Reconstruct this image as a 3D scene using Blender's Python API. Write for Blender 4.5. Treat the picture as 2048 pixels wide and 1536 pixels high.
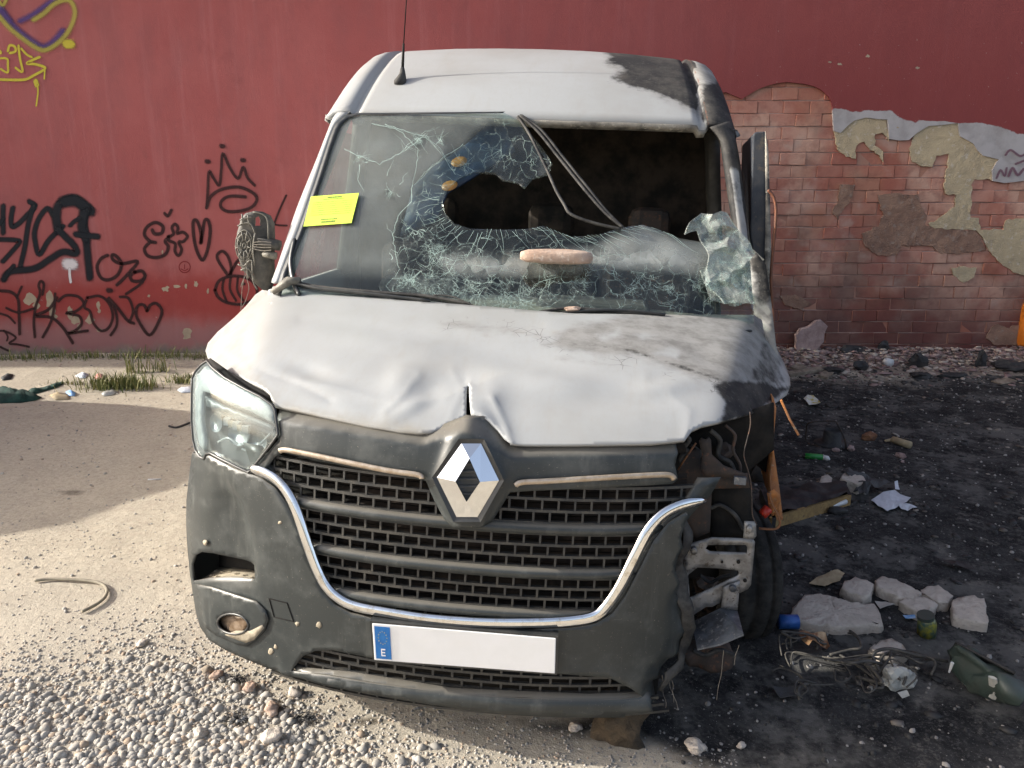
import bpy, bmesh, math, random
import numpy as np
from mathutils import Vector, Matrix, geometry

random.seed(7)
rng = np.random.default_rng(11)
scene = bpy.context.scene
for o in list(bpy.data.objects):
    bpy.data.objects.remove(o)

# ------------------------------------------------------------------ camera
FPX, CAM_H, PITCH = 1539.0, 1.68, math.radians(14.9)      # focal length in px of a 2048 px wide frame
cam_data = bpy.data.cameras.new('camera')
cam_data.sensor_width = 36.0
cam_data.lens = 36.0 * FPX / 2048.0
cam_data.clip_start = 0.05
cam_data.clip_end = 2000.0
cam = bpy.data.objects.new('camera', cam_data)
scene.collection.objects.link(cam)
cam.location = (0, 0, CAM_H)
cam.rotation_euler = (math.radians(90) - PITCH, 0, 0)
scene.camera = cam

# ------------------------------------------------------------------ sky, sun, exposure
SUN_EL, SUN_EPS = math.radians(24.0), math.radians(2.5)   # low sun from the left, a little behind the wall
sun_dir = Vector((-math.cos(SUN_EPS) * math.cos(SUN_EL), math.sin(SUN_EPS) * math.cos(SUN_EL), math.sin(SUN_EL)))
world = bpy.data.worlds.new('World')
scene.world = world
world.use_nodes = True
wn = world.node_tree.nodes
bgn = wn['Background']
sky = wn.new('ShaderNodeTexSky')
sky.sky_type = 'NISHITA'
sky.sun_disc = False
sky.sun_elevation = SUN_EL
sky.sun_rotation = math.atan2(sun_dir.x, sun_dir.y)
sky.air_density = 0.7
sky.dust_density = 4.0
sky.ozone_density = 0.3
hsv = wn.new('ShaderNodeHueSaturation')            # thin summer haze: a paler blue
hsv.inputs['Saturation'].default_value = 0.75
world.node_tree.links.new(sky.outputs[0], hsv.inputs['Color'])
world.node_tree.links.new(hsv.outputs[0], bgn.inputs[0])
bgn.inputs[1].default_value = 0.15
sun_data = bpy.data.lights.new('sun', 'SUN')
sun_data.energy = 3.5
sun_data.angle = math.radians(0.5)
sun_data.color = (1.0, 0.955, 0.865)
sun = bpy.data.objects.new('sun', sun_data)
scene.collection.objects.link(sun)
sun.rotation_euler = (-sun_dir).to_track_quat('-Z', 'Y').to_euler()
sun.location = sun_dir * 30
scene.view_settings.view_transform = 'Standard'
scene.view_settings.look = 'None'
scene.view_settings.gamma = 1.0
scene.view_settings.use_curve_mapping = False
scene.view_settings.exposure = 1.08

# ------------------------------------------------------------------ helpers
COL = scene.collection

def link(o, parent=None):
    COL.objects.link(o)
    if parent is not None:
        o.parent = parent
    return o

def tag(o, label=None, cat=None, group=None, kind=None):
    if label: o['label'] = label
    if cat: o['category'] = cat
    if group: o['group'] = group
    if kind: o['kind'] = kind
    return o

def empty(name, loc=(0, 0, 0), rot=(0, 0, 0)):
    o = bpy.data.objects.new(name, None)
    o.empty_display_size = 0.1
    o.location = loc
    o.rotation_euler = rot
    return link(o)

class MB:
    """collects vertices and faces, then builds one mesh object"""
    def __init__(s):
        s.v = []; s.f = []; s.a = {}; s.mi = []
    def add(s, verts, faces, **attrs):
        b = len(s.v)
        s.v.extend([tuple(map(float, p)) for p in verts])
        s.f.extend([tuple(int(i) + b for i in f) for f in faces])
        for k, val in attrs.items():
            arr = s.a.setdefault(k, [])
            arr.extend([0.0] * (b - len(arr)))
            arr.extend([float(x) for x in (val if hasattr(val, '__len__') else [val] * len(verts))])
        return b
    def box(s, lo, hi, rot=None, origin=None, taper=None):
        x0, y0, z0 = lo; x1, y1, z1 = hi
        vs = [Vector(p) for p in ((x0, y0, z0), (x1, y0, z0), (x1, y1, z0), (x0, y1, z0), (x0, y0, z1), (x1, y0, z1), (x1, y1, z1), (x0, y1, z1))]
        if rot is not None:
            org = Vector(origin or (0, 0, 0))
            vs = [rot @ (p - org) + org for p in vs]
        s.add(vs, [(0, 3, 2, 1), (4, 5, 6, 7), (0, 1, 5, 4), (1, 2, 6, 5), (2, 3, 7, 6), (3, 0, 4, 7)])
    def tube(s, pts, r, n=8, caps=True, flat=1.0, up=None, **at):
        pts = [Vector(p) for p in pts]
        k = len(pts)
        rs = r if hasattr(r, '__len__') else [r] * k
        vs = []; fs = []
        prev = None
        for i in range(k):
            t = (pts[min(i + 1, k - 1)] - pts[max(i - 1, 0)])
            if t.length < 1e-9: t = Vector((0, 0, 1))
            t.normalize()
            if up is not None:
                a = Vector(up)
                a = (a - t * a.dot(t)).normalized()
            elif prev is None:
                a = t.orthogonal().normalized()
            else:
                a = prev - t * prev.dot(t)
                a = a.normalized() if a.length > 1e-6 else t.orthogonal().normalized()
            prev = a
            b = t.cross(a)
            for j in range(n):
                th = 2 * math.pi * j / n
                vs.append(pts[i] + a * (math.cos(th) * rs[i] * flat) + b * (math.sin(th) * rs[i]))
        for i in range(k - 1):
            for j in range(n):
                j2 = (j + 1) % n
                fs.append((i * n + j, i * n + j2, (i + 1) * n + j2, (i + 1) * n + j))
        if caps:
            fs.append(tuple(range(n - 1, -1, -1)))
            fs.append(tuple((k - 1) * n + j for j in range(n)))
        s.add(vs, fs, **at)
    def prism(s, poly, dvec, **at):
        """closed polygon of 3-D points extruded by dvec"""
        n = len(poly)
        d = Vector(dvec)
        P = [Vector(p) for p in poly]
        s.add(P + [p + d for p in P], [tuple(range(n - 1, -1, -1)), tuple(range(n, 2 * n))] + [(i, (i + 1) % n, n + (i + 1) % n, n + i) for i in range(n)], **at)
    def grid(s, G, closeu=False, **at):
        """G: array rows x cols x 3"""
        G = np.asarray(G); r, c = G.shape[:2]
        fs = []
        for i in range(r - 1):
            for j in range(c - (0 if closeu else 1)):
                j2 = (j + 1) % c
                fs.append((i * c + j, i * c + j2, (i + 1) * c + j2, (i + 1) * c + j))
        s.add(G.reshape(-1, 3), fs, **at)
    def build(s, name, material, parent=None, smooth=False, solid=0, offset=-1.0, bevel=0, subsurf=0, fixn=True):
        me = bpy.data.meshes.new(name)
        me.from_pydata(s.v, [], s.f)
        for k, arr in s.a.items():
            arr = arr + [0.0] * (len(s.v) - len(arr))
            at = me.attributes.new(k, 'FLOAT', 'POINT')
            at.data.foreach_set('value', np.array(arr, dtype=np.float32))
        if fixn and len(s.f) < 60000:
            bm = bmesh.new(); bm.from_mesh(me)
            bmesh.ops.recalc_face_normals(bm, faces=bm.faces)
            bm.to_mesh(me); bm.free()
        if smooth:
            me.polygons.foreach_set('use_smooth', np.ones(len(me.polygons), dtype=bool))
        me.materials.append(material)
        o = bpy.data.objects.new(name, me)
        if solid:
            m = o.modifiers.new('thickness', 'SOLIDIFY'); m.thickness = solid; m.offset = offset
        if bevel:
            m = o.modifiers.new('bevel', 'BEVEL'); m.width = bevel; m.segments = 2; m.limit_method = 'ANGLE'; m.angle_limit = math.radians(40)
        if subsurf:
            m = o.modifiers.new('subsurf', 'SUBSURF'); m.levels = subsurf; m.render_levels = subsurf
        return link(o, parent)

# ---- rays through picture points, used to find where traced outlines lie on the modelled surfaces
CF = np.array([0, math.cos(PITCH), -math.sin(PITCH)])
CU = np.array([0, math.sin(PITCH), math.cos(PITCH)])
CR = np.array([1.0, 0, 0])
CO = np.array([0, 0, CAM_H])

def rays(px):
    px = np.atleast_2d(np.asarray(px, float))
    return CF + ((px[:, 0:1] - 1024) / FPX) * CR + ((768 - px[:, 1:2]) / FPX) * CU

def on_ground(x, y, z=0.0):
    d = rays([(x, y)])[0]
    t = (z - CAM_H) / d[2]
    return Vector(CO + d * t)

WALL_Y = 7.3
def on_wall(px, off=0.0):
    d = rays(px)
    t = (WALL_Y - off) / d[:, 1]
    return CO + d * t[:, None]

# the van stands yawed and leans to its burnt side
VAN_T = np.array([-0.162, 1.956, -0.044])
VAN_ROT = (math.radians(-0.64), math.radians(2.35), math.radians(-5.5))
from mathutils import Euler
VAN_M = np.array(Euler(VAN_ROT, 'XYZ').to_matrix())
VO = VAN_M.T @ (CO - VAN_T)

def hit(px, g, t0=1.2, t1=6.0, n=160):
    """first crossing of the implicit van-local surface g(P) = 0 along the rays"""
    D = rays(px) @ VAN_M
    ts = np.linspace(t0, t1, n)
    P = VO + D[:, None, :] * ts[None, :, None]
    val = g(P[..., 0], P[..., 1], P[..., 2])
    sgn = (val[:, :-1] < 0) & (val[:, 1:] >= 0)
    idx = np.where(sgn.any(1), sgn.argmax(1), np.abs(val).argmin(1).clip(0, n - 2))
    r = np.arange(len(D))
    lo, hi = ts[idx].copy(), ts[idx + 1].copy()
    for _ in range(30):
        mid = (lo + hi) / 2
        p = VO + D * mid[:, None]
        m = g(p[:, 0], p[:, 1], p[:, 2]) < 0
        lo = np.where(m, mid, lo); hi = np.where(m, hi, mid)
    return VO + D * hi[:, None]

def resample(poly, step, closed=True):
    P = np.asarray(poly, float)
    if closed: P = np.vstack([P, P[:1]])
    seg = np.hypot(*np.diff(P, axis=0).T)
    out = []
    for i in range(len(P) - 1):
        k = max(1, int(round(seg[i] / step)))
        for j in range(k):
            out.append(P[i] + (P[i + 1] - P[i]) * j / k)
    if not closed: out.append(P[-1])
    return np.array(out)

def smooth_line(pts, n=6, closed=False):
    """Catmull-Rom through the points (any dimension)"""
    P = np.asarray(pts, float)
    k = len(P); out = []
    for i in range(k if closed else k - 1):
        p0 = P[(i - 1) % k] if (closed or i > 0) else P[0]
        p1 = P[i]; p2 = P[(i + 1) % k]
        p3 = P[(i + 2) % k] if (closed or i + 2 < k) else P[-1]
        for j in range(n):
            t = j / n
            out.append(0.5 * ((2 * p1) + (-p0 + p2) * t + (2 * p0 - 5 * p1 + 4 * p2 - p3) * t * t + (-p0 + 3 * p1 - 3 * p2 + p3) * t ** 3))
    if not closed: out.append(P[-1])
    return np.array(out)

def inpoly(pts, poly):
    x, y = pts[:, 0], pts[:, 1]
    inside = np.zeros(len(pts), bool)
    P = np.asarray(poly, float)
    for (x1, y1), (x2, y2) in zip(P, np.roll(P, -1, axis=0)):
        c = ((y1 > y) != (y2 > y))
        with np.errstate(divide='ignore', invalid='ignore'):
            xi = (x2 - x1) * (y - y1) / (y2 - y1) + x1
        inside ^= c & (x < xi)
    return inside

def polydist(pts, poly, closed=True):
    P = np.asarray(poly, float)
    Q = np.roll(P, -1, axis=0)
    if not closed: P, Q = P[:-1], Q[:-1]
    best = np.full(len(pts), 1e9)
    for a, b in zip(P, Q):
        ab = b - a; L = (ab ** 2).sum() + 1e-12
        t = (((pts - a) @ ab) / L).clip(0, 1)
        d = np.hypot(*(pts - (a + t[:, None] * ab)).T)
        best = np.minimum(best, d)
    return best

def sdf(pts, poly):
    """positive inside"""
    pts = np.asarray(pts, float)
    d = polydist(pts, poly)
    return np.where(inpoly(pts, poly), d, -d)

def mask(pts, poly, soft):
    return (0.5 + sdf(pts, poly) / soft).clip(0, 1)

def tri2d(poly, step, holes=(), extra=None):
    """triangulate a picture-space polygon with interior points"""
    loops = [resample(poly, step)] + [resample(h, step) for h in holes]
    verts = []; edges = []
    for L in loops:
        b = len(verts)
        verts += [Vector(p) for p in L]
        edges += [(b + i, b + (i + 1) % len(L)) for i in range(len(L))]
    A = np.asarray(poly, float)
    xs = np.arange(A[:, 0].min() + step / 2, A[:, 0].max(), step)
    ys = np.arange(A[:, 1].min() + step / 2, A[:, 1].max(), step * 0.87)
    gx, gy = np.meshgrid(xs, ys)
    gx[1::2] += step / 2
    g = np.stack([gx.ravel(), gy.ravel()], 1)
    keep = sdf(g, poly) > step * 0.45
    for h in holes:
        keep &= sdf(g, h) < -step * 0.45
    verts += [Vector(p) for p in g[keep]]
    if extra is not None: verts += [Vector(p) for p in extra]
    vo, eo, fo = geometry.delaunay_2d_cdt(verts, edges, [], 2 if holes else 1, 1e-4)[:3]
    V = np.array([(p.x, p.y) for p in vo]); F = [tuple(f) for f in fo]
    C = np.array([V[list(f)].mean(0) for f in F])
    bad = ~inpoly(C, poly)
    for h in holes: bad |= inpoly(C, h)
    F = [f for f, b in zip(F, bad) if not b]
    return V, F

def patch(name, poly, surf, material, parent, step=10, holes=(), thick=0.004, push=None, disp=None, attrs=None, smooth=True, bevel=0):
    """sheet whose outline is traced and which lies on a modelled van surface"""
    pts, fs = tri2d(poly, step, holes)
    P = surf(pts)
    if push is not None: P = P + np.asarray(push, float)
    if disp is not None: P = P + disp(pts, P)
    m = MB()
    at = {k: fn(pts, P) for k, fn in (attrs or {}).items()}
    T_ = np.array(fs)
    nn_ = np.cross(P[T_[:, 1]] - P[T_[:, 0]], P[T_[:, 2]] - P[T_[:, 0]])
    if (nn_ * (VO - P[T_[:, 0]])).sum() < 0:                       # face outward, so that thickness goes inward
        fs = [f[::-1] for f in fs]
    m.add(P, fs, **at)
    return m.build(name, material, parent, smooth=smooth, solid=thick, bevel=bevel, fixn=False)

def blob(m, c, r, seed, sub=2, rough=0.25, flat=1.0, rotz=0.0, **at):
    """irregular stone added to an MB"""
    bm = bmesh.new()
    bmesh.ops.create_icosphere(bm, subdivisions=sub, radius=1.0)
    rr = random.Random(seed)
    off = Vector((rr.uniform(-50, 50), rr.uniform(-50, 50), rr.uniform(-50, 50)))
    from mathutils import noise as nz
    vs = []
    rz = Matrix.Rotation(rotz, 3, 'Z')
    for v in bm.verts:
        p = v.co.copy()
        k = 1 + rough * nz.noise(p * 1.3 + off) * 1.6 + rough * 0.5 * nz.noise(p * 3.1 + off)
        p = Vector((p.x * r[0], p.y * r[1], p.z * r[2])) * k
        vs.append(rz @ p + Vector(c))
    fs = [tuple(v.index for v in f.verts) for f in bm.faces]
    bm.free()
    m.add(vs, fs, **at)
# ------------------------------------------------------------------ materials
class NT:
    def __init__(s, name):
        s.m = bpy.data.materials.new(name); s.m.use_nodes = True
        s.n = s.m.node_tree.nodes; s.l = s.m.node_tree.links
        s.bsdf = s.n['Principled BSDF']; s.out = s.n['Material Output']
        s.tc = None
    def co(s, kind='Object'):
        if s.tc is None: s.tc = s.n.new('ShaderNodeTexCoord')
        return s.tc.outputs[kind]
    def noise(s, scale, detail=5, rough=0.6, kind='Object', stretch=None, dist=0.0):
        nd = s.n.new('ShaderNodeTexNoise')
        nd.inputs['Scale'].default_value = scale; nd.inputs['Detail'].default_value = min(detail, 5)
        nd.inputs['Roughness'].default_value = rough; nd.inputs['Distortion'].default_value = dist
        src = s.co(kind)
        if stretch:
            mp = s.n.new('ShaderNodeMapping'); mp.inputs['Scale'].default_value = stretch
            s.l.new(src, mp.inputs[0]); src = mp.outputs[0]
        s.l.new(src, nd.inputs['Vector'])
        return nd.outputs[0]
    def voro(s, scale, feature='F1', kind='Object'):
        nd = s.n.new('ShaderNodeTexVoronoi'); nd.feature = feature
        nd.inputs['Scale'].default_value = scale
        s.l.new(s.co(kind), nd.inputs['Vector'])
        return nd.outputs[0] if feature == 'DISTANCE_TO_EDGE' else nd.outputs[0]
    def attr(s, name):
        nd = s.n.new('ShaderNodeAttribute'); nd.attribute_name = name
        return nd.outputs['Fac']
    def attrc(s, name):
        nd = s.n.new('ShaderNodeAttribute'); nd.attribute_name = name
        return nd.outputs['Color']
    def math(s, op, a, b=None, clamp=False):
        nd = s.n.new('ShaderNodeMath'); nd.operation = op; nd.use_clamp = clamp
        for i, x in enumerate((a, b)):
            if x is None: continue
            if isinstance(x, (int, float)): nd.inputs[i].default_value = x
            else: s.l.new(x, nd.inputs[i])
        return nd.outputs[0]
    def ramp(s, fac, lo, hi, a=0.0, b=1.0):
        nd = s.n.new('ShaderNodeMapRange'); nd.interpolation_type = 'SMOOTHSTEP'
        nd.inputs[1].default_value = lo; nd.inputs[2].default_value = hi
        nd.inputs[3].default_value = a; nd.inputs[4].default_value = b
        s.l.new(fac, nd.inputs[0])
        return nd.outputs[0]
    def mix(s, fac, a, b, mode='MIX'):
        nd = s.n.new('ShaderNodeMix'); nd.data_type = 'RGBA'; nd.blend_type = mode
        for i, x in ((0, fac), (6, a), (7, b)):
            if isinstance(x, (int, float)): nd.inputs[i].default_value = x
            elif isinstance(x, (tuple, list)): nd.inputs[i].default_value = tuple(x) + ((1,) if len(x) == 3 else ())
            else: s.l.new(x, nd.inputs[i])
        return nd.outputs[2]
    def edged(s, attr, amp=0.7, scale=12, lo=0.42, hi=0.58, kind='Object', detail=6):
        """an attribute mask whose border is broken up by noise"""
        n = s.noise(scale, detail, 0.65, kind)
        k = s.math('MULTIPLY', s.math('SUBTRACT', n, 0.5), amp)
        return s.ramp(s.math('ADD', s.attr(attr) if isinstance(attr, str) else attr, k), lo, hi)
    def bump(s, h, strength=0.3, dist=0.01):
        nd = s.n.new('ShaderNodeBump'); nd.inputs['Strength'].default_value = strength; nd.inputs['Distance'].default_value = dist
        s.l.new(h, nd.inputs['Height'])
        s.l.new(nd.outputs[0], s.bsdf.inputs['Normal'])
        return nd
    def set(s, **k):
        for a, x in k.items():
            nm = {'color': 'Base Color', 'rough': 'Roughness', 'metal': 'Metallic', 'spec': 'Specular IOR Level', 'alpha': 'Alpha', 'coat': 'Coat Weight', 'trans': 'Transmission Weight'}[a]
            i = s.bsdf.inputs[nm]
            if isinstance(x, (int, float)): i.default_value = x
            elif isinstance(x, (tuple, list)): i.default_value = tuple(x) + ((1,) if len(x) == 3 else ())
            else: s.l.new(x, i)
        return s.m

def simple(name, c1, c2=None, scale=6, rough=0.6, metal=0.0, bump=0.15, bscale=60, contrast=(0.35, 0.65), kind='Object', bdist=0.005, spec=0.5, c3=None):
    t = NT(name)
    c2 = c2 or tuple(x * 0.75 for x in c1)
    col = t.mix(t.ramp(t.noise(scale, 8, 0.65, kind), *contrast), c1, c2)
    if c3:
        col = t.mix(t.ramp(t.noise(scale * 3.7, 6, 0.7, kind), 0.55, 0.68), col, c3)
    if bump: t.bump(t.noise(bscale, 6, 0.7, kind), bump, bdist)
    return t.set(color=col, rough=rough, metal=metal, spec=spec)

M = {}
# plastics of the van's face: dark, sun-bleached and dusty
t = NT('black_plastic')
dust = t.ramp(t.noise(9, 8, 0.7), 0.45, 0.75)
streak = t.ramp(t.noise(14, 6, 0.7, stretch=(1, 1, 0.12)), 0.52, 0.72)
up = t.n.new('ShaderNodeNewGeometry')
sep = t.n.new('ShaderNodeSeparateXYZ'); t.l.new(up.outputs['Normal'], sep.inputs[0])
upf = t.math('MULTIPLY', t.ramp(sep.outputs['Z'], 0.45, 0.95), 0.6)
spk = t.ramp(t.noise(150, 3, 0.8), 0.65, 0.72)
scf = t.math('MULTIPLY', t.ramp(t.noise(55, 4, 0.7, stretch=(0.25, 1, 2.6)), 0.62, 0.70), t.ramp(t.noise(5, 4), 0.48, 0.62))
c = t.mix(dust, (0.031, 0.036, 0.036), (0.062, 0.068, 0.066))
c = t.mix(t.math('MULTIPLY', streak, 0.35), c, (0.135, 0.14, 0.13))
c = t.mix(t.math('MULTIPLY', scf, 0.45), c, (0.15, 0.155, 0.15))
c = t.mix(upf, c, (0.22, 0.20, 0.165))
c = t.mix(t.math('MULTIPLY', spk, 0.5), c, (0.40, 0.36, 0.29))
t.bump(t.noise(420, 3, 0.6), 0.12, 0.002)
M['plastic'] = t.set(color=c, rough=t.math('ADD', t.math('MULTIPLY', dust, 0.18), 0.36), spec=0.5)
M['bezel'] = simple('bezel_plastic', (0.022, 0.025, 0.027), (0.05, 0.05, 0.048), 10, 0.38, 0, 0.05, 300)
M['mesh_plastic'] = simple('grille_mesh_plastic', (0.030, 0.031, 0.031), (0.062, 0.058, 0.050), 25, 0.5, 0, 0.2, 200)
M['black'] = simple('soot_black', (0.010, 0.010, 0.010), (0.022, 0.020, 0.018), 12, 0.85, 0, 0.4, 40, spec=0.2)
M['cavity'] = simple('charred_inside', (0.012, 0.011, 0.010), (0.045, 0.034, 0.026), 8, 0.85, 0, 0.5, 35, spec=0.2)
M['rubber'] = simple('rubber', (0.020, 0.020, 0.021), (0.075, 0.072, 0.066), 14, 0.75, 0, 0.3, 80, spec=0.3)
t = NT('chrome')
ds = t.ramp(t.noise(30, 6, 0.7), 0.5, 0.75)
M['chrome'] = t.set(color=t.mix(ds, (0.86, 0.87, 0.88), (0.60, 0.55, 0.47)), metal=1.0, rough=t.math('ADD', t.math('MULTIPLY', ds, 0.22), 0.08))
t = NT('logo_chrome')
M['logo'] = t.set(color=(0.80, 0.82, 0.84), metal=1.0, rough=0.05)
M['dusty_trim'] = simple('dusty_trim', (0.42, 0.33, 0.24), (0.55, 0.47, 0.38), 40, 0.35, 0.55, 0.1, 200)
M['steel'] = simple('grey_steel', (0.30, 0.30, 0.30), (0.17, 0.165, 0.16), 18, 0.5, 0.55, 0.15, 90, c3=(0.10, 0.085, 0.075))
M['blue_steel'] = simple('sooty_steel', (0.16, 0.18, 0.21), (0.07, 0.075, 0.085), 16, 0.45, 0.5, 0.15, 90, c3=(0.28, 0.28, 0.28))
M['rust'] = simple('rust', (0.22, 0.10, 0.045), (0.12, 0.055, 0.03), 22, 0.8, 0.1, 0.3, 90, c3=(0.05, 0.035, 0.028))
M['rust_orange'] = simple('rust_orange', (0.42, 0.17, 0.05), (0.28, 0.13, 0.06), 16, 0.75, 0.1, 0.3, 90, c3=(0.35, 0.28, 0.2))
M['rust_dark'] = simple('rust_dark', (0.060, 0.042, 0.034), (0.032, 0.028, 0.026), 14, 0.8, 0.1, 0.3, 60, c3=(0.13, 0.06, 0.035))
M['tyre'] = simple('tyre_rubber', (0.014, 0.014, 0.014), (0.038, 0.036, 0.033), 16, 0.85, 0, 0.6, 50, spec=0.2, bdist=0.01)
# white body paint with burnt patches (attributes: soot, ash, dirt)
t = NT('white_paint')
base = t.mix(t.ramp(t.noise(2.2, 6, 0.6), 0.4, 0.7), (0.352, 0.362, 0.362), (0.315, 0.316, 0.306))
fine = t.ramp(t.noise(70, 5, 0.75, stretch=(1, 0.4, 1)), 0.45, 0.75)
rain = t.ramp(t.noise(20, 5, 0.7, stretch=(1, 0.10, 0.25)), 0.50, 0.75)
base = t.mix(t.math('MULTIPLY', rain, 0.30), base, (0.30, 0.285, 0.255))
pit = t.ramp(t.noise(210, 2, 0.8), 0.72, 0.76)
base = t.mix(t.math('MULTIPLY', pit, 0.6), base, (0.14, 0.12, 0.10))
base = t.mix(t.math('MULTIPLY', fine, 0.34), base, (0.32, 0.305, 0.28))
dirt = t.edged('dirt', 0.8, 14, 0.35, 0.75)
base = t.mix(t.math('MULTIPLY', dirt, 0.55), base, (0.28, 0.25, 0.195))
ashm = t.edged('ash', 0.8, 7, 0.30, 0.70)
ashc = t.mix(t.ramp(t.noise(11, 8, 0.75, stretch=(1, 1.5, 1)), 0.35, 0.7), (0.275, 0.27, 0.258), (0.165, 0.160, 0.150))
base = t.mix(ashm, base, ashc)
sootm = t.edged('soot', 0.65, 10, 0.41, 0.60, detail=9)
sootc = t.mix(t.ramp(t.noise(6, 5, 0.7), 0.40, 0.70), (0.016, 0.016, 0.017), (0.065, 0.060, 0.053))
sootc = t.mix(t.math('MULTIPLY', t.ramp(t.noise(60, 4, 0.8), 0.55, 0.72), 0.4), sootc, (0.16, 0.15, 0.135))
base = t.mix(sootm, base, sootc)
rustm = t.edged('rusty', 0.6, 20, 0.55, 0.75)
base = t.mix(rustm, base, (0.17, 0.065, 0.035))
crk = t.ramp(t.voro(26, 'DISTANCE_TO_EDGE'), 0.0, 0.035, 1.0, 0.0)
crk = t.math('MULTIPLY', crk, t.ramp(t.attr('crackle'), 0.35, 0.7))
crk = t.math('MULTIPLY', crk, t.ramp(t.noise(9, 4, 0.6), 0.50, 0.58))
base = t.mix(t.math('MULTIPLY', crk, 0.8), base, (0.07, 0.065, 0.06))
rg = t.math('ADD', 0.42, t.math('MULTIPLY', t.math('MAXIMUM', ashm, sootm), 0.35))
t.bump(t.math('ADD', t.math('MULTIPLY', t.noise(130, 4, 0.7), 0.35), t.math('MULTIPLY', sootm, -0.5)), 0.12, 0.004)
M['paint'] = t.set(color=base, rough=rg, spec=0.35)
M['dark_door'] = simple('charred_door', (0.020, 0.028, 0.042), (0.05, 0.055, 0.065), 9, 0.5, 0.1, 0.2, 60, c3=(0.09, 0.08, 0.07))
M['burnt_trim'] = simple('burnt_trim', (0.30, 0.28, 0.24), (0.05, 0.048, 0.045), 10, 0.7, 0.0, 0.3, 60, c3=(0.5, 0.46, 0.38))
M['liner'] = simple('cab_lining', (0.10, 0.092, 0.080), (0.05, 0.045, 0.04), 6, 0.85, 0, 0.3, 50)
M['dash'] = simple('dashboard_plastic', (0.30, 0.28, 0.22), (0.17, 0.16, 0.13), 5, 0.8, 0, 0.3, 70, c3=(0.38, 0.36, 0.29))
# dusty laminated glass: attribute dust is how matt it is
t = NT('dusty_glass')
tr = t.n.new('ShaderNodeBsdfTransparent'); tr.inputs[0].default_value = (0.90, 0.95, 0.93, 1)
gl = t.n.new('ShaderNodeBsdfGlossy'); gl.inputs['Roughness'].default_value = 0.05; gl.inputs[0].default_value = (0.9, 0.95, 0.95, 1)
lw = t.n.new('ShaderNodeLayerWeight'); lw.inputs[0].default_value = 0.5
refl = t.math('ADD', t.math('MULTIPLY', t.math('POWER', lw.outputs['Facing'], 4.0), 0.55), 0.035)
df = t.n.new('ShaderNodeBsdfDiffuse')
# crazing: two sizes of broken polygons where the laminate has shattered
wob = t.n.new('ShaderNodeVectorMath'); wob.operation = 'ADD'
nzv = t.n.new('ShaderNodeTexNoise'); nzv.inputs['Scale'].default_value = 9; t.l.new(t.co(), nzv.inputs['Vector'])
sv = t.n.new('ShaderNodeVectorMath'); sv.operation = 'SCALE'; sv.inputs[3].default_value = 0.10
t.l.new(nzv.outputs['Color'], sv.inputs[0]); t.l.new(t.co(), wob.inputs[0]); t.l.new(sv.outputs[0], wob.inputs[1])
def vedge(sc, w):
    nd = t.n.new('ShaderNodeTexVoronoi'); nd.feature = 'DISTANCE_TO_EDGE'; nd.inputs['Scale'].default_value = sc
    t.l.new(wob.outputs[0], nd.inputs['Vector'])
    return t.ramp(nd.outputs[0], 0.0, w, 1.0, 0.0)
ck = t.attr('craze')
cell = t.n.new('ShaderNodeTexVoronoi'); cell.inputs['Scale'].default_value = 15; t.l.new(wob.outputs[0], cell.inputs['Vector'])
csep = t.n.new('ShaderNodeSeparateColor'); t.l.new(cell.outputs['Color'], csep.inputs[0])
cell2 = t.n.new('ShaderNodeTexVoronoi'); cell2.inputs['Scale'].default_value = 42; t.l.new(wob.outputs[0], cell2.inputs['Vector'])
csep2 = t.n.new('ShaderNodeSeparateColor'); t.l.new(cell2.outputs['Color'], csep2.inputs[0])
facet = t.math('ADD', t.math('MULTIPLY', csep.outputs[0], .9), t.math('MULTIPLY', csep2.outputs[0], .5))
facet = t.math('ADD', t.math('MULTIPLY', t.math('SUBTRACT', facet, .7), t.ramp(ck, .2, .5)), 1.0)
e1 = t.math('MULTIPLY', vedge(15, .011), t.ramp(ck, .12, .35))
e2 = t.math('MULTIPLY', vedge(42, .024), t.ramp(t.math('ADD', ck, t.math('MULTIPLY', t.math('SUBTRACT', t.noise(13, 4), .5), .9)), .50, .72))
e3 = t.math('MULTIPLY', vedge(95, .055), t.ramp(t.math('ADD', ck, t.math('MULTIPLY', t.math('SUBTRACT', t.noise(17, 4), .5), 1.0)), .72, .90))
edge = t.math('MAXIMUM', t.math('MAXIMUM', e1, e2), e3)
edge = t.math('MULTIPLY', edge, t.ramp(t.noise(30, 3), .30, .62, .15, .95))
dc = t.mix(t.ramp(t.noise(5, 5, 0.7), 0.35, 0.7), (0.40, 0.42, 0.41), (0.33, 0.335, 0.31))
t.l.new(t.mix(edge, dc, (0.50, 0.66, 0.60)), df.inputs[0])
m1 = t.n.new('ShaderNodeMixShader'); m2 = t.n.new('ShaderNodeMixShader')
t.l.new(refl, m1.inputs[0]); t.l.new(tr.outputs[0], m1.inputs[1]); t.l.new(gl.outputs[0], m1.inputs[2])
dustn = t.ramp(t.noise(4, 5, 0.75, stretch=(1, 1, 0.5)), 0.25, 0.8, 0.72, 1.18)
t.l.new(t.math('MAXIMUM', t.math('MULTIPLY', t.math('MULTIPLY', t.attr('dust'), dustn), facet, True), t.math('MULTIPLY', edge, .75)), m2.inputs[0])
t.l.new(m1.outputs[0], m2.inputs[1]); t.l.new(df.outputs[0], m2.inputs[2])
t.l.new(m2.outputs[0], t.out.inputs[0])
M['glass'] = t.m
t = NT('crack_white')
M['crack'] = t.set(color=(0.42, 0.56, 0.51), rough=0.35)
t = NT('headlamp_glass')
tr = t.n.new('ShaderNodeBsdfTransparent'); tr.inputs[0].default_value = (0.86, 0.90, 0.90, 1)
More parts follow.
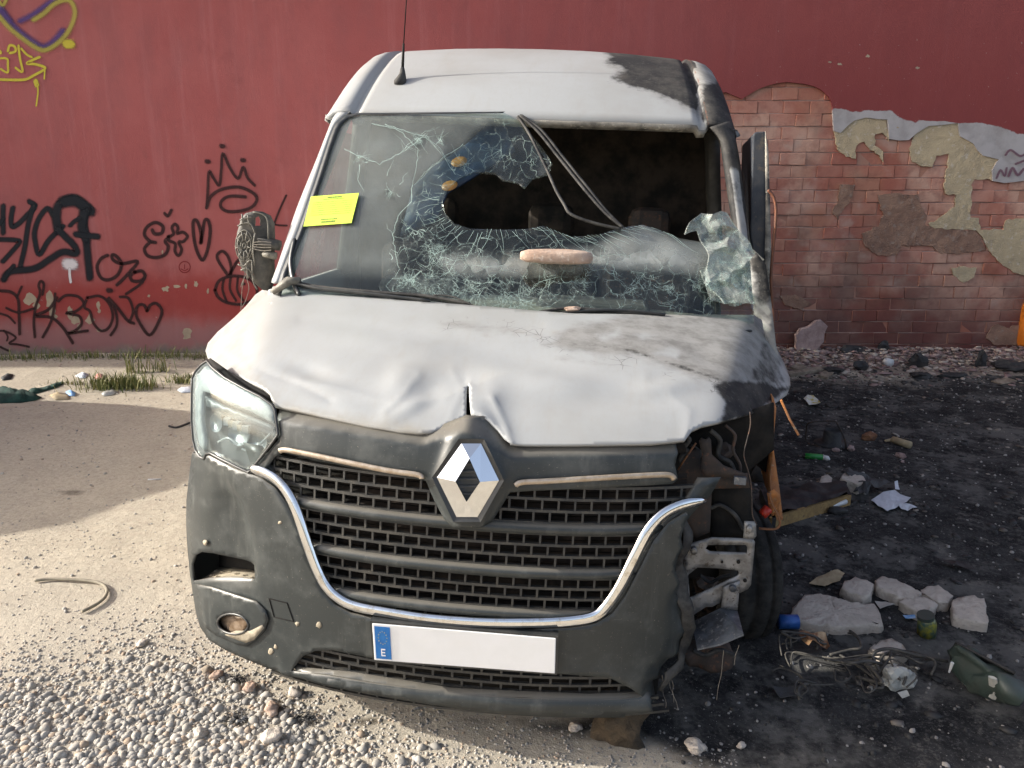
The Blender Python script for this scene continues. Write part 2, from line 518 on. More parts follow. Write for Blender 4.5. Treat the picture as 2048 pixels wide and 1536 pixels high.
gl = t.n.new('ShaderNodeBsdfGlossy'); gl.inputs['Roughness'].default_value = 0.05
lw = t.n.new('ShaderNodeLayerWeight'); lw.inputs[0].default_value = 0.5
refl = t.math('ADD', t.math('MULTIPLY', t.math('POWER', lw.outputs['Facing'], 5.0), 0.35), 0.04)
df = t.n.new('ShaderNodeBsdfDiffuse'); df.inputs[0].default_value = (0.34, 0.37, 0.37, 1)
m1 = t.n.new('ShaderNodeMixShader'); m2 = t.n.new('ShaderNodeMixShader')
t.l.new(refl, m1.inputs[0]); t.l.new(tr.outputs[0], m1.inputs[1]); t.l.new(gl.outputs[0], m1.inputs[2])
t.l.new(t.ramp(t.noise(12, 6, 0.7), 0.3, 0.8, 0.04, 0.16), m2.inputs[0])
t.l.new(m1.outputs[0], m2.inputs[1]); t.l.new(df.outputs[0], m2.inputs[2])
t.l.new(m2.outputs[0], t.out.inputs[0])
M['lamp_glass'] = t.m
M['reflector'] = simple('lamp_reflector', (0.42, 0.45, 0.47), (0.28, 0.30, 0.32), 12, 0.3, 0.8, 0.05, 60)
M['lamp_housing'] = simple('lamp_housing', (0.11, 0.12, 0.125), (0.16, 0.17, 0.175), 10, 0.45, 0.1, 0.05, 60)
M['lamp_strip'] = simple('lamp_strip', (0.56, 0.58, 0.59), (0.45, 0.47, 0.475), 10, 0.3, 0.0, 0.05, 60)
M['fog_glass'] = simple('fog_glass', (0.16, 0.11, 0.07), (0.28, 0.21, 0.15), 30, 0.25, 0.1, 0.05, 60)
M['dust_tan'] = simple('dusty_step', (0.34, 0.29, 0.21), (0.24, 0.21, 0.16), 20, 0.8, 0, 0.3, 120)
M['plate'] = simple('plate_white', (0.80, 0.80, 0.80), (0.77, 0.77, 0.76), 8, 0.4, 0, 0.0)
M['plate_blue'] = simple('plate_blue', (0.010, 0.13, 0.42), (0.02, 0.17, 0.46), 60, 0.4, 0, 0.0)
M['plate_star'] = simple('plate_star', (0.35, 0.35, 0.20), (0.2, 0.25, 0.25), 60, 0.5, 0, 0.0)
t = NT('lime_paper')
M['lime'] = t.set(color=(0.56, 0.80, 0.055), rough=0.6)
M['print'] = simple('faint_print', (0.10, 0.15, 0.03), (0.18, 0.25, 0.04), 50, 0.8, 0, 0)
M['mirror_plastic'] = simple('mirror_plastic', (0.045, 0.043, 0.038), (0.10, 0.09, 0.075), 20, 0.6, 0, 0.2, 120)
M['mirror_edge'] = simple('mirror_rib_plastic', (0.20, 0.185, 0.15), (0.11, 0.10, 0.08), 40, 0.6, 0, 0.2, 120)
M['wire'] = simple('bare_wire', (0.32, 0.28, 0.22), (0.16, 0.14, 0.12), 30, 0.6, 0, 0)
M['orange_wire'] = simple('orange_wire', (0.17, 0.06, 0.03), (0.11, 0.045, 0.025), 30, 0.6, 0, 0)
M['blue_refl'] = simple('blue_reflection', (0.008, 0.028, 0.070), (0.012, 0.020, 0.036), 9, 0.5, 0, 0.1)
M['amber'] = simple('amber_lamp', (0.42, 0.20, 0.03), (0.34, 0.15, 0.03), 9, 0.4, 0, 0.1)
M['red_plastic'] = simple('red_plastic', (0.45, 0.03, 0.015), (0.3, 0.02, 0.01), 9, 0.4, 0, 0.1)
# ================================================================== THE VAN
van = empty('burnt_van', tuple(VAN_T), VAN_ROT)
tag(van, 'wrecked white van with smashed windscreen, dented bonnet and one burnt-out front corner', 'van')

def dense(pairs):
    a = smooth_line(pairs, 8)
    return a[:, 0], a[:, 1]
_GZ = dense([(-0.1, .10), (.0, .055), (.08, .03), (.15, .015), (.25, .004), (.35, 0), (.5, 0), (.7, .008), (.9, .03), (1.0, .05), (1.1, .09), (1.3, .25)])
_HZ = dense([(-.3, .55), (-.1, .78), (0, .91), (.05, .975), (.10, 1.02), (.18, 1.068), (.3, 1.115), (.44, 1.160), (.7, 1.232), (.95, 1.29), (1.15, 1.33), (1.6, 1.42)])
_RZ = dense([(1.2, 1.84), (1.40, 1.985), (1.5, 2.055), (1.7, 2.182), (1.9, 2.282), (2.1, 2.335), (2.4, 2.368), (3.0, 2.38), (4.9, 2.38)])

def yf(x, hw=1.085):
    a = (np.abs(x) / hw).clip(0, 0.9999)
    return .17 * x * x + .5 * (1 - (1 - a ** 3.2) ** (1 / 3.2))
def yfas(x, z):
    return yf(x, np.interp(z, [.0, .25, .5, .75, 1.0], [1.135, 1.118, 1.10, 1.088, 1.085])) + np.interp(z, *_GZ)
def hz(x, y):
    yy = y - .35 * yf(x)
    base = np.interp(yy, *_HZ)
    ax = np.abs(x)
    s = (ax - np.interp(y, [.15, .5, .95], [.71, .79, .92])) / .022
    hinge = .022 * np.where(s > 20, s, np.log1p(np.exp(s.clip(-40, 20))))
    fall = np.interp(y, [.2, .5, 1.0], [.75, .70, .60]) * np.where(x > 0, 1.6, .85)
    return base + .022 * (1 - (x / .9) ** 2) - fall * hinge
def yws(x, z):
    return .952 + .70 * (z - 1.29) - .10 * (1 - (x / .93) ** 2)
FAS = lambda px, off=0.0: hit(px, lambda x, y, z: y - yfas(x, z) - off)
HOOD = lambda px: hit(px, lambda x, y, z: hz(x, y) - z)
WS = lambda px, off=0.0: hit(px, lambda x, y, z: y - yws(x, z) - off)
PLY = lambda c: (lambda px: hit(px, lambda x, y, z: y - c))
def vproj(P):
    d = np.asarray(P) @ VAN_M.T + VAN_T - CO
    z = d @ CF
    return np.stack([1024 + FPX * (d @ CR) / z, 768 - FPX * (d @ CU) / z], -1)
def fnoise(P, s, seed=0):
    from mathutils import noise as nz
    return np.array([nz.noise(Vector((p[0] * s + seed, p[1] * s, p[2] * s))) for p in P])

# ---------------------------------------------------------------- bonnet
HOOD_POLY = [(530, 576), (545, 572), (640, 580), (760, 592), (900, 607), (1000, 615), (1080, 622), (1150, 627), (1300, 629), (1420, 629), (1522, 630),
             (1533, 648), (1550, 688), (1568, 725), (1580, 755), (1581, 772), (1574, 790), (1545, 811), (1500, 829), (1440, 843), (1405, 850), (1385, 860), (1370, 880),
             (1300, 887), (1150, 890), (1060, 890), (1021, 889), (1008, 878), (996, 862), (980, 848), (960, 838), (942, 834), (939, 800), (938, 770), (934, 770), (933, 800), (932, 832), (910, 842), (885, 855), (862, 864), (840, 867),
             (800, 864), (740, 854), (680, 841), (620, 827), (565, 815), (549, 811), (543, 800), (539, 787), (525, 776), (490, 760), (455, 742), (428, 728), (415, 716), (411, 702), (416, 686), (435, 664), (470, 634), (492, 612), (510, 590)]
DENTS = [  # px, py, sx, sy, angle, amount (m, + is outward)
    (620, 742, 46, 16, 12, -0.0099), (640, 772, 60, 12, 10, 0.0043), (800, 762, 40, 26, -35, 0.0074), (862, 790, 34, 26, -35, -0.0081), (825, 815, 60, 14, -28, 0.0062),
    (930, 760, 60, 26, 5, -0.0074), (1030, 715, 150, 24, 8, -0.0099), (1110, 765, 90, 20, 6, 0.0087), (1230, 800, 130, 22, 0, -0.0062), (1330, 775, 70, 16, -6, 0.0074),
    (760, 655, 150, 14, 4, -0.0043), (780, 690, 120, 16, 4, 0.0037), (985, 790, 30, 40, 10, 0.0050), (970, 845, 30, 16, 30, 0.0099), (700, 820, 90, 16, 12, 0.0037), (1420, 715, 60, 22, 20, -0.0062), (1180, 668, 120, 10, 5, 0.0050)]
def hood_disp(pts, P):
    d = np.zeros(len(pts))
    for cx, cy, sx, sy, a, amt in DENTS:
        ca, sa = math.cos(math.radians(a)), math.sin(math.radians(a))
        u = (pts[:, 0] - cx) * ca + (pts[:, 1] - cy) * sa
        v = -(pts[:, 0] - cx) * sa + (pts[:, 1] - cy) * ca
        d += amt * np.exp(-(u / sx) ** 2 - (v / sy) ** 2)
    lip = np.exp(-((pts[:, 0] - 938) / 45) ** 2 - ((pts[:, 1] - 815) / 40) ** 2)
    d += np.where(pts[:, 0] > 936.5, .012, -.004) * lip
    for line_, amt, wd in (([(937, 772), (890, 796), (830, 808), (760, 800), (690, 780), (600, 762)], .003, 12), ([(940, 775), (1000, 752), (1090, 738), (1200, 742), (1290, 756)], .003, 14), ([(838, 752), (800, 800), (770, 825)], .004, 10), ([(905, 740), (925, 780), (900, 835)], .002, 8), ([(600, 640), (760, 634), (930, 640), (1080, 650)], -.003, 8), ([(985, 800), (1010, 850), (1022, 888)], .006, 8), ([(1340, 790), (1380, 820), (1372, 872)], .002, 10), ([(520, 740), (600, 770), (660, 800)], -.004, 8)):
        dd = polydist(pts, line_, False); d += amt * np.exp(-dd / wd)
    d += .0012 * fnoise(P, 5.0) + .0005 * fnoise(P, 17.0, 5)
    return d[:, None] * np.array([0, -.55, .83])
def hood_ash(p, P):
    a = mask(p, [(1090, 690), (1150, 655), (1235, 634), (1380, 622), (1530, 622), (1570, 720), (1540, 770), (1440, 770), (1350, 735), (1270, 712), (1180, 705)], 60)
    a = np.maximum(a, .62 * mask(p, [(870, 640), (990, 640), (1100, 660), (1090, 680), (960, 668), (880, 655)], 40))
    a = np.maximum(a, mask(p, [(1080, 706), (1140, 700), (1260, 735), (1200, 740), (1110, 728)], 30) * .55)
    for q in ([(1262, 668), (1290, 660), (1322, 668), (1315, 682), (1280, 682)], [(1300, 702), (1330, 694), (1362, 698), (1360, 722), (1310, 716)], [(1180, 668), (1240, 656), (1250, 680), (1200, 690)]):
        a = np.minimum(a, 1 - .8 * mask(p, q, 34))
    return a
def hood_soot(p, P):
    s = mask(p, [(1425, 772), (1470, 758), (1530, 762), (1562, 772), (1585, 775), (1500, 835), (1438, 848), (1452, 805)], 44) * .9
    s = np.maximum(s, .50 * mask(p, [(1530, 640), (1590, 760), (1560, 790), (1480, 770), (1510, 690)], 40))
    s = np.maximum(s, .50 * (1 - polydist(p, [(1145, 688), (1240, 696), (1330, 722), (1420, 752), (1480, 772)], False) / 16).clip(0, 1))
    s = np.maximum(s, .45 * (1 - polydist(p, [(1250, 632), (1262, 655), (1300, 690)], False) / 14).clip(0, 1))
    return s
def hood_dirt(p, P):
    d = (1 - (polydist(p, [(520, 580), (412, 700), (540, 790), (560, 815), (840, 867)], False) / 55)).clip(0, 1) * .6
    d = np.maximum(d, .55 * mask(p, [(420, 700), (520, 580), (520, 640), (500, 690), (540, 790)], 50))
    return np.maximum(d, .45 * mask(p, [(600, 650), (760, 645), (1100, 640), (1200, 650), (1100, 700), (900, 690)], 70))
def hood_crk(p, P):
    a = mask(p, [(860, 635), (1000, 630), (1130, 655), (1120, 690), (990, 680), (870, 660)], 30)
    b = mask(p, [(1090, 690), (1200, 690), (1350, 725), (1470, 775), (1440, 790), (1300, 750), (1150, 725)], 30)
    return np.maximum(a, b)
hood = patch('bonnet', HOOD_POLY, HOOD, M['paint'], van, step=6.5, thick=.012, disp=hood_disp,
             attrs={'ash': hood_ash, 'soot': hood_soot, 'dirt': hood_dirt, 'crackle': hood_crk})
hood['label'] = 'dented white bonnet, scorched grey on one side'
# underside frame seen below the lifted edge
patch('bonnet_underframe', [(552, 816), (700, 838), (860, 862), (890, 850), (935, 832), (985, 846), (1020, 880), (1360, 884), (1372, 872), (1372, 905), (1020, 915), (935, 880), (700, 880), (560, 850)],
      lambda p: FAS(p, .085), M['cavity'], van, step=24, thick=.01)

# ---------------------------------------------------------------- roof, gutters, sides
def roof_pts(y, xs_off):
    k = 1.035 + .04 * max(0.0, (1.9 - y) / .45)
    zt = float(np.interp(y, *_RZ)); lim = -.045 - .75 * (y - 1.425)
    xo = np.array([a for a, b in xs_off if a >= .73]); zo = np.array([b for a, b in xs_off if a >= .73])
    xl = float(np.interp(-lim, -zo, xo))
    return [(x * k if dz > lim else math.copysign(xl, x) * k + math.copysign(.02 * (dz - lim), x), y + (0 if dz > lim else .25 * (lim - dz)), zt + max(dz, lim)) for x, dz in xs_off]
SEC = [(0, .030), (.2, .0275), (.4, .0205), (.55, .010), (.63, .004), (.652, .000), (.662, -.020), (.682, -.020), (.692, .002), (.73, -.004), (.765, -.016), (.79, -.036), (.812, -.07), (.83, -.115), (.846, -.18), (.86, -.27)]
SEC = [(-x, z) for x, z in SEC[:0:-1]] + SEC
ys = list(np.linspace(1.425, 2.5, 30)) + list(np.linspace(2.6, 4.85, 14))
G = np.array([roof_pts(y, SEC) for y in ys])
# the front edge of the roof follows the curved top of the windscreen
for i, y in enumerate(ys):
    w = max(0.0, 1 - (y - 1.425) / .35)
    bow = -.085 * (1 - (G[i, :, 0] / .86) ** 2).clip(0, 1) * w
    G[i, :, 1] += bow
    G[i, :, 2] += bow * .62 * w
flat = G.reshape(-1, 3)
pp = vproj(flat)
front = flat[:, 1] < 2.6
rs = np.where(front, mask(pp, [(1200, 60), (1210, 108), (1238, 122), (1252, 140), (1248, 166), (1290, 180), (1345, 198), (1398, 226), (1412, 250), (1600, 260), (1500, 60)], 40), .9 * (flat[:, 0] > .3))
rs = np.where(front & (flat[:, 0] > .72), mask(pp, [(1400, 170), (1470, 150), (1500, 280), (1400, 260)], 60) * .9, rs)
ra = np.where(front, mask(pp, [(1190, 90), (1230, 140), (1300, 195), (1400, 245), (1500, 260), (1500, 60)], 60) * .8, 0)
rr_ = np.where((flat[:, 0] > .668 * 1.0) & (flat[:, 0] < .80) & (SEC_idx := np.tile(np.array([abs(x) in (.692,) and x > 0 for x, _ in SEC]), len(ys))), .62, 0)
m = MB(); m.grid(G, soot=rs, ash=ra, rusty=rr_, dirt=.25 * (flat[:, 1] < 1.55))
roof = m.build('roof', M['paint'], van, smooth=True, solid=.02)
roof['label'] = 'white roof scorched black along one gutter'
# header strip between roof edge and glass
m = MB()
ed = G[0]
hd = np.stack([ed + [0, .004, -.003], ed + [0, .008, -.014], ed + [0, .03, -.022], ed + [0, .06, -.020]])
m.grid(hd[:, 8:-8])
m.build('windscreen_header', M['burnt_trim'], van, smooth=True, solid=.01)
# side skins and rear (the windows of the cab doors are gone, the openings are real)
def side_x(z):
    return np.interp(z, [.1, .6, 1.0, 1.3, 1.8, 2.05, 2.2], [.96, 1.0, 1.0, .965, .895, .865, .845])
for sgn, nm in ((-1, 'nearside'), (1, 'offside')):
    # load area side, one sheet pressed with two long ribs
    zs = [.30, .45, .60, .68, .72, 1.0, 1.10, 1.14, 1.3, 1.6, 1.9, 2.08, 2.14]
    yy = np.linspace(2.05, 4.86, 16)
    g = np.array([[(sgn * (side_x(z) + (.012 if z in (.68, .72, 1.10, 1.14) else 0)), y, z) for y in yy] for z in zs])
    m = MB(); m.grid(g, soot=np.full(g.shape[0] * g.shape[1], .8 if sgn > 0 else 0.0))
    m.build('side_panel', M['paint'], van, smooth=True, solid=.012)
    # lower door
    if sgn < 0:
        g = np.array([[(sgn * side_x(z), y, z) for y in np.linspace(1.02, 2.03, 8)] for z in [.32, .5, .65, .68, .8, 1.0, 1.2, 1.27]])
        m = MB(); m.grid(g)
        dr = m.build('cab_door', M['paint'], van, smooth=True, solid=.03)
        m = MB(); m.grid(np.array([[(sgn * (side_x(z) - .01), y, z) for y in np.linspace(y0, 1.86, 5)] for z, y0 in ((1.27, 1.12), (1.5, 1.24), (1.75, 1.40), (1.92, 1.52))]), dust=.55, craze=0.0); m.build('door_window', M['glass'], dr, smooth=True)
        m = MB(); m.box((sgn * 1.0 - .012, 1.82, .98), (sgn * 1.0 + .005, 1.97, 1.02)); m.build('door_handle', M['bezel'], dr)
    if sgn > 0:
        m = MB(); m.grid(np.array([[(.90, y, z) for y in np.linspace(1.08, 1.9, 5)] for z in (.36, .6, .9, 1.16)])); m.build('sun_block_panel', M['cavity'], van, solid=.02)  # added unseen panel stops sunlight crossing the cab onto the ground
    # B pillar
    m = MB(); m.grid(np.array([[(sgn * (side_x(z) - .004), y, z) for y in (1.86, 1.95, 2.04)] for z in (1.25, 1.5, 1.8, 2.1)]))
    m.build('door_pillar', M['liner'], van, smooth=True, solid=.05)
m = MB(); m.grid(np.array([[(x, 4.86, z) for x in np.linspace(-float(side_x(z)) + .02 + max(0, z - 2.1) * .5, float(side_x(z)) - .02 - max(0, z - 2.1) * .5, 6)] for z in (.35, .9, 1.5, 2.0, 2.2, 2.33)])); m.build('rear_doors', M['paint'], van, solid=.02)
m = MB(); m.box((-.94, .75, .30), (.94, 4.84, .36)); m.build('floor_pan', M['black'], van)

# windscreen pillars: lofted between the outer edge and the edge of the opening, then turned back along the side
PIL_L = ([(536, 566), (553, 520), (583, 430), (604, 376), (625, 325), (645, 274), (660, 236), (666, 222)], [(560, 566), (576, 520), (606, 445), (624, 392), (641, 340), (658, 288), (674, 250), (700, 226)])
PIL_R = ([(1512, 600), (1506, 540), (1500, 470), (1492, 400), (1484, 330), (1474, 275), (1464, 240)], [(1490, 600), (1484, 540), (1474, 470), (1462, 400), (1452, 330), (1443, 282), (1420, 254)])
for sgn, (po, pi_) in ((-1, PIL_L), (1, PIL_R)):
    o_px = smooth_line(po, 4); i_px = smooth_line(pi_, 4); n_ = len(o_px)
    rows = []
    for a_, b_ in zip(o_px, i_px):
        us = (0, .25, .5, .75, 1)
        q = WS(np.array([a_ * (1 - u) + b_ * u for u in us]))
        q[:, 1] += np.array([.030, .008, -.006, -.008, .004])
        rows.append([q[0] + [-sgn * .02, .16, -.02], q[0] + [sgn * .004, .10, -.01], q[0] + [sgn * .003, .04, 0]] + list(q) + [q[4] + [-sgn * .004, .04, 0]])
    g = np.array(rows); fl = g.reshape(-1, 3); k_ = np.tile(np.arange(9), n_)
    s_ = np.zeros(len(fl)); a2 = np.zeros(len(fl))
    if sgn > 0:
        s_ = np.where(fl[:, 2] > 1.80, .62, .36 + .14 * np.sin(fl[:, 2] * 19)); a2 = np.full(len(fl), .5)
        s_ = np.where((k_ <= 3) | (k_ >= 7), .9, s_)
    m = MB(); m.grid(g, soot=s_, ash=a2)
    m.build('windscreen_pillar', M['paint'], van, smooth=True, solid=.003)
    if sgn < 0:
        m = MB(); m.tube([r[7] + np.array([.004, -.004, 0]) for r in rows], .007, 6); m.build('windscreen_seal', M['rubber'], van, smooth=True)
# wings under the pillars (front fenders)
g = []
for u in np.linspace(0, 1, 12):
    y = .52 + .55 * u
    g.append([(-(.90 + .05 * np.sin(a) + .0), y, 1.06 + .20 * u - .75 * (1 - np.cos(a)) * .35) for a in np.linspace(.2, 1.5, 8)])
m = MB(); m.grid(np.array(g), dirt=.5); m.build('wing', M['paint'], van, smooth=True, solid=.01)
# burnt off side wing: remains beside the windscreen foot
patch('wing', [(1500, 520), (1512, 505), (1532, 530), (1542, 600), (1552, 690), (1562, 735), (1540, 735), (1524, 640), (1508, 630)], lambda p: hit(p, lambda x, y, z: y - .93 - .25 * (1.0 - x)), M['paint'], van, step=10, thick=.008,
      attrs={'soot': lambda p, P: .30 + mask(p, [(1490, 500), (1560, 480), (1555, 600), (1520, 600)], 60) * .4, 'ash': lambda p, P: np.full(len(p), .55)})

# ---------------------------------------------------------------- windscreen
GLASS = [(552, 592), (566, 545), (600, 462), (634, 365), (664, 272), (674, 248), (690, 234), (715, 228), (800, 226), (1008, 225),
         (1034, 240), (1062, 268), (1090, 303), (1103, 326), (1096, 349), (1062, 358), (1046, 377), (1031, 366), (1000, 361), (985, 348), (945, 345), (915, 357), (894, 380), (885, 402),
         (890, 427), (908, 447), (940, 458), (1000, 460), (1050, 459), (1085, 452), (1110, 462), (1140, 475), (1200, 470), (1240, 456), (1286, 450), (1320, 462), (1360, 477), (1400, 484), (1440, 486), (1482, 500), (1503, 540), (1508, 646),
         (1300, 648), (1150, 645), (1000, 634), (900, 626), (760, 611), (640, 600)]
CLEAR = [(1010, 222), (985, 243), (950, 262), (927, 290), (895, 312), (865, 335), (828, 372), (822, 405), (798, 432), (786, 470), (790, 505), (800, 540), (775, 575), (800, 615), (1520, 660), (1520, 430), (1110, 330), (1060, 200)]
def g_dust_lit(p, P):
    d = .165 - .15 * mask(p, CLEAR, 14)
    d = d + .10 * np.exp(-((p[:, 0] - 760) / 90) ** 2 - ((p[:, 1] - 330) / 90) ** 2)
    low = mask(p, [(560, 530), (800, 545), (800, 620), (540, 600)], 40)
    d = d - .16 * low * (d > .1)
    d = np.maximum(d, .12 * mask(p, [(880, 505), (1050, 512), (1200, 520), (1200, 545), (900, 540)], 30))
    d = np.maximum(d, .46 * mask(p, [(1190, 500), (1240, 470), (1290, 455), (1360, 482), (1450, 492), (1500, 520), (1505, 570), (1440, 552), (1330, 535), (1250, 530), (1100, 545), (900, 545), (880, 515), (1000, 520)], 26))  # pale sagging glass and the sunlit dash behind it, put in as dust
    return d.clip(0, 1)
def g_disp(p, P):
    flap = mask(p, [(930, 300), (980, 250), (1030, 235), (1120, 300), (1110, 390), (960, 390), (930, 345)], 90)
    edge = mask(p, [(880, 445), (1090, 445), (1300, 440), (1520, 470), (1520, 520), (1300, 500), (900, 490)], 60)
    d = np.zeros_like(P)
    d[:, 1] = flap * .10 * ((p[:, 1] - 235) / 140).clip(0, 1) + .02 * edge + .010 * fnoise(P, 9.0) * mask(p, CLEAR, 80)
    return d
def g_craze(p, P):
    a = mask(p, [(800, 440), (880, 430), (930, 470), (1080, 480), (1300, 500), (1420, 520), (1420, 640), (760, 620), (770, 560)], 60) * .62
    a = np.maximum(a, mask(p, [(780, 540), (860, 500), (900, 520), (1000, 540), (1100, 560), (1120, 640), (780, 610)], 50) * .80)
    a = np.maximum(a, .5 * mask(p, [(830, 370), (930, 290), (1010, 235), (1110, 320), (1060, 380), (900, 390), (880, 440), (800, 460)], 30))
    for cx, cy, r in ((1165, 567, 22), (1266, 580, 24), (1335, 580, 22), (870, 505, 40), (1040, 600, 46), (820, 560, 36), (718, 318, 14), (784, 388, 12), (838, 278, 16), (880, 283, 14), (1400, 560, 30)):
        a = np.maximum(a, 1.0 * np.exp(-((p[:, 0] - cx) / r) ** 2 - ((p[:, 1] - cy) / r) ** 2))
    a = np.maximum(a, .24 * mask(p, [(690, 240), (1000, 235), (860, 340), (820, 420), (780, 480), (760, 420), (700, 380)], 60))
    return a
ws = patch('windscreen', GLASS, WS, M['glass'], van, step=9, thick=.005, disp=g_disp, attrs={'dust': g_dust_lit, 'craze': g_craze})
ws['label'] = 'shattered windscreen with a large jagged hole'
# cracks in the laminate: thin raised lines of crushed glass
rc = random.Random(5)
lines = []
def star(cx, cy, n, L, w=1.0, rings=2, squash=1.0):
    angs = sorted(rc.uniform(0, 2 * math.pi) for _ in range(n))
    rays_ = []
    for a in angs:
        l = L * rc.uniform(.45, 1.1); pts = [(cx, cy)]
        k = max(3, int(l / 10)); aa = a
        for i in range(1, k + 1):
            aa += rc.uniform(-.38, .38)
            pts.append((pts[-1][0] + math.cos(aa) * l / k, pts[-1][1] + math.sin(aa) * l / k * squash))
        rays_.append(pts); lines.append((pts, w * rc.uniform(.5, 1.1)))
    for r in range(rings):
        f = rc.uniform(.25, .9)
        for i in range(n):
            if rc.random() < .6:
                A = rays_[i]; B = rays_[(i + 1) % n]
                a = A[int(f * (len(A) - 1))]; b = B[int(min(1, f * rc.uniform(.8, 1.2)) * (len(B) - 1))]
                if math.hypot(a[0] - b[0], a[1] - b[1]) < L * .8:
                    lines.append(([a, ((a[0] + b[0]) / 2 + rc.uniform(-2, 2), (a[1] + b[1]) / 2 + rc.uniform(-2, 2)), b], w * .7))
for c_ in [(718, 318, 8, 34), (784, 388, 7, 30), (838, 278, 9, 42), (880, 283, 8, 34), (815, 295, 6, 60), (930, 330, 9, 60), (1000, 300, 8, 60), (1060, 320, 7, 45)]:
    star(c_[0], c_[1], c_[2] - 2, c_[3] * .8, w=.6, rings=1)
for c_ in [(1040, 600, 26, 62), (1010, 585, 14, 60), (1165, 567, 18, 26), (1266, 580, 18, 26), (1335, 580, 16, 26), (870, 510, 22, 70), (820, 560, 26, 55), (900, 545, 20, 70), (960, 590, 16, 60), (1100, 560, 14, 80), (1380, 560, 16, 40), (1210, 540, 9, 90), (1420, 590, 10, 40)]:
    star(c_[0], c_[1], c_[2] // 2, c_[3] * .7, w=.6, rings=2)
hole_edge = [(945, 345), (915, 357), (894, 380), (885, 402), (890, 427), (908, 447), (940, 458), (1000, 460), (1085, 452), (1140, 475), (1200, 470), (1286, 450), (1360, 477)]
for p in resample(hole_edge, 9, False):
    a = math.atan2(p[1] - 400, p[0] - 985) + rc.uniform(-.35, .35)
    l = rc.uniform(15, 70); pts = [tuple(p)]
    for i in range(7):
        a += rc.uniform(-.2, .2)
        pts.append((pts[-1][0] + math.cos(a) * l / 7, pts[-1][1] + math.sin(a) * l / 7))
    lines.append((pts, rc.uniform(.5, 1.2)))
for r_ in (22, 48, 78, 110):
    for _ in range(8):
        a0 = rc.uniform(.4, 4.4)
        pts = []
        for i in range(5):
            a = a0 + i * .05
            pts.append((985 + math.cos(a) * (100 + r_) * 1.05 + rc.uniform(-3, 3), 400 + math.sin(a) * (58 + r_) + rc.uniform(-3, 3)))
        lines.append((pts, rc.uniform(.4, .9)))
for pts in ([(745, 250), (800, 262), (838, 300), (826, 372)], [(690, 300), (760, 330), (815, 300), (850, 270), (880, 300), (900, 330)], [(826, 372), (822, 405), (798, 432), (786, 470), (790, 505), (800, 540), (772, 575), (800, 600)], [(927, 290), (895, 312), (865, 335), (828, 372)], [(720, 330), (715, 360), (730, 382)], [(770, 250), (850, 275), (905, 330)]):
    for q in range(2):
        lines.append(([(x + rc.uniform(-2, 2), y + rc.uniform(-2, 2)) for x, y in resample(pts, 9, False)], 1.0 if q == 0 else .5))
m = MB()
for pts, w in lines:
    P2 = np.array(pts)
    ok = inpoly(P2, GLASS)
    if ok.sum() < 2: continue
    run = []
    for i in range(len(P2)):
        if ok[i]: run.append(P2[i])
        if (not ok[i] or i == len(P2) - 1) and len(run) >= 2:
            R_ = np.array(run); T_ = np.gradient(R_, axis=0); T_ /= np.hypot(*T_.T)[:, None] + 1e-9
            N_ = np.stack([-T_[:, 1], T_[:, 0]], 1)
            tap = np.linspace(1, .35, len(R_))[:, None]
            Aq = R_ + N_ * w * .26 * tap; Bq = R_ - N_ * w * .26 * tap
            c0 = WS(np.vstack([Aq, Bq])); c0 = c0 + g_disp(np.vstack([Aq, Bq]), c0) + [0, -.006, .003]
            n_ = len(R_)
            m.add(c0, [(i2, i2 + 1, n_ + i2 + 1, n_ + i2) for i2 in range(n_ - 1)])
            run = []
        elif not ok[i]: run = []
cr = m.build('crack_lines', M['crack'], ws); cr['kind'] = 'stuff'
# black printed border of the glass, left and top
patch('ceramic_border', [(549, 590), (563, 543), (597, 460), (631, 363), (661, 270), (671, 246), (688, 231), (714, 226), (1010, 223), (1005, 226), (716, 230), (694, 237), (680, 251), (670, 274), (640, 366), (606, 464), (574, 545), (562, 592)], lambda p: WS(p, -.007), M['bezel'], ws, step=9, thick=.001)
# crumpled fold of glass at the far corner
FOLD = [(1362, 470), (1384, 440), (1400, 424), (1420, 430), (1450, 430), (1468, 455), (1490, 482), (1506, 510), (1509, 560), (1495, 600), (1445, 606), (1415, 575), (1400, 545), (1412, 515), (1408, 488), (1392, 465)]
def fold_disp(p, P):
    d = np.zeros_like(P)
    d[:, 1] = -.035 - .07 * np.abs(fnoise(P, 9.0, 4)) - .03 * fnoise(P, 21.0)
    d[:, 0] = .02 * fnoise(P, 15.0, 7)
    d[:, 2] = .03 * fnoise(P, 12.0, 9)
    return d
t = NT('crazed_glass')
vo = t.ramp(t.voro(55, 'DISTANCE_TO_EDGE'), 0.0, 0.10, 1.0, 0.0)
cc = t.mix(vo, t.mix(t.ramp(t.noise(14, 5), .4, .7), (.33, .39, .34), (.52, .55, .44)), (.72, .86, .78))
t.bump(vo, .5, .004)
M['crazed'] = t.set(color=cc, rough=.25)
patch('folded_glass', FOLD, WS, M['glass'], ws, step=13, thick=.005, disp=fold_disp, smooth=False, attrs={'dust': lambda p, P: .30 + .25 * fnoise(P, 11.0), 'craze': lambda p, P: np.full(len(p), .80)})
patch('folded_glass', [(1400, 540), (1440, 520), (1500, 530), (1507, 600), (1470, 612), (1420, 600)], lambda p: WS(p, -.012), M['glass'], ws, step=12, thick=.004, smooth=False, attrs={'dust': lambda p, P: np.full(len(p), .22), 'craze': lambda p, P: np.full(len(p), .85)}, disp=lambda p, P: np.stack([0 * p[:, 0], -.03 * np.abs(fnoise(P, 18.0, 2)), 0 * p[:, 0]], 1))

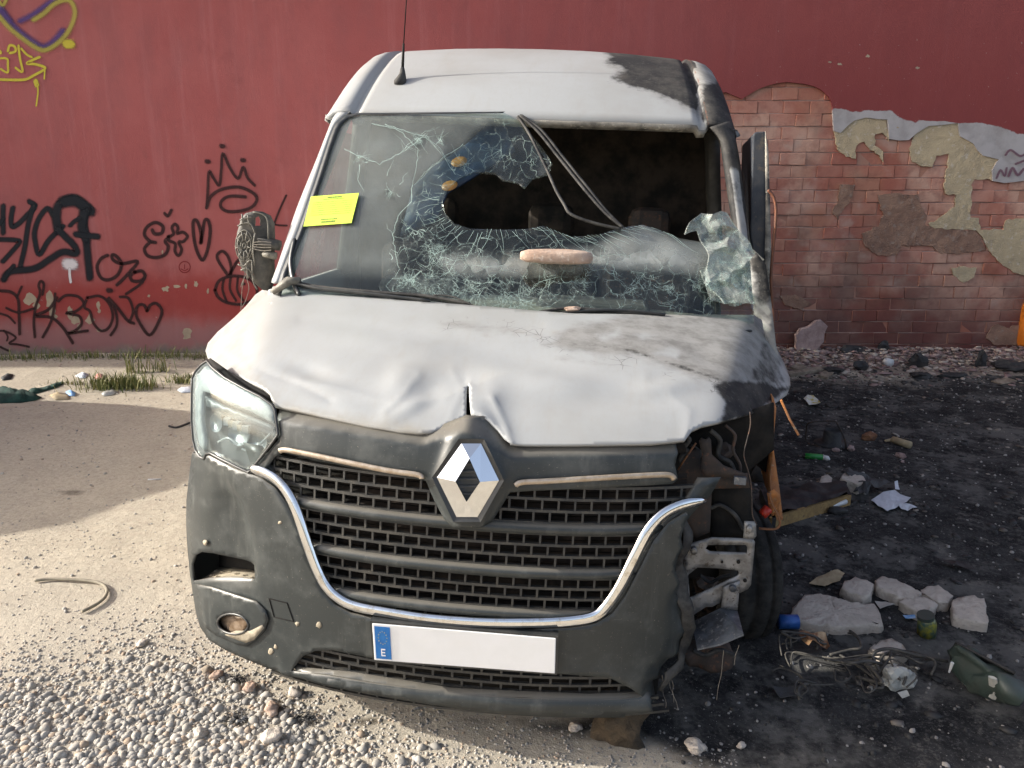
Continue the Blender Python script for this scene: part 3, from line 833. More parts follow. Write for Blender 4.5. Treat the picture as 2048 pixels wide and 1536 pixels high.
# strips of the glass seal hanging across the hole
m = MB()
sa = smooth_line([(1036, 233), (1060, 270), (1092, 335), (1112, 380), (1128, 408), (1142, 428), (1185, 445), (1242, 458)], 6)
m.tube(WS(sa, .01) + [0, -.01, 0], .006, 6); m.build('hanging_seal', M['rubber'], van, smooth=True)
m = MB()
for dx in (0, 9):
    sb = smooth_line([(1040 + dx * .3, 231), (1075 + dx, 262), (1120 + dx, 318), (1170 + dx, 380), (1210 + dx * .6, 425), (1246, 455)], 6)
    m.tube(WS(sb, -.005), .0065, 6)
m.build('hanging_seal', M['rubber'], van, smooth=True)

# ---------------------------------------------------------------- cab inside
m = MB(); m.prism([(-.88, 2.0, .36), (.88, 2.0, .36), (.88, 2.0, 1.8), (.80, 2.0, 2.2), (.66, 2.0, 2.27), (-.66, 2.0, 2.27), (-.80, 2.0, 2.2), (-.88, 2.0, 1.8)], (0, .03, 0)); m.build('bulkhead', M['cavity'], van)
g = np.array([[(x, y, z + .02 * math.cos(x * 3)) for x in np.linspace(-.86, .86, 14)] for y, z in ((.93, 1.215), (1.0, 1.235), (1.1, 1.245), (1.22, 1.25), (1.30, 1.235), (1.335, 1.19), (1.34, 1.05), (1.30, .8))])
m = MB(); m.grid(g); dash = m.build('dashboard', M['dash'], van, smooth=True, solid=.01)
m = MB(); m.box((-.55, 1.12, 1.25), (-.22, 1.30, 1.33)); m.build('instrument_hood', M['liner'], dash, bevel=.03)
m = MB(); m.box((.10, 1.05, 1.24), (.55, 1.28, 1.28)); m.build('document_tray', M['liner'], dash, bevel=.02)
m = MB()
cs = [(-.42 + .19 * math.cos(a), 1.45 - .05 * math.sin(a), 1.22 + .17 * math.sin(a)) for a in np.linspace(0, 2 * math.pi, 25)]
m.tube(cs, .014, 8); m.tube([(-.60, 1.45, 1.22), (-.42, 1.43, 1.20), (-.24, 1.45, 1.22)], .018, 6); m.tube([(-.42, 1.43, 1.20), (-.42, 1.34, 1.12)], .03, 8)
m.build('steering_wheel', M['black'], van, smooth=True)
for x0, x1 in ((-.72, -.22), (-.12, .34), (.36, .80)):
    m = MB(); m.box((x0, 1.78, .75), (x1, 1.92, 1.42)); m.box((x0, 1.45, .62), (x1, 1.85, .80)); m.box((x0 + .12, 1.80, 1.47), (x1 - .12, 1.90, 1.64))
    m.build('seat', M['rust_dark'] if x0 > 0 else M['cavity'], van, bevel=.05)
patch('reflection_sheet', [(826, 372), (866, 334), (930, 290), (975, 250), (1005, 245), (1030, 300), (960, 345), (895, 385), (870, 440), (800, 470)], lambda p: WS(p, .10), M['blue_refl'], van, step=20, thick=.012)  # blue reflection along the crack, put in as an added dark blue sheet
for cx, cy in ((918, 323), (899, 371)):
    patch('warning_label', [(cx + 16 * math.cos(a), cy + 10 * math.sin(a) - 3 * math.cos(a)) for a in np.linspace(0, 2 * math.pi, 16, endpoint=False)], lambda p: WS(p, .09), M['amber'], van, step=9, thick=.002)

# ---------------------------------------------------------------- wipers, cowl, aerial
m = MB(); m.grid(np.array([[(x, y + .06 * (1 - (x / .9) ** 2) * -1, z) for x in np.linspace(-.9, .9, 12)] for y, z in ((.86, 1.245), (.98, 1.235))])); m.build('cowl', M['bezel'], van, smooth=True, solid=.006)
def wiper(pts_arm, pts_blade, nm):
    m = MB(); m.tube(WS(smooth_line(pts_arm, 5), -.018), [.010, ] * (5 * (len(pts_arm) - 1) + 1), 6, flat=.5)
    w = m.build('wiper_arm', M['bezel'], van, smooth=True)
    m = MB(); b = WS(smooth_line(pts_blade, 5), -.012); m.tube(b, .007, 6); m.tube(b + [0, .004, -.012], .005, 4)
    m.build('wiper_blade', M['rubber'], w, smooth=True)
wiper([(556, 573), (590, 568), (640, 578), (740, 588), (860, 602)], [(566, 558), (640, 574), (760, 585), (850, 592), (940, 608)], 'l')
wiper([(1120, 628), (1180, 622), (1250, 622), (1330, 630)], [(1060, 628), (1130, 617), (1190, 620), (1290, 628)], 'r')
m = MB(); m.tube(WS([(545, 585), (578, 562), (600, 560)], -.03), [.012, .02, .012], 6); m.build('wiper_pivot', M['mirror_edge'], van, smooth=True)
m = MB(); m.tube(WS(smooth_line([(868, 590), (900, 592), (930, 603), (960, 618)], 4), -.02), .003, 5); m.build('washer_hose', M['rubber'], van, smooth=True)
g0 = WS([(588, 478), (580, 520), (585, 560), (598, 592)], -.01); m = MB(); m.tube(smooth_line(g0, 4), .013, 6, flat=.4); m.build('scuttle_trim', M['bezel'], van, smooth=True)
rp = hit([(801, 163)], lambda x, y, z: np.interp(y, *_RZ) + .02 - z)[0]
ant = MB(); ant.tube([rp + [0, 0, -.015], rp + [.0, 0, .0], rp + [.006, .01, .03], rp + [.004, .02, .06]], [.030, .028, .015, .008], 10)
a_o = ant.build('aerial_base', M['rubber'], van, smooth=True)
ant = MB(); ant.tube([rp + [.004, .02, .05], rp + [.006, .03, .16]], [.007, .005], 8); ant.tube([rp + [.006, .03, .16], rp + [.016, .05, .40], rp + [.024, .08, .66]], [.003, .0025, .002], 6)
ant.build('aerial_mast', M['black'], a_o, smooth=True)

# ---------------------------------------------------------------- bumper and front face
U_OUT_L = [(497, 946), (522, 956), (550, 976), (572, 1006), (590, 1046), (606, 1092), (624, 1140), (645, 1184), (670, 1210), (700, 1226), (760, 1240)]
U_OUT_R = [(860, 1253), (960, 1258), (1060, 1260), (1140, 1256), (1190, 1248), (1224, 1228), (1252, 1190), (1280, 1136), (1306, 1084), (1336, 1046), (1372, 1024)]
FOG_HOLE = [(386, 1162), (384, 1130), (390, 1111), (402, 1105), (425, 1110), (470, 1126), (502, 1137), (507, 1163), (460, 1158), (420, 1157)]
LOW_HOLE = [(583, 1340), (606, 1312), (630, 1302), (664, 1300), (745, 1316), (850, 1330), (960, 1337), (1110, 1344), (1220, 1352), (1262, 1372), (1285, 1392), (1180, 1396), (1040, 1392), (900, 1382), (760, 1364), (660, 1348)]
BUMPER = [(384, 906), (394, 905), (404, 914), (418, 910), (440, 922), (470, 936)] + U_OUT_L + U_OUT_R + \
         [(1378, 1032), (1368, 1052), (1362, 1078), (1366, 1096), (1356, 1112), (1350, 1140), (1360, 1166), (1352, 1190), (1364, 1214), (1372, 1250), (1376, 1276), (1366, 1300), (1362, 1326), (1340, 1332), (1326, 1350), (1322, 1372), (1308, 1378), (1312, 1406), (1302, 1424),
          (1240, 1430), (1120, 1430), (980, 1420), (860, 1404), (740, 1384), (650, 1366), (600, 1352), (577, 1350), (540, 1338), (490, 1318), (450, 1300), (418, 1280), (400, 1254), (392, 1226), (386, 1190), (380, 1150), (375, 1100), (372, 1050), (373, 1000), (378, 950)]
def bump_disp(p, P):
    # sculpted corner: the outer cheek sits back behind a soft crease running from the lamp down to the fog light
    cre = np.interp(p[:, 1], [900, 960, 1010, 1060, 1120, 1200, 1300], [440, 455, 478, 494, 503, 512, 500])
    s = 1 / (1 + np.exp((p[:, 0] - cre) / 5.0))
    d = np.zeros_like(P)
    top = np.interp(p[:, 1], [900, 940, 1000, 1140, 1180, 1250], [0, .3, 1, .9, .2, 0])
    d[:, 1] = -.022 * np.exp(-((p[:, 0] - 425) / 45) ** 2 - ((p[:, 1] - 985) / 60) ** 2)
    d[:, 1] += s * top * .040 * np.exp(-((cre - p[:, 0]) / 70) ** 2)
    low = np.interp(p[:, 1], [1290, 1330, 1360], [0, .2, 1])
    d[:, 1] += -.012 * low * (p[:, 0] > 560)
    tear = (1 - polydist(p, BUMPER[36:56], False) / 40).clip(0, 1) * (p[:, 0] > 1250)
    d[:, 1] += .05 * tear * tear + .03 * tear * fnoise(P, 16.0)
    return d
bump = patch('bumper', BUMPER, FAS, M['plastic'], van, step=9, holes=[FOG_HOLE, LOW_HOLE, [(466 + 33 * math.cos(a) * .99 - 3 * math.sin(a), 1248 + 33 * math.cos(a) * .15 + 22 * math.sin(a)) for a in np.linspace(0, 2 * math.pi, 18, endpoint=False)]], thick=.006, disp=bump_disp)
bump['label'] = 'dark grey plastic bumper torn off at one corner'
# its cheek turns back round the corner
edge = FAS([(384, 906), (378, 950), (373, 1000), (372, 1050), (375, 1100), (380, 1150), (386, 1190), (392, 1226), (400, 1254), (418, 1280), (450, 1300)])
g = np.array([[e + [-.004 * 0, dy, 0] + np.array([-.012 * (1 - math.exp(-dy * 8)), 0, 0]) for dy in (.0, .04, .1, .2, .32)] for e in edge])
m = MB(); m.grid(g); m.build('bumper_cheek', M['plastic'], van, smooth=True, solid=.005)
# torn melted flap
FL = [(1374, 1036), (1384, 1060), (1380, 1090), (1366, 1118), (1376, 1150), (1384, 1200), (1392, 1250), (1382, 1300), (1366, 1336), (1340, 1352), (1326, 1380), (1318, 1376), (1330, 1340), (1358, 1322), (1368, 1280), (1362, 1220), (1350, 1180), (1346, 1130), (1362, 1090), (1366, 1050)]
patch('torn_flap', FL, lambda p: FAS(p, .03), M['rubber'], van, step=8, thick=.006, smooth=True, disp=lambda p, P: np.stack([.01 * fnoise(P, 20.), .018 * np.sin(p[:, 1] * .045) + .012 * fnoise(P, 12., 3), 0 * p[:, 0]], 1))
# fog light pocket
patch('pocket_wall', [(388, 1176), (386, 1106), (404, 1096), (520, 1128), (530, 1176)], lambda p: FAS(p) + [.035, .11, 0], M['black'], bump, step=12, thick=.004)
st0 = FAS([(392, 1166), (424, 1168), (466, 1176), (512, 1190)]) + [.03, .11, .004]
st1 = FAS([(388, 1168), (420, 1176), (460, 1190), (512, 1205)], .002)
m = MB(); m.grid(np.array([st0 + (st1 - st0) * k for k in np.linspace(0, 1, 6)])); stp = m.build('pocket_step', M['dust_tan'], bump, smooth=True, solid=.003)
for r_ in range(3):
    for c_ in range(7):
        k = .25 + .25 * r_; a = (c_ + .5 + .3 * (r_ % 2)) / 7.6
        i = a * 3; i0 = min(2, int(i)); p = (st0[i0] + (st0[i0 + 1] - st0[i0]) * (i - i0)) * (1 - k) + (st1[i0] + (st1[i0 + 1] - st1[i0]) * (i - i0)) * k
        m = MB(); m.box(tuple(p + [-.007, -.003, .0]), tuple(p + [.007, .003, .004])); m.build('grip_rib', M['dust_tan'], stp)
FOGF = [(388, 1168), (420, 1174), (462, 1188), (512, 1204), (530, 1222), (536, 1240), (528, 1262), (508, 1282), (492, 1292), (470, 1288), (430, 1270), (404, 1250), (394, 1215)]
ring = lambda cx, cy, rx, ry, n=20, rot=0: [(cx + rx * math.cos(a) * math.cos(rot) - ry * math.sin(a) * math.sin(rot), cy + rx * math.cos(a) * math.sin(rot) + ry * math.sin(a) * math.cos(rot)) for a in np.linspace(0, 2 * math.pi, n, endpoint=False)]
fogp = patch('fog_light_surround', FOGF, lambda p: FAS(p, -.008), M['plastic'], bump, step=8, holes=[ring(466, 1248, 31, 20, rot=.15)], thick=.006)
patch('pocket_cover', [(470, 1262), (500, 1262), (524, 1250), (528, 1256), (508, 1280), (492, 1286), (474, 1280), (450, 1270)], lambda p: FAS(p, -.0095), M['dust_tan'], bump, step=9, thick=.003)
patch('fog_light', ring(468, 1248, 30, 19, rot=.15), lambda p: FAS(p, .012), M['fog_glass'], bump, step=8, thick=.01)
e1 = FAS(ring(466, 1248, 31, 20, 24, rot=.15), -.008); m = MB(); m.tube(list(e1) + [e1[0]], .004, 6, caps=False); m.build('fog_light_ring', M['bezel'], bump, smooth=True)
# tow-eye cover
tc = [(538, 1197), (574, 1206), (587, 1243), (548, 1234)]
l3 = FAS(resample(tc, 8), -.001); m = MB(); m.tube(list(l3) + [l3[0]], .0018, 4, caps=False); m.build('tow_cover', M['black'], bump)
# mud splats
sp = random.Random(3)
for (cx, cy, r) in ((595, 1248, 5), (638, 1251, 6), (541, 1304, 6), (551, 1294, 4), (560, 1045, 4), (410, 1085, 5)):
    patch('mud_splat', [(cx + r * sp.uniform(.6, 1.15) * math.cos(a), cy + r * sp.uniform(.7, 1.4) * math.sin(a)) for a in np.linspace(0, 2 * math.pi, 9, endpoint=False)], lambda p: FAS(p, -.0012), M['dust_tan'], bump, step=4, thick=.0008)
# splitter lip below
LIP = [(578, 1344), (600, 1346), (700, 1356), (800, 1372), (900, 1385), (1040, 1395), (1180, 1398), (1300, 1396), (1306, 1424), (1180, 1433), (1000, 1426), (860, 1408), (720, 1384), (600, 1356)]
patch('bumper_lip', LIP, lambda p: FAS(p, -.022), M['plastic'], bump, step=9, thick=.015, disp=lambda p, P: np.stack([0 * p[:, 0], .03 * (1 - ((p[:, 1] - np.interp(p[:, 0], [578, 800, 1040, 1300], [1344, 1372, 1395, 1396])) / 14)).clip(0, 1), 0 * p[:, 0]], 1))

# ---- radiator grille, built from its own symmetric layout
def fp(x, z, off=0.0):
    x = np.asarray(x, float); z = np.asarray(z, float)
    return np.stack([x + 0 * z, yfas(x, z + 0 * x) + off, z + 0 * x], -1)
def chrome_x(z):   # inner half-width of the chrome frame
    return np.interp(z, [.46, .485, .51, .56, .62, .70, .78, .84, .875, .93], [.30, .37, .40, .435, .462, .50, .545, .59, .63, .66])
def web_mesh(rows, xlim, pitch, rib, webw, depth, off):
    m = MB()
    for k, (z1, z0) in enumerate(rows):
        w0 = xlim(z0); w1 = xlim(z1); wm = min(w0, w1)
        last = k == len(rows) - 1 or abs(rows[k + 1][0] - z0) > 1e-6
        for z, hh in (((z0, rib), (z1, rib)) if last else ((z1, rib),)):
            wl = float(xlim(z)) + .01
            xs = np.linspace(-wl, wl, 25)
            a = fp(xs, np.full(25, z - hh), off); b = fp(xs, np.full(25, z + hh), off); c = b + [0, depth, 0]; d = a + [0, depth, 0]
            m.grid(np.stack([a, b, c, d, a], 0))
        n = int(wm * 2 / pitch)
        for j in range(-n // 2 - 1, n // 2 + 2):
            x = (j + (.5 if k % 2 else 0.0)) * pitch
            if abs(x) > wm: continue
            a = fp([x - webw, x + webw], [z0, z0], off + .001); b = fp([x - webw, x + webw], [z1, z1], off + .001)
            q = [a[0], a[1], b[1], b[0]]
            m.prism([Vector(p) for p in q], (0, depth - .002, 0))
    return m
ZR = []
z = .905
for grp, (n, ph) in enumerate(((3, .0345), (3, .0335), (3, .0325), (2, .026))):
    for i in range(n):
        ZR.append((round(z, 5), round(z - ph, 5))); z = round(z - ph, 5)
    z -= .031 if grp < 3 else 0
def xl(z): return float(chrome_x(z)) + .0
gm = web_mesh(ZR, xl, .046, .0038, .0030, .012, .018).build('grille_mesh', M['mesh_plastic'], van); gm['kind'] = 'stuff'
for zb in (.905 - 3 * .0345 - .0155, .905 - 3 * .068 - .031 - .0155 - 0, .905 - 3 * .1005 - .062 - .0155):
    w = float(chrome_x(zb)) + .005
    xs = np.linspace(-w, w, 33)
    prof = [(-.017, .010), (-.012, -.006), (.004, -.014), (.014, -.004), (.017, .014)]
    m = MB(); m.grid(np.stack([fp(xs, np.full(33, zb + dz), o + .012 + .012 * (np.abs(xs) / w) ** 6) for dz, o in prof]))
    m.build('grille_slat', M['plastic'], van, smooth=True, solid=.006)
# louvred panel and radiator behind the mesh
m = MB()
for k in range(26):
    zz = .46 + k * .018
    xs = np.linspace(-.62, .62, 9); a = fp(xs, np.full(9, zz), .075); b = fp(xs, np.full(9, zz + .010), .085)
    m.grid(np.stack([a, b]))
m.build('radiator_fins', M['cavity'], van, solid=.002)
m = MB(); xs = np.linspace(-.72, .60, 12); m.grid(np.stack([fp(xs, np.full(12, zz), .12) for zz in np.linspace(.15, 1.0, 6)])); m.build('radiator', M['black'], van, solid=.02)
# side margins of the grille, between mesh and chrome frame
for sgn in (-1, 1):
    zz = np.linspace(.50, .93, 18); cx = chrome_x(zz)
    m = MB(); m.grid(np.stack([fp(sgn * (cx - .018), zz, .020), fp(sgn * (cx + .0), zz, .012), fp(sgn * (cx + .05), zz, .006)])); m.build('grille_margin', M['plastic'], van, smooth=True, solid=.004)
# chrome frame, traced
cl = smooth_line([(500, 937), (528, 945), (556, 962), (578, 990), (596, 1030), (612, 1080), (630, 1130), (650, 1170), (676, 1196), (712, 1213), (780, 1226), (860, 1238), (960, 1245), (1060, 1246), (1140, 1242), (1190, 1232), (1216, 1208), (1242, 1168), (1270, 1110), (1296, 1060), (1326, 1028), (1364, 1010), (1412, 1001)], 4)
Pc = FAS(cl, -.004)
m = MB()
rad = np.full(len(Pc), .0165); rad[:4] = [.006, .012, .015, .0165]; rad[-1] = .004; rad[-2] = .010; rad[-3] = .0135
vs = []; n_ = 10
m.tube(Pc, list(rad), n_, flat=.55, up=(0, 1, 0)); m.build('chrome_frame', M['chrome'], van, smooth=True)
# upper grille panel with its central badge seat
TOPP = [(548, 818), (610, 828), (700, 846), (780, 862), (845, 868), (888, 855), (930, 836), (962, 840), (985, 852), (1010, 882), (1022, 892), (1150, 892), (1300, 890), (1352, 884), (1356, 905), (1350, 930), (1356, 958), (1345, 968),
        (1200, 976), (1060, 982), (1020, 985), (1005, 1010), (985, 1042), (965, 1050), (908, 1050), (890, 1040), (868, 1000), (852, 962), (800, 952), (700, 935), (620, 918), (565, 905), (548, 915), (535, 935), (500, 948), (556, 880), (556, 850)]
def top_disp(p, P):
    d = np.zeros_like(P)
    hx = np.abs(p[:, 0] - 936) / 66.0 + np.abs(p[:, 1] - 960) / 190.0
    d[:, 1] = -.020 * (1 / (1 + np.exp((hx - 1.0) * 14)))
    d[:, 1] += .05 * (1 - (p[:, 1] - np.interp(p[:, 0], [548, 845, 935, 1022, 1352], [818, 868, 836, 892, 884])) / 22).clip(0, 1)
    return d
patch('grille_panel', TOPP, lambda p: FAS(p, .004), M['plastic'], van, step=8, thick=.006, disp=top_disp)
for pts in ([(558, 903), (572, 900), (620, 909), (700, 926), (780, 942), (836, 950), (844, 958)], [(1030, 972), (1044, 965), (1100, 962), (1200, 956), (1290, 951), (1338, 950), (1349, 960)]):
    L_ = smooth_line(pts, 5); q = FAS(L_, -.010); r_ = np.full(len(q), .0085); r_[0] = r_[-1] = .003
    m = MB(); m.tube(q, list(r_), 8, flat=.6, up=(0, 1, 0)); m.build('grille_trim', M['dusty_trim'], van, smooth=True)
# badge: seat and a bevelled lozenge with an open middle
HEX = [(923, 887), (962, 887), (998, 961), (955, 1034), (913, 1034), (874, 955)]
seat = [(917, 878), (968, 878), (1008, 961), (961, 1044), (907, 1044), (864, 955)]
m = MB(); a = FAS(seat, -.034); b = FAS(HEX, -.028); c = FAS(seat, .01)
m.add(np.vstack([c, a, b]), [(i, (i + 1) % 6, 6 + (i + 1) % 6, 6 + i) for i in range(6)] + [(6 + i, 6 + (i + 1) % 6, 12 + (i + 1) % 6, 12 + i) for i in range(6)] + [tuple(range(12, 18))])
bs = m.build('badge_seat', M['bezel'], van)
INN = [(939, 917), (960, 964), (933, 1004), (911, 963)]
o3 = FAS(HEX, -.030); i3 = FAS(INN, -.050); iw = FAS(INN, -.029); ob = FAS(HEX, -.027)
m = MB()
V_ = np.vstack([o3, i3, iw, ob])
m.add(V_, [(0, 1, 6), (1, 2, 7, 6), (2, 3, 8, 7), (3, 4, 8), (4, 5, 9, 8), (5, 0, 6, 9)] + [(6 + i, 6 + (i + 1) % 4, 10 + (i + 1) % 4, 10 + i) for i in range(4)] + [(i, (i + 1) % 6, 14 + (i + 1) % 6, 14 + i) for i in range(6)])
lg = m.build('lozenge_badge', M['logo'], van)
lg['label'] = 'chrome lozenge badge with open centre'
for k in range(5):
    y_ = 928 + k * 15
    m = MB(); q = FAS([(918, y_), (954, y_)], -.030); m.tube(q, .0035, 6); m.build('badge_louvre', M['bezel'], bs)
# lower mesh
low = []
for k in range(6): low.append((round(.352 - k * .0275, 5), round(.352 - (k + 1) * .0275, 5)))
gl_ = web_mesh(low, lambda z: float(np.interp(z, [.18, .24, .30, .36], [.62, .58, .50, .42])), .058, .0042, .0035, .010, .010).build('lower_grille_mesh', M['mesh_plastic'], van); gl_['kind'] = 'stuff'
# number plate: blank white face, blue band with E
pl = FAS([(745, 1245), (1112, 1275), (1110, 1345), (750, 1318)], -.030)
q0, q1, q2, q3 = [Vector(p) for p in pl]
nrm = (q1 - q0).cross(q3 - q0).normalized()
if nrm.y > 0: nrm = -nrm
m = MB(); m.prism([q0, q1, q2, q3], nrm * .006); plate = m.build('number_plate', M['plate'], van, bevel=.002)
plate['label'] = 'white number plate with blue country band'
def pu(u, v, o=.0075): return q0 * (1 - u) * (1 - v) + q1 * u * (1 - v) + q2 * u * v + q3 * (1 - u) * v + nrm * o
m = MB(); m.prism([pu(.012, .06, .0065), pu(.098, .06, .0065), pu(.098, .94, .0065), pu(.012, .94, .0065)], nrm * .0008); m.build('country_band', M['plate_blue'], plate)
m = MB()
for a in np.linspace(0, 2 * math.pi, 12, endpoint=False):
    c_ = (.055 + .024 * math.cos(a), .36 + .17 * math.sin(a))
    m.prism([pu(c_[0] + .004 * math.cos(b), c_[1] + .022 * math.sin(b), .0076) for b in (0, 1.57, 3.14, 4.71)], nrm * .0004)
m.build('star_ring', M['plate_star'], plate)
m = MB()
for (u0, v0, u1, v1) in ((.042, .66, .048, .86), (.048, .66, .066, .695), (.048, .743, .064, .777), (.048, .825, .066, .86)):
    m.prism([pu(u0, v0, .0076), pu(u1, v0, .0076), pu(u1, v1, .0076), pu(u0, v1, .0076)], nrm * .0004)
m.build('country_letter', M['plate'], plate)
m = MB(); e_ = [pu(-.012, -.05, 0), pu(1.012, -.05, 0), pu(1.012, 1.05, 0), pu(-.012, 1.05, 0)]; m.prism([p - nrm * .022 for p in e_], nrm * .025); m.build('plate_holder', M['bezel'], van)

# ---------------------------------------------------------------- headlight
LENS = [(384, 757), (390, 744), (402, 730), (414, 722), (424, 735), (450, 756), (490, 778), (520, 793), (544, 810), (550, 820), (556, 869), (540, 892), (518, 920), (497, 945), (470, 932), (440, 917), (420, 906), (412, 908), (408, 918), (400, 914), (391, 901), (386, 880), (383, 840), (383, 800)]
def LMP(p, d):
    q = FAS(p, -.002); v = q - VO
    return q + v / np.linalg.norm(v, axis=1)[:, None] * d
hl = patch('headlight', LENS, lambda p: LMP(p, .085), M['lamp_housing'], van, step=11, thick=.004)
hl['label'] = 'intact dusty headlight'
patch('lamp_lens', LENS, lambda p: LMP(p, 0), M['lamp_glass'], hl, step=9, thick=.003)
patch('daytime_strip', [(396, 742), (412, 727), (424, 742), (455, 762), (500, 784), (541, 806), (546, 828), (546, 846), (500, 822), (450, 800), (420, 786), (405, 782), (403, 840), (411, 885), (409, 903), (399, 890), (391, 850), (390, 780)], lambda p: LMP(p, .02), M['lamp_strip'], hl, step=9, thick=.012)
patch('lamp_brow', [(410, 792), (450, 812), (500, 832), (546, 852), (548, 862), (500, 846), (450, 828), (412, 812)], lambda p: LMP(p, .03), M['lamp_housing'], hl, step=9, thick=.02)
for (cx, cy, rx, ry, o) in ((432, 845, 13, 20, .055), (478, 868, 22, 24, .05), (514, 884, 20, 22, .05)):
    rr2 = [LMP(ring(cx, cy, rx * k, ry * k, 18), o + .025 * (1 - k * k)) for k in (1, .75, .5, .25, .05)]
    m = MB(); m.grid(np.array(rr2), closeu=True); m.build('reflector_bowl', M['reflector'], hl, smooth=True)
for k in range(5):
    m = MB(); q = LMP([(452 + k * 9, 836 + k * 4), (459 + k * 9, 850 + k * 4)], .03); m.box(tuple(q.min(0) - .002), tuple(q.max(0) + .003)); m.build('lamp_cell', M['chrome'] if k % 2 else M['lamp_strip'], hl)
for pts in ([(436, 884), (456, 876), (474, 888)], [(484, 898), (506, 900), (540, 868)], [(432, 906), (448, 912)], [(498, 912), (516, 918)]):
    m = MB(); q = LMP(smooth_line(pts, 5), .03); m.tube(q, .003, 6); m.build('lamp_rim', M['lamp_strip'], hl)
lp = LMP(resample(LENS, 6), 0); m = MB(); m.tube(list(lp) + [lp[0]], .004, 6, caps=False); m.build('lamp_gasket', M['bezel'], hl, smooth=True)
# wing edge between bonnet and lamp, and the dark gap
patch('bonnet_gap', [(414, 722), (420, 716), (460, 744), (545, 792), (550, 812), (520, 796), (470, 770), (430, 745)], lambda p: FAS(p, .06), M['black'], van, step=10, thick=.003)

# ---------------------------------------------------------------- burnt-out corner
patch('slam_panel', [(1330, 884), (1374, 870), (1420, 846), (1500, 822), (1548, 806), (1548, 900), (1500, 940), (1510, 1080), (1370, 1100), (1340, 1000)], PLY(.42), M['black'], van, step=22, thick=.01)
patch('inner_wing', [(1470, 830), (1530, 818), (1538, 900), (1532, 945), (1512, 930), (1495, 960), (1488, 900)], PLY(.55), M['black'], van, step=18, thick=.01)
patch('radiator_support', [(1345, 905), (1400, 900), (1404, 950), (1496, 948), (1500, 976), (1424, 978), (1420, 1064), (1390, 1078), (1366, 1040), (1380, 1004), (1345, 990)], PLY(.27), M['rust_dark'], van, step=16, thick=.01)
patch('lamp_bracket', [(1398, 882), (1404, 876), (1412, 880), (1418, 874), (1422, 880), (1424, 910), (1448, 932), (1496, 950), (1494, 957), (1410, 953), (1402, 944), (1404, 910)], PLY(.24), M['rust_dark'], van, step=12, thick=.006)
patch('duct', [(1420, 976), (1504, 968), (1508, 1074), (1424, 1078)], PLY(.31), M['black'], van, step=20, thick=.05)
m = MB(); q = PLY(.235)([(1468, 952), (1490, 968)]); m.box((q[0][0], .225, q[1][2]), (q[1][0], .245, q[0][2])); m.build('earth_tab', M['blue_steel'], van)
SLOT = [(1416, 1090), (1492, 1090), (1495, 1096), (1494, 1106), (1420, 1103), (1411, 1098)]
TRI = [(1376, 1150), (1395, 1135), (1440, 1137), (1476, 1141), (1478, 1147), (1474, 1152), (1380, 1196)]
BR = [(1366, 1092), (1396, 1083), (1424, 1075), (1506, 1078), (1510, 1084), (1508, 1110), (1502, 1170), (1496, 1178), (1480, 1186), (1470, 1182), (1444, 1196), (1440, 1206), (1424, 1214), (1412, 1214), (1384, 1232), (1376, 1200), (1368, 1150)]
br = patch('crash_bracket', BR, PLY(.245), M['steel'], van, step=9, holes=[SLOT, TRI], thick=.005)
for cx, cy, r in ((1388, 1103, 7), (1444, 1124, 3), (1477, 1124, 4), (1490, 1161, 4)):
    patch('bolt' if r > 5 else 'bolt_hole', ring(cx, cy, r, r, 10), PLY(.240 if r < 5 else .228), M['black'] if r < 5 else M['steel'], br, step=5, thick=.001 if r < 5 else .016)
tb = patch('bracket_tab', [(1446, 1174), (1480, 1162), (1478, 1190), (1475, 1221), (1442, 1217), (1445, 1196)], PLY(.232), M['steel'], van, step=10, thick=.005)
patch('bolt', ring(1466, 1178, 8, 7, 10), PLY(.222), M['blue_steel'], tb, step=5, thick=.008)
sq = patch('hinge_plate', [(1489, 1043), (1512, 1044), (1513, 1072), (1508, 1078), (1487, 1077)], PLY(.225), M['steel'], van, step=9, thick=.006)
patch('bolt', ring(1500, 1059, 7, 7, 8), PLY(.212), M['steel'], sq, step=5, thick=.012)
# sloping undertray plate
w = PLY(.232)([(1384, 1244), (1441, 1216), (1475, 1222)]); w2 = PLY(.10)([(1394, 1298), (1440, 1288), (1487, 1268)])
m = MB(); m.add(np.vstack([w, w2]), [(0, 1, 4, 3), (1, 2, 5, 4)]); m.build('undertray_plate', M['blue_steel'], van, solid=.006)
# wing skin hanging in a rusty strip, twisted strap, loose wire
st = [((1553, 816), .50), ((1547, 880), .50), ((1545, 920), .48), ((1542, 960), .46), ((1546, 1000), .44), ((1556, 1040), .42)]
rows = []
for (p, yy_) in st:
    c_ = PLY(yy_)([p])[0]
    rows.append([c_, c_ + [.012, .10, .01], c_ + [.016, .26, .02]])
m = MB(); m.grid(np.array(rows)); m.build('wing_remnant', M['rust_orange'], van, smooth=True, solid=.004)
patch('wing_remnant', [(1546, 890), (1552, 930), (1560, 985), (1566, 1040), (1558, 1038), (1548, 1000), (1538, 976), (1540, 950)], PLY(.47), M['rust_orange'], van, step=9, thick=.004)
patch('twisted_strap', [(1530, 980), (1544, 972), (1556, 985), (1560, 1005), (1558, 1036), (1548, 1040), (1538, 1012)], PLY(.40), M['rust_orange'], van, step=9, thick=.004, disp=lambda p, P: np.stack([0 * p[:, 0], .03 * np.sin(p[:, 1] * .05), 0 * p[:, 0]], 1))
m = MB(); m.tube(PLY(.36)(smooth_line([(1538, 985), (1545, 1010), (1556, 1030), (1560, 1048), (1550, 1058), (1518, 1057)], 4)), .004, 5); m.build('bent_rod', M['rust'], van, smooth=True)
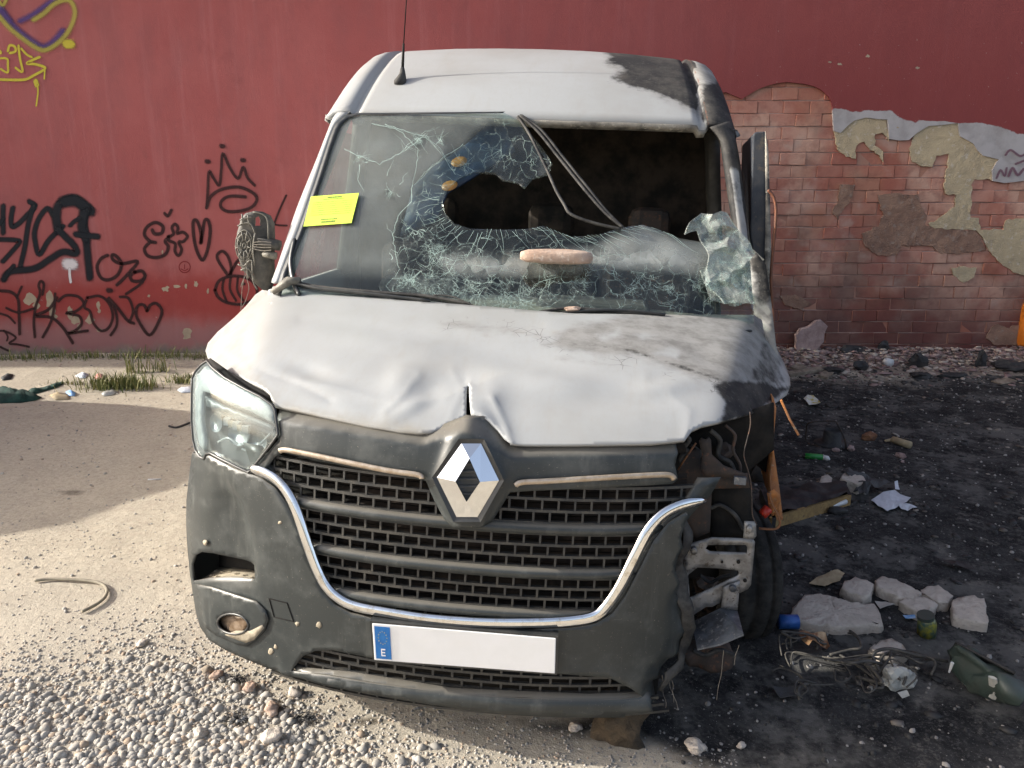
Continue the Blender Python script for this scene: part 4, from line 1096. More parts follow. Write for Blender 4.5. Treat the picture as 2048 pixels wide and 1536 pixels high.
m = MB(); m.tube(PLY(.20)(smooth_line([(1500, 824), (1501, 850), (1494, 880), (1488, 910), (1496, 940), (1502, 965), (1504, 1000), (1505, 1030), (1514, 1050)], 5)), .0018, 5); m.build('loose_wire', M['rust_dark'], van, smooth=True)
m = MB(); m.tube(PLY(.22)([(1392, 886), (1374, 912), (1356, 940)]), .003, 5); m.build('loose_wire', M['rust'], van, smooth=True)
m = MB(); m.tube(PLY(.23)(smooth_line([(1372, 872), (1378, 880), (1368, 895), (1376, 905), (1362, 915), (1364, 930)], 4)), .008, 6); m.build('melted_cable', M['rubber'], van, smooth=True)
m = MB(); q = PLY(.40)([(1524, 1030)])[0]; m.tube([q, q + [.02, .01, .02]], .016, 8); m.build('red_connector', M['red_plastic'], van, smooth=True)
patch('sump_guard', [(1372, 1310), (1450, 1290), (1470, 1310), (1465, 1335), (1420, 1345), (1380, 1335)], PLY(.35), M['rust_dark'], van, step=12, thick=.05, disp=lambda p, P: np.stack([0 * p[:, 0], .04 * fnoise(P, 14.), 0 * p[:, 0]], 1))
rw = random.Random(9)
for (a, b) in (((1325, 1350), (1332, 1425)), ((1340, 1352), (1356, 1420)), ((1450, 1300), (1432, 1400)), ((1480, 1290), (1466, 1330)), ((1332, 1345), (1350, 1405))):
    pts = [(a[0] + (b[0] - a[0]) * k + rw.uniform(-3, 3), a[1] + (b[1] - a[1]) * k) for k in np.linspace(0, 1, 5)]
    m = MB(); m.tube(PLY(.14)(smooth_line(pts, 3)), .0008, 4); m.build('burnt_thread', M['wire'], van)

for pts, r_, mt in (([(1380, 890), (1400, 905), (1392, 930), (1402, 960), (1396, 1000), (1402, 1050)], .006, 'rubber'), ([(1420, 860), (1440, 880), (1436, 910), (1460, 925), (1470, 950)], .008, 'rubber'), ([(1450, 850), (1470, 870), (1466, 900), (1480, 930), (1478, 960)], .005, 'cable_dark'), ([(1395, 1000), (1420, 1015), (1440, 1010), (1470, 1030), (1486, 1060)], .007, 'rubber'), ([(1400, 1150), (1420, 1165), (1440, 1155), (1460, 1150)], .006, 'rubber'), ([(1385, 1300), (1410, 1310), (1440, 1300), (1470, 1312)], .008, 'rubber')):
    m = MB(); m.tube(PLY(.30)(smooth_line(pts, 5)), r_, 6); m.build('melted_hose', M['rubber'] if mt == 'rubber' else M['rust_dark'], van, smooth=True)
for (cx, cy, rx, ry, dd, mt) in ((1440, 1010, 34, 22, .36, 'rust_dark'), (1400, 1020, 16, 30, .33, 'cavity'), (1450, 900, 22, 14, .38, 'rust_dark'), (1410, 1165, 26, 14, .42, 'rust_dark')):
    q = PLY(dd)([(cx, cy)])[0]; m = MB(); blob(m, tuple(q), (rx / 700, .03, ry / 700), cx, 2, .4); m.build('engine_remains', M[mt], van)
# open burnt door, seen almost edge on
DOOR = [(1506, 268), (1512, 264), (1530, 262), (1532, 300), (1531, 420), (1530, 520), (1527, 560), (1512, 545), (1500, 470), (1503, 360)]
pd = PLY(1.30)(DOOR)
m = MB()
lo = [Vector(p) for p in pd]
m.prism(lo, (.10, .75, .0)); m.build('open_door', M['dark_door'], van, bevel=.006)
patch('door_edge', [(1531, 262), (1537, 300), (1540, 400), (1543, 520), (1546, 640), (1546, 700), (1538, 690), (1534, 600), (1529, 560), (1532, 420)], PLY(1.28), M['burnt_trim'], van, step=14, thick=.012)
m = MB(); m.tube(PLY(1.2)(smooth_line([(1536, 380), (1548, 396), (1552, 430), (1546, 500), (1542, 560), (1546, 640), (1542, 720)], 5)), .006, 6); m.build('door_cable', M['orange_wire'], van, smooth=True)
m = MB(); m.tube(WS([(1462, 462), (1490, 488), (1526, 522)], -.03), [.004, .008, .010], 5, flat=.4); m.build('broken_trim', M['burnt_trim'], van)
m = MB(); m.tube(PLY(.40)([(1562, 800), (1580, 840), (1597, 870)]), .004, 5); m.build('bent_rod', M['rust_orange'], van)

# ---------------------------------------------------------------- door mirror stripped to its skeleton
MP = PLY(1.10)
mc = MP([(505, 500)])[0]
sc = 1.0
mir = bpy.data.objects.new('door_mirror', None); link(mir, van)
mir['label'] = 'broken door mirror stripped to its black skeleton'
OUT = [(478, 452), (482, 436), (492, 426), (508, 422), (524, 424), (535, 432), (540, 448), (541, 480), (540, 520), (541, 560), (532, 585), (520, 582), (505, 566), (494, 550), (484, 540), (477, 515), (473, 490), (474, 466)]
WIN = [(508, 436), (516, 433), (520, 440), (520, 452), (507, 452)]
W2 = [(498, 548), (506, 548), (506, 556), (499, 557)]
patch('mirror_shell', OUT, MP, M['mirror_plastic'], mir, step=7, holes=[WIN, W2], thick=.02, disp=lambda p, P: np.stack([0 * p[:, 0], .05 * ((p[:, 0] - 505) / 36).clip(0, 1) ** 2 + .02 * ((p[:, 1] - 540) / 40).clip(0, 1), 0 * p[:, 0]], 1))
mm = MB()
for r in (31, 24, 12, 5):
    e_ = MP(ring(490, 491, r * .56, r, 24)) + [0, -.006, 0]
    mm.tube(list(e_) + [e_[0]], .0030, 5, caps=False)
for k in range(9):
    a = k * 2 * math.pi / 9 + .2
    q = MP([(490 + 12 * .56 * math.cos(a), 491 + 12 * math.sin(a)), (490 + 31 * .56 * math.cos(a), 491 + 31 * math.sin(a))]) + [0, -.008, 0]
    mm.tube(q, .0025, 4)
mm.build('mirror_ring_ribs', M['mirror_edge'], mir, smooth=True)
mm = MB()
for pts in ([(478, 452), (490, 446), (504, 448), (512, 466)], [(482, 440), (494, 436), (506, 434)], [(486, 428), (488, 446)], [(498, 430), (500, 450)], [(512, 466), (508, 500), (512, 530)], [(478, 528), (490, 532), (502, 520), (512, 530)], [(484, 540), (496, 536), (506, 546), (510, 560)], [(496, 532), (498, 556)], [(506, 520), (508, 560), (516, 578)], [(508, 424), (526, 428), (537, 440), (539, 478)]):
    mm.tube(MP(smooth_line(pts, 3)) + [0, -.010, 0], .0032, 5)
mm.build('mirror_ribs', M['mirror_edge'], mir, smooth=True)
mm = MB(); mm.tube(MP([(514, 485), (535, 488), (556, 492)]) + [0, .02, 0], [.026, .024, .022], 8); mm.build('mirror_arm', M['mirror_plastic'], mir, smooth=True)
mm = MB(); mm.tube(MP([(526, 508), (552, 512)]) + [0, .0, 0], [.012, .016], 8); mm.build('mirror_bracket', M['mirror_edge'], mir, smooth=True)
for k in range(4):
    mm = MB(); mm.tube(MP(smooth_line([(512, 484 + 4 * k), (530, 482 + 6 * k), (548, 484 + 5 * k)], 3)) + [0, -.03, 0], .0025, 4); mm.build('mirror_wire', M['wire'], mir)
for pts in ([(520, 490), (504, 505), (498, 530), (494, 556), (490, 580), (488, 618)], [(498, 540), (500, 556), (504, 575), (497, 600), (490, 612)], [(500, 545), (492, 560), (488, 572)]):
    mm = MB(); mm.tube(MP(smooth_line(pts, 4)) + [0, -.03, 0], .0013, 4); mm.build('mirror_wire', M['wire'], mir)

# ---------------------------------------------------------------- wheels
def wheel(x, y, steer, squash, soot):
    w = bpy.data.objects.new('wheel', None); link(w, van); w.location = (x, y, .33); w.rotation_euler = (0, 0, steer)
    R, W = .345, .115
    prof = [(-W * .80, .215), (-W * 1.02, .26), (-W, .305), (-W * .86, .332), (-W * .62, .342), (-W * .60, .334), (-W * .52, .334), (-W * .50, .345), (-W * .08, .346), (-W * .06, .337), (W * .06, .337), (W * .08, .346), (W * .50, .345), (W * .52, .334), (W * .60, .334), (W * .62, .342), (W * .86, .332), (W, .305), (W * 1.02, .26), (W * .80, .215)]
    n = 48; rows = []
    for k in range(n):
        a = 2 * math.pi * k / n
        rows.append([(px_ * (1 + (.18 if (a > 4.1 and a < 5.3) else 0)), r * math.cos(a), max(r * math.sin(a), -.29 if squash else -.5)) for px_, r in prof])
    m = MB(); m.grid(np.array(rows + rows[:1])); ty = m.build('tyre', M['tyre'] if soot else M['rubber'], w, smooth=True)
    m = MB()
    prof = [(-.09, .22), (-.07, .205), (-.02, .19), (.02, .18), (.05, .10), (.06, .03), (.06, 0)]
    m.grid(np.array([[(px_, r * math.cos(a), r * math.sin(a)) for px_, r in prof] for a in np.linspace(0, 2 * math.pi, 33)]))
    m.build('rim', M['rust_dark'] if soot else M['steel'], w, smooth=True, solid=.006)
    return w
wheel(-.87, .93, .06, False, False)
wf = wheel(.935, .93, .17, True, True); wf.scale = (1.0, .84, .80); wf.location.z = .265
wheel(-.88, 4.0, 0, False, False)
wheel(.88, 4.0, 0, True, True)
m = MB(); m.tube([(-.8, .93, .34), (.8, .93, .34)], .05, 8); m.build('front_axle', M['rust_dark'], van)
m = MB(); m.box((-.5, .35, .22), (.5, 1.2, .34)); m.build('engine_undertray', M['black'], van, bevel=.02)
# tyre well behind the burnt corner
m = MB(); m.grid(np.array([[(.99 - .32 * k, .95 + .44 * math.cos(a), .36 + .46 * math.sin(a)) for a in np.linspace(.2, 2.2, 12)] for k in (0, .5, 1)])); m.build('wheel_arch_liner', M['cavity'], van, smooth=True, solid=.006)

# ---------------------------------------------------------------- things on the van
note = MB()
qn = WS([(622, 393), (718, 386), (703, 446), (607, 453)], -.012)
nn = np.cross(qn[1] - qn[0], qn[3] - qn[0]); nn /= np.linalg.norm(nn); nn = nn if nn[1] < 0 else -nn
def to_world(P): return np.asarray(P) @ VAN_M.T + VAN_T
note.prism([Vector(p) for p in to_world(qn)], Vector(VAN_M @ nn) * .0006)
nt = note.build('paper_notice', M['lime'])
tag(nt, 'lime green printed notice stuck on the windscreen', 'notice')
def nu(u, v): return Vector(to_world((qn[0] * (1 - u) * (1 - v) + qn[1] * u * (1 - v) + qn[2] * u * v + qn[3] * (1 - u) * v) + nn * .0012))
m = MB()
rn = random.Random(1)
def row(v, u0, u1, hgt, gap=.5):
    u = u0
    while u < u1:
        l = rn.uniform(.008, .03)
        m.add([nu(u, v), nu(u + l, v), nu(u + l, v + hgt), nu(u, v + hgt)], [(0, 1, 2, 3)]); u += l + rn.uniform(.005, .02) * gap
row(.06, .36, .64, .045); row(.13, .28, .72, .022)
for v in (.22, .29, .36, .43, .50, .57, .64): row(v, .08, .92, .016)
row(.80, .34, .66, .035); row(.87, .36, .64, .06)
m.build('printed_lines', M['print'], nt)
# ================================================================== WALL
wall = empty('painted_wall', (0, WALL_Y, 0))
tag(wall, 'long red painted wall with graffiti and a patch of bare brick', 'wall')
WI = Matrix.Translation((0, -WALL_Y, 0))
def wl(P): return np.asarray(P) - np.array([0, WALL_Y, 0])          # world to wall-local
def wxz(px): return on_wall(px)[:, [0, 2]]
def wpx(xz):                                                        # wall (x, z) to picture
    P = np.stack([xz[:, 0], np.full(len(xz), WALL_Y), xz[:, 1]], 1) - CO
    z = P @ CF
    return np.stack([1024 + FPX * (P @ CR) / z, 768 - FPX * (P @ CU) / z], -1)

t = NT('red_plaster')
big = t.ramp(t.noise(0.9, 5, 0.6), 0.35, 0.7)
c = t.mix(big, (0.34, 0.090, 0.086), (0.385, 0.114, 0.108))
blot = t.ramp(t.noise(3.5, 7, 0.7, stretch=(1, 1, 0.35)), 0.42, 0.7)
c = t.mix(t.math('MULTIPLY', blot, 0.6), c, (0.28, 0.092, 0.092))
vst = t.ramp(t.noise(7, 5, 0.7, stretch=(1, 1, 0.06)), 0.50, 0.72)
c = t.mix(t.math('MULTIPLY', vst, 0.28), c, (0.47, 0.19, 0.19))
smu = t.ramp(t.noise(1.7, 5, 0.7), 0.55, 0.75)
c = t.mix(t.math('MULTIPLY', smu, 0.45), c, (0.23, 0.066, 0.066))
stn = t.ramp(t.noise(11, 5, 0.75, stretch=(1, 1, 0.5)), 0.56, 0.74)
c = t.mix(t.math('MULTIPLY', stn, 0.30), c, (0.20, 0.075, 0.07))
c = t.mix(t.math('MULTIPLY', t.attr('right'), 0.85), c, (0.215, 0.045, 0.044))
c = t.mix(t.math('MULTIPLY', t.edged('deep', 0.9, 3, 0.2, 0.9), 0.8), c, (0.29, 0.040, 0.035))
c = t.mix(t.math('MULTIPLY', t.edged('mauve', 0.9, 5, 0.2, 0.9), 0.75), c, (0.30, 0.155, 0.155))
gr = t.edged('grey', 0.35, 9, 0.46, 0.54)
c = t.mix(gr, c, t.mix(t.ramp(t.noise(6, 6), .4, .7), (0.45, 0.425, 0.42), (0.34, 0.315, 0.305)))
cem = t.edged('cement', 0.9, 6, 0.35, 0.8)
c = t.mix(cem, c, t.mix(t.ramp(t.noise(9, 7), .4, .7), (0.20, 0.175, 0.155), (0.30, 0.255, 0.215)))
scr = t.math('MULTIPLY', t.ramp(t.noise(26, 3, 0.8), 0.675, 0.70), t.attr('chips'))
c = t.mix(scr, c, (0.42, 0.33, 0.29))
t.bump(t.math('ADD', t.noise(90, 5, 0.7), t.math('MULTIPLY', t.noise(2.2, 4, 0.6), 3.0)), 0.35, 0.012)
M['red_plaster'] = t.set(color=c, rough=0.85, spec=0.25)
t = NT('brick')
oi = t.n.new('ShaderNodeObjectInfo')
geo = t.n.new('ShaderNodeNewGeometry')
def gnoise(t, sc, det=5):
    nd = t.n.new('ShaderNodeTexNoise'); nd.inputs['Scale'].default_value = sc; nd.inputs['Detail'].default_value = det
    t.l.new(geo.outputs['Position'], nd.inputs['Vector']); return nd.outputs[0]
sp_ = t.n.new('ShaderNodeSeparateXYZ'); t.l.new(geo.outputs['Position'], sp_.inputs[0])
c = t.mix(oi.outputs['Random'], (0.36, 0.13, 0.085), (0.48, 0.255, 0.175))
c = t.mix(t.ramp(gnoise(t, 1.1), .44, .56), c, (0.58, 0.35, 0.26))
c = t.mix(t.math('MULTIPLY', t.ramp(gnoise(t, 2.1, 7), .50, .64), .6), c, (0.25, 0.175, 0.14))
c = t.mix(t.math('MULTIPLY', t.ramp(gnoise(t, 14, 5), .45, .75), .4), c, (0.20, 0.075, 0.06))
c = t.mix(t.math('MULTIPLY', t.ramp(gnoise(t, 3.1, 4), .42, .58), .45), c, (0.40, 0.13, 0.10))
c = t.mix(t.math('MULTIPLY', t.ramp(gnoise(t, 4.0, 7), .56, .72), .5), c, (0.52, 0.40, 0.33))
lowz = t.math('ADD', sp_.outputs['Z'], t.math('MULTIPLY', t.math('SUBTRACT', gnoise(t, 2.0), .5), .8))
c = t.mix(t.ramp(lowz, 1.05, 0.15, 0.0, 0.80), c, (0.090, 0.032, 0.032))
nd = t.noise(45, 6, 0.7, 'Generated')
t.bump(gnoise(t, 60, 6), 0.5, 0.008)
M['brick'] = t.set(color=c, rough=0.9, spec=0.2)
M['mortar_plain'] = simple('mortar', (0.46, 0.33, 0.28), (0.20, 0.115, 0.10), 2, 0.95, 0, 0.5, 60, spec=0.1)
t = NT('mortar_and_far_brick')      # joints between the bricks; brick pattern beyond the bricks that are built
mp = t.n.new('ShaderNodeSeparateXYZ'); t.l.new(t.co(), mp.inputs[0])
cb = t.n.new('ShaderNodeCombineXYZ'); t.l.new(mp.outputs['X'], cb.inputs[0]); t.l.new(mp.outputs['Z'], cb.inputs[1])
bk = t.n.new('ShaderNodeTexBrick'); bk.offset = 0.5
bmap = t.n.new('ShaderNodeMapping'); t.l.new(cb.outputs[0], bmap.inputs[0]); t.l.new(bmap.outputs[0], bk.inputs['Vector'])
for k_, v_ in (('Scale', 1.0), ('Brick Width', .237), ('Row Height', .1115), ('Mortar Size', .005)): bk.inputs[k_].default_value = v_
bk.inputs['Color1'].default_value = (.36, .14, .095, 1); bk.inputs['Color2'].default_value = (.46, .24, .17, 1)
mcol = t.mix(t.ramp(t.noise(2, 5), .35, .65), (0.46, 0.33, 0.28), (0.20, 0.115, 0.10))
t.l.new(mcol, bk.inputs['Mortar'])
bc = t.mix(t.math('MULTIPLY', t.ramp(t.noise(1.4, 5), .45, .65), .6), bk.outputs[0], (0.40, 0.27, 0.21))
t.bump(t.noise(60, 5), .5, .008)
M['mortar'] = t.set(color=bc, rough=.95, spec=.1); MORTAR_MAP = bmap
M['cream'] = simple('cream_render', (0.60, 0.49, 0.32), (0.50, 0.405, 0.27), 5, 0.95, 0, 0.9, 70, spec=0.1, bdist=0.02, c3=(0.66, 0.58, 0.46))
M['brown_render'] = simple('brown_render', (0.37, 0.235, 0.17), (0.26, 0.16, 0.12), 5, 0.95, 0, 0.9, 70, spec=0.1, bdist=0.02, c3=(0.36, 0.27, 0.22))
M['chip'] = simple('chipped_plaster', (0.43, 0.35, 0.255), (0.34, 0.27, 0.20), 9, 0.95, 0, 0.5, 70, spec=0.1)

SLAB_EDGE = [(1300, 230), (1400, 200), (1451, 184), (1470, 192), (1484, 198), (1500, 188), (1517, 178), (1536, 171), (1556, 166), (1574, 164), (1591, 166), (1610, 168), (1627, 172), (1640, 178), (1650, 186), (1658, 194), (1662, 202), (1665, 215), (1666, 240), (1668, 262), (1681, 266), (1695, 252), (1709, 241), (1732, 235), (1755, 238), (1775, 239), (1777, 260), (1779, 278), (1800, 281), (1818, 280), (1834, 266), (1857, 252), (1885, 250), (1916, 246), (1918, 260), (1920, 272), (1947, 287), (1955, 300), (1966, 311), (1998, 319), (1990, 330), (1984, 342), (1986, 362), (2009, 366), (2030, 364), (2070, 358), (2150, 380), (2240, 480), (2270, 600)]
hole = [tuple(p) for p in wxz(SLAB_EDGE)]
hole = hole + [(hole[-1][0], -.2), (hole[0][0], -.2)]
hole[0] = (hole[0][0], hole[0][1])
# plaster skin, with a real broken edge around the bare brick
outer = [(-14, -.10), (hole[-1][0], -.10)]
X1, X0 = hole[-2][0], hole[0][0]
poly = [(-14, -.1), (X0, -.1)] + hole[:-2] + [(X1, -.1), (14, -.1), (14, 7.0), (-14, 7.0)]
pts, fs = tri2d(poly, .13)
pxs = wpx(pts)
grey = mask(pxs, [(1666, 212), (1690, 219), (1740, 228), (1800, 233), (1850, 240), (1920, 247), (1990, 256), (2048, 263), (2200, 275), (2400, 480), (2400, 700), (1600, 400), (1655, 260)], 14)
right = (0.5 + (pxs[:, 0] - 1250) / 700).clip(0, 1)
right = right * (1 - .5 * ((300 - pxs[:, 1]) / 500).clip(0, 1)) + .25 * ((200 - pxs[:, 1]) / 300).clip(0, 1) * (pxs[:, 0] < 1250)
deep = mask(pxs, [(-200, 590), (140, 560), (330, 545), (620, 560), (620, 640), (480, 648), (330, 640), (140, 650), (-200, 640)], 70)
mauve = mask(pxs, [(-900, 650), (300, 640), (700, 660), (700, 760), (-900, 760)], 60)
cem = mask(pxs, [(-3000, 690), (0, 690), (120, 698), (260, 694), (420, 688), (700, 692), (700, 760), (-3000, 760)], 60)
chips = ((pxs[:, 0] > 1350) * (pxs[:, 1] > 60) * .8 + mask(pxs, [(-100, 560), (560, 560), (560, 690), (-100, 690)], 40)).clip(0, 1)
m = MB(); m.add([(p[0], 0, p[1]) for p in pts], fs, grey=grey, right=right, deep=deep, mauve=mauve, cement=cem, chips=chips)
sl = m.build('plaster_skin', M['red_plaster'], wall, solid=.022, offset=-1)
sl['label'] = 'red painted plaster, broken away over the brick'
for f in sl.data.polygons[:1]:
    if f.normal.y > 0:
        sl.modifiers['thickness'].offset = 1
m = MB(); m.box((-14, .031, -.3), (14, .40, 7.0)); m.build('mortar_core', M['mortar'], wall)
# bricks, one by one
BW, BH, BD = .237, .1115, .05
protos = []
MORTAR_MAP.inputs['Location'].default_value = (-(X0 - .1 - BW / 2) + BW * 40, -.02 + BH * 2, 0)
for k in range(4):
    rb = random.Random(k)
    bm = bmesh.new(); bmesh.ops.create_cube(bm, size=1.0)
    for v in bm.verts:
        v.co.x *= BW - .006; v.co.y *= BD; v.co.z *= BH - .007
        v.co += Vector((rb.uniform(-.003, .003), rb.uniform(-.002, .002), rb.uniform(-.0025, .0025)))
    bmesh.ops.bevel(bm, geom=list(bm.edges), offset=.0035, segments=1, affect='EDGES')
    me = bpy.data.meshes.new('brick'); bm.to_mesh(me); bm.free(); me.materials.append(M['brick']); protos.append(me)
rb = random.Random(21)
hp = np.array(hole)
nb = 0
for r_ in range(25):
    zc = .02 + BH * (r_ + .5)
    off = (BW / 2 if r_ % 2 else 0)
    x = X0 - .1 + off
    while x < min(X1, 5.0):
        corners = np.array([(x - BW / 2, zc - BH / 2), (x + BW / 2, zc - BH / 2), (x + BW / 2, zc + BH / 2), (x - BW / 2, zc + BH / 2), (x, zc)])
        pc = wpx(corners[4:5])[0]
        if inpoly(corners, hp).any() and pc[0] > 1405 and pc[0] < 2065 and nb < 300:
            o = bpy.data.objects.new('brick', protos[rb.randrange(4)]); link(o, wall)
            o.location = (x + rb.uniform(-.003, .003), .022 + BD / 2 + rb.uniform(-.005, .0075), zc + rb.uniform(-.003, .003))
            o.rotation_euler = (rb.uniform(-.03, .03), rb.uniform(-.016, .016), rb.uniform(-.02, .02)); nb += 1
        x += BW
# coats of render left on the brick
def wall_patch(name, px, front, thick, material, step=10, rough=.0, parent=wall):
    P2 = resample(px, 7)
    rj = np.random.default_rng(int(px[0][0]))
    P2 = P2 + rj.uniform(-2.0, 2.0, P2.shape)
    pts, fs = tri2d(P2, step)
    W_ = wl(on_wall(pts)); W_[:, 1] = front
    if rough: W_[:, 1] += rough * rj.uniform(-1, 1, len(W_))
    n = len(W_)
    m = MB(); m.add(W_, fs)
    o = m.build(name, material, parent, solid=thick, offset=-1)
    if o.data.polygons[0].normal.y > 0: o.modifiers['thickness'].offset = 1
    return o
wall_patch('render_patch', [(1668, 258), (1681, 262), (1695, 248), (1709, 237), (1732, 231), (1775, 236), (1779, 280), (1767, 266), (1751, 268), (1752, 290), (1766, 300), (1767, 326), (1759, 311), (1744, 299), (1728, 283), (1714, 291), (1712, 317), (1693, 313), (1677, 301), (1673, 287)], .010, .014, M['cream'], rough=.002)
wall_patch('render_patch', [(1834, 262), (1857, 248), (1916, 242), (1920, 270), (1947, 284), (1966, 307), (1998, 316), (1986, 340), (1986, 360), (1951, 358), (1945, 369), (1943, 436), (1959, 438), (1962, 459), (2009, 459), (2013, 440), (2070, 434), (2075, 555), (2030, 545), (2009, 533), (1978, 502), (1970, 479), (1955, 461), (1869, 457), (1857, 448), (1884, 436), (1910, 412), (1914, 391), (1892, 387), (1890, 369), (1896, 334), (1898, 309), (1875, 313), (1867, 332), (1845, 334), (1826, 323), (1820, 303), (1824, 280)], .010, .014, M['cream'], rough=.002)
wall_patch('render_patch', [(1724, 467), (1760, 452), (1768, 430), (1757, 400), (1755, 389), (1795, 387), (1838, 389), (1843, 412), (1857, 432), (1850, 450), (1908, 458), (1955, 464), (1974, 498), (1947, 506), (1884, 508), (1865, 494), (1802, 491), (1798, 508), (1759, 512), (1732, 494)], .013, .012, M['brown_render'], rough=.003)
wall_patch('render_patch', [(1906, 537), (1930, 534), (1955, 536), (1950, 556), (1928, 565), (1908, 552)], .012, .012, M['cream'], rough=.002)
wall_patch('render_patch', [(1681, 369), (1712, 370), (1703, 400), (1690, 415), (1676, 437), (1666, 424), (1678, 400)], .013, .012, M['brown_render'], rough=.002)
wall_patch('render_patch', [(1982, 655), (2000, 648), (2016, 656), (2048, 650), (2060, 690), (1990, 690), (1975, 676)], .012, .012, M['brown_render'], rough=.002)
wall_patch('render_patch', [(1560, 592), (1590, 590), (1625, 606), (1604, 620), (1570, 610)], .014, .010, M['brown_render'], rough=.002)

# ---- spray paint
def spray(name, col, alpha=0.92, soft=(0.0, 0.55)):
    t = NT(name)
    t.set(color=col, rough=.7, spec=.2)
    tr = t.n.new('ShaderNodeBsdfTransparent'); mx = t.n.new('ShaderNodeMixShader')
    fac = t.math('ADD', t.attr('edge'), t.math('MULTIPLY', t.math('SUBTRACT', t.noise(120, 3, .7), .5), .35))
    t.l.new(t.ramp(fac, soft[0], soft[1], 0.0, alpha), mx.inputs[0])
    t.l.new(tr.outputs[0], mx.inputs[1]); t.l.new(t.bsdf.outputs[0], mx.inputs[2]); t.l.new(mx.outputs[0], t.out.inputs[0])
    return t.m
M['spray_black'] = spray('spray_black', (0.014, 0.017, 0.022))
M['spray_brown'] = spray('spray_dark', (0.040, 0.017, 0.018), 0.88)
M['spray_yellow'] = spray('spray_yellow', (0.55, 0.46, 0.05), 0.9)
M['spray_olive'] = spray('spray_olive', (0.40, 0.34, 0.07), 0.8, (0.05, .9))
M['spray_purple'] = spray('spray_purple', (0.085, 0.05, 0.17), 0.85, (0.05, .9))
M['spray_white'] = spray('spray_white', (0.70, 0.66, 0.66), 0.95)
M['spray_red'] = spray('spray_red', (0.22, 0.015, 0.02), 0.8)
M['spray_violet'] = spray('spray_violet', (0.16, 0.05, 0.09), 0.7)
gcount = [0]
def strokes(name, strk, material, label=None):
    m = MB()
    for pts, w in strk:
        gcount[0] += 1
        oy = -.0015 - .00012 * gcount[0]
        P2 = smooth_line(pts, 6) if len(pts) > 2 else resample(pts, 5, False)
        if len(P2) < 3: P2 = resample(P2, 2, False)
        T_ = np.gradient(P2, axis=0); T_ /= np.hypot(*T_.T)[:, None] + 1e-9
        N_ = np.stack([-T_[:, 1], T_[:, 0]], 1)
        ww = w * .74
        cols = []
        ks = np.linspace(-1, 1, 7)
        # a rounded cap at both ends
        P2 = np.vstack([P2[0] - T_[0] * ww, P2, P2[-1] + T_[-1] * ww]); N_ = np.vstack([N_[0], N_, N_[-1]])
        for k in ks:
            q = wl(on_wall(P2 + N_ * ww * k)); q[:, 1] = oy; cols.append(q)
        G_ = np.stack(cols, 1)
        e = np.tile(1 - np.abs(ks), (len(P2), 1)); e[0] = e[-1] = 0
        m.grid(G_, edge=e.ravel())
    o = m.build(name, material, wall)
    if label: o['label'] = label
    return o
z3 = lambda L, w: ([(x / 3.413, 350 + y / 3.413) for x, y in L], w / 3.413)
z1 = lambda L, w: ([(x / 2.926, y / 2.926) for x, y in L], w / 2.926)
def dot(cx, cy, r, Z): return Z([(cx - r * .5, cy), (cx, cy + 1), (cx + r * .5, cy)], r * 2)
strokes('graffiti', [z3([(22, 212), (20, 300), (22, 395)], 34), z3([(88, 225), (76, 300), (84, 352), (130, 330), (190, 270), (225, 235), (238, 205), (200, 182)], 34),
    z3([(228, 215), (195, 330), (172, 480), (140, 622)], 34), z3([(0, 440), (110, 445), (128, 468), (20, 590)], 32), z3([(0, 335), (20, 300)], 26),
    z3([(362, 275), (325, 228), (270, 290), (238, 380), (240, 450), (268, 542), (330, 450), (400, 378), (430, 350)], 34),
    z3([(398, 372), (385, 290), (398, 215), (450, 170), (520, 165), (600, 225), (625, 250)], 60), z3([(440, 185), (520, 180), (590, 230)], 70),
    z3([(398, 372), (450, 425), (505, 480), (520, 535), (430, 525), (340, 575), (235, 638), (70, 660), (28, 712)], 44), z3([(28, 712), (60, 660), (95, 618)], 28),
    z3([(590, 245), (575, 330), (588, 420), (600, 560), (614, 700)], 48), z3([(570, 260), (560, 360), (590, 430)], 60), z3([(518, 405), (600, 415), (668, 420)], 40), z3([(480, 345), (510, 315), (545, 295)], 28)],
    M['spray_black'], 'thick black tag, curling letters beside a cross')
strokes('graffiti', [z3([(735, 548), (690, 572), (664, 630), (690, 700), (745, 715), (805, 680), (830, 610), (800, 558), (768, 545), (775, 580), (835, 605), (940, 590), (880, 670), (800, 750)], 22),
    z3([(925, 662), (890, 685), (905, 722), (960, 722), (990, 690), (968, 655), (920, 662)], 22), z3([(990, 690), (965, 740), (862, 812)], 18), dot(748, 787, 16, z3)], M['spray_brown'], 'looping dark tag under the thick black one')
strokes('graffiti', [z3([(1040, 375), (1058, 402), (1105, 395), (1112, 350), (1060, 324), (1002, 358), (988, 410), (1025, 452), (1062, 460)], 22), z3([(1030, 455), (988, 500), (1008, 550), (1070, 563), (1130, 540), (1150, 490), (1128, 452), (1160, 420)], 22),
    z3([(1150, 420), (1186, 402), (1175, 360), (1195, 335), (1216, 360), (1210, 398), (1250, 390), (1280, 420), (1250, 455), (1222, 458), (1240, 510), (1220, 550), (1196, 520), (1196, 468), (1155, 448), (1150, 420)], 20)], M['spray_brown'], 'dark rounded letter S and clover')
strokes('graffiti', [z3([(1376, 462), (1370, 380), (1344, 312), (1320, 322), (1325, 430), (1350, 530), (1386, 580), (1420, 500), (1436, 380), (1422, 312), (1398, 312), (1382, 400), (1370, 462)], 22), z3([(1125, 262), (1148, 280), (1170, 240)], 20)], M['spray_brown'], 'tall narrow heart in dark paint')
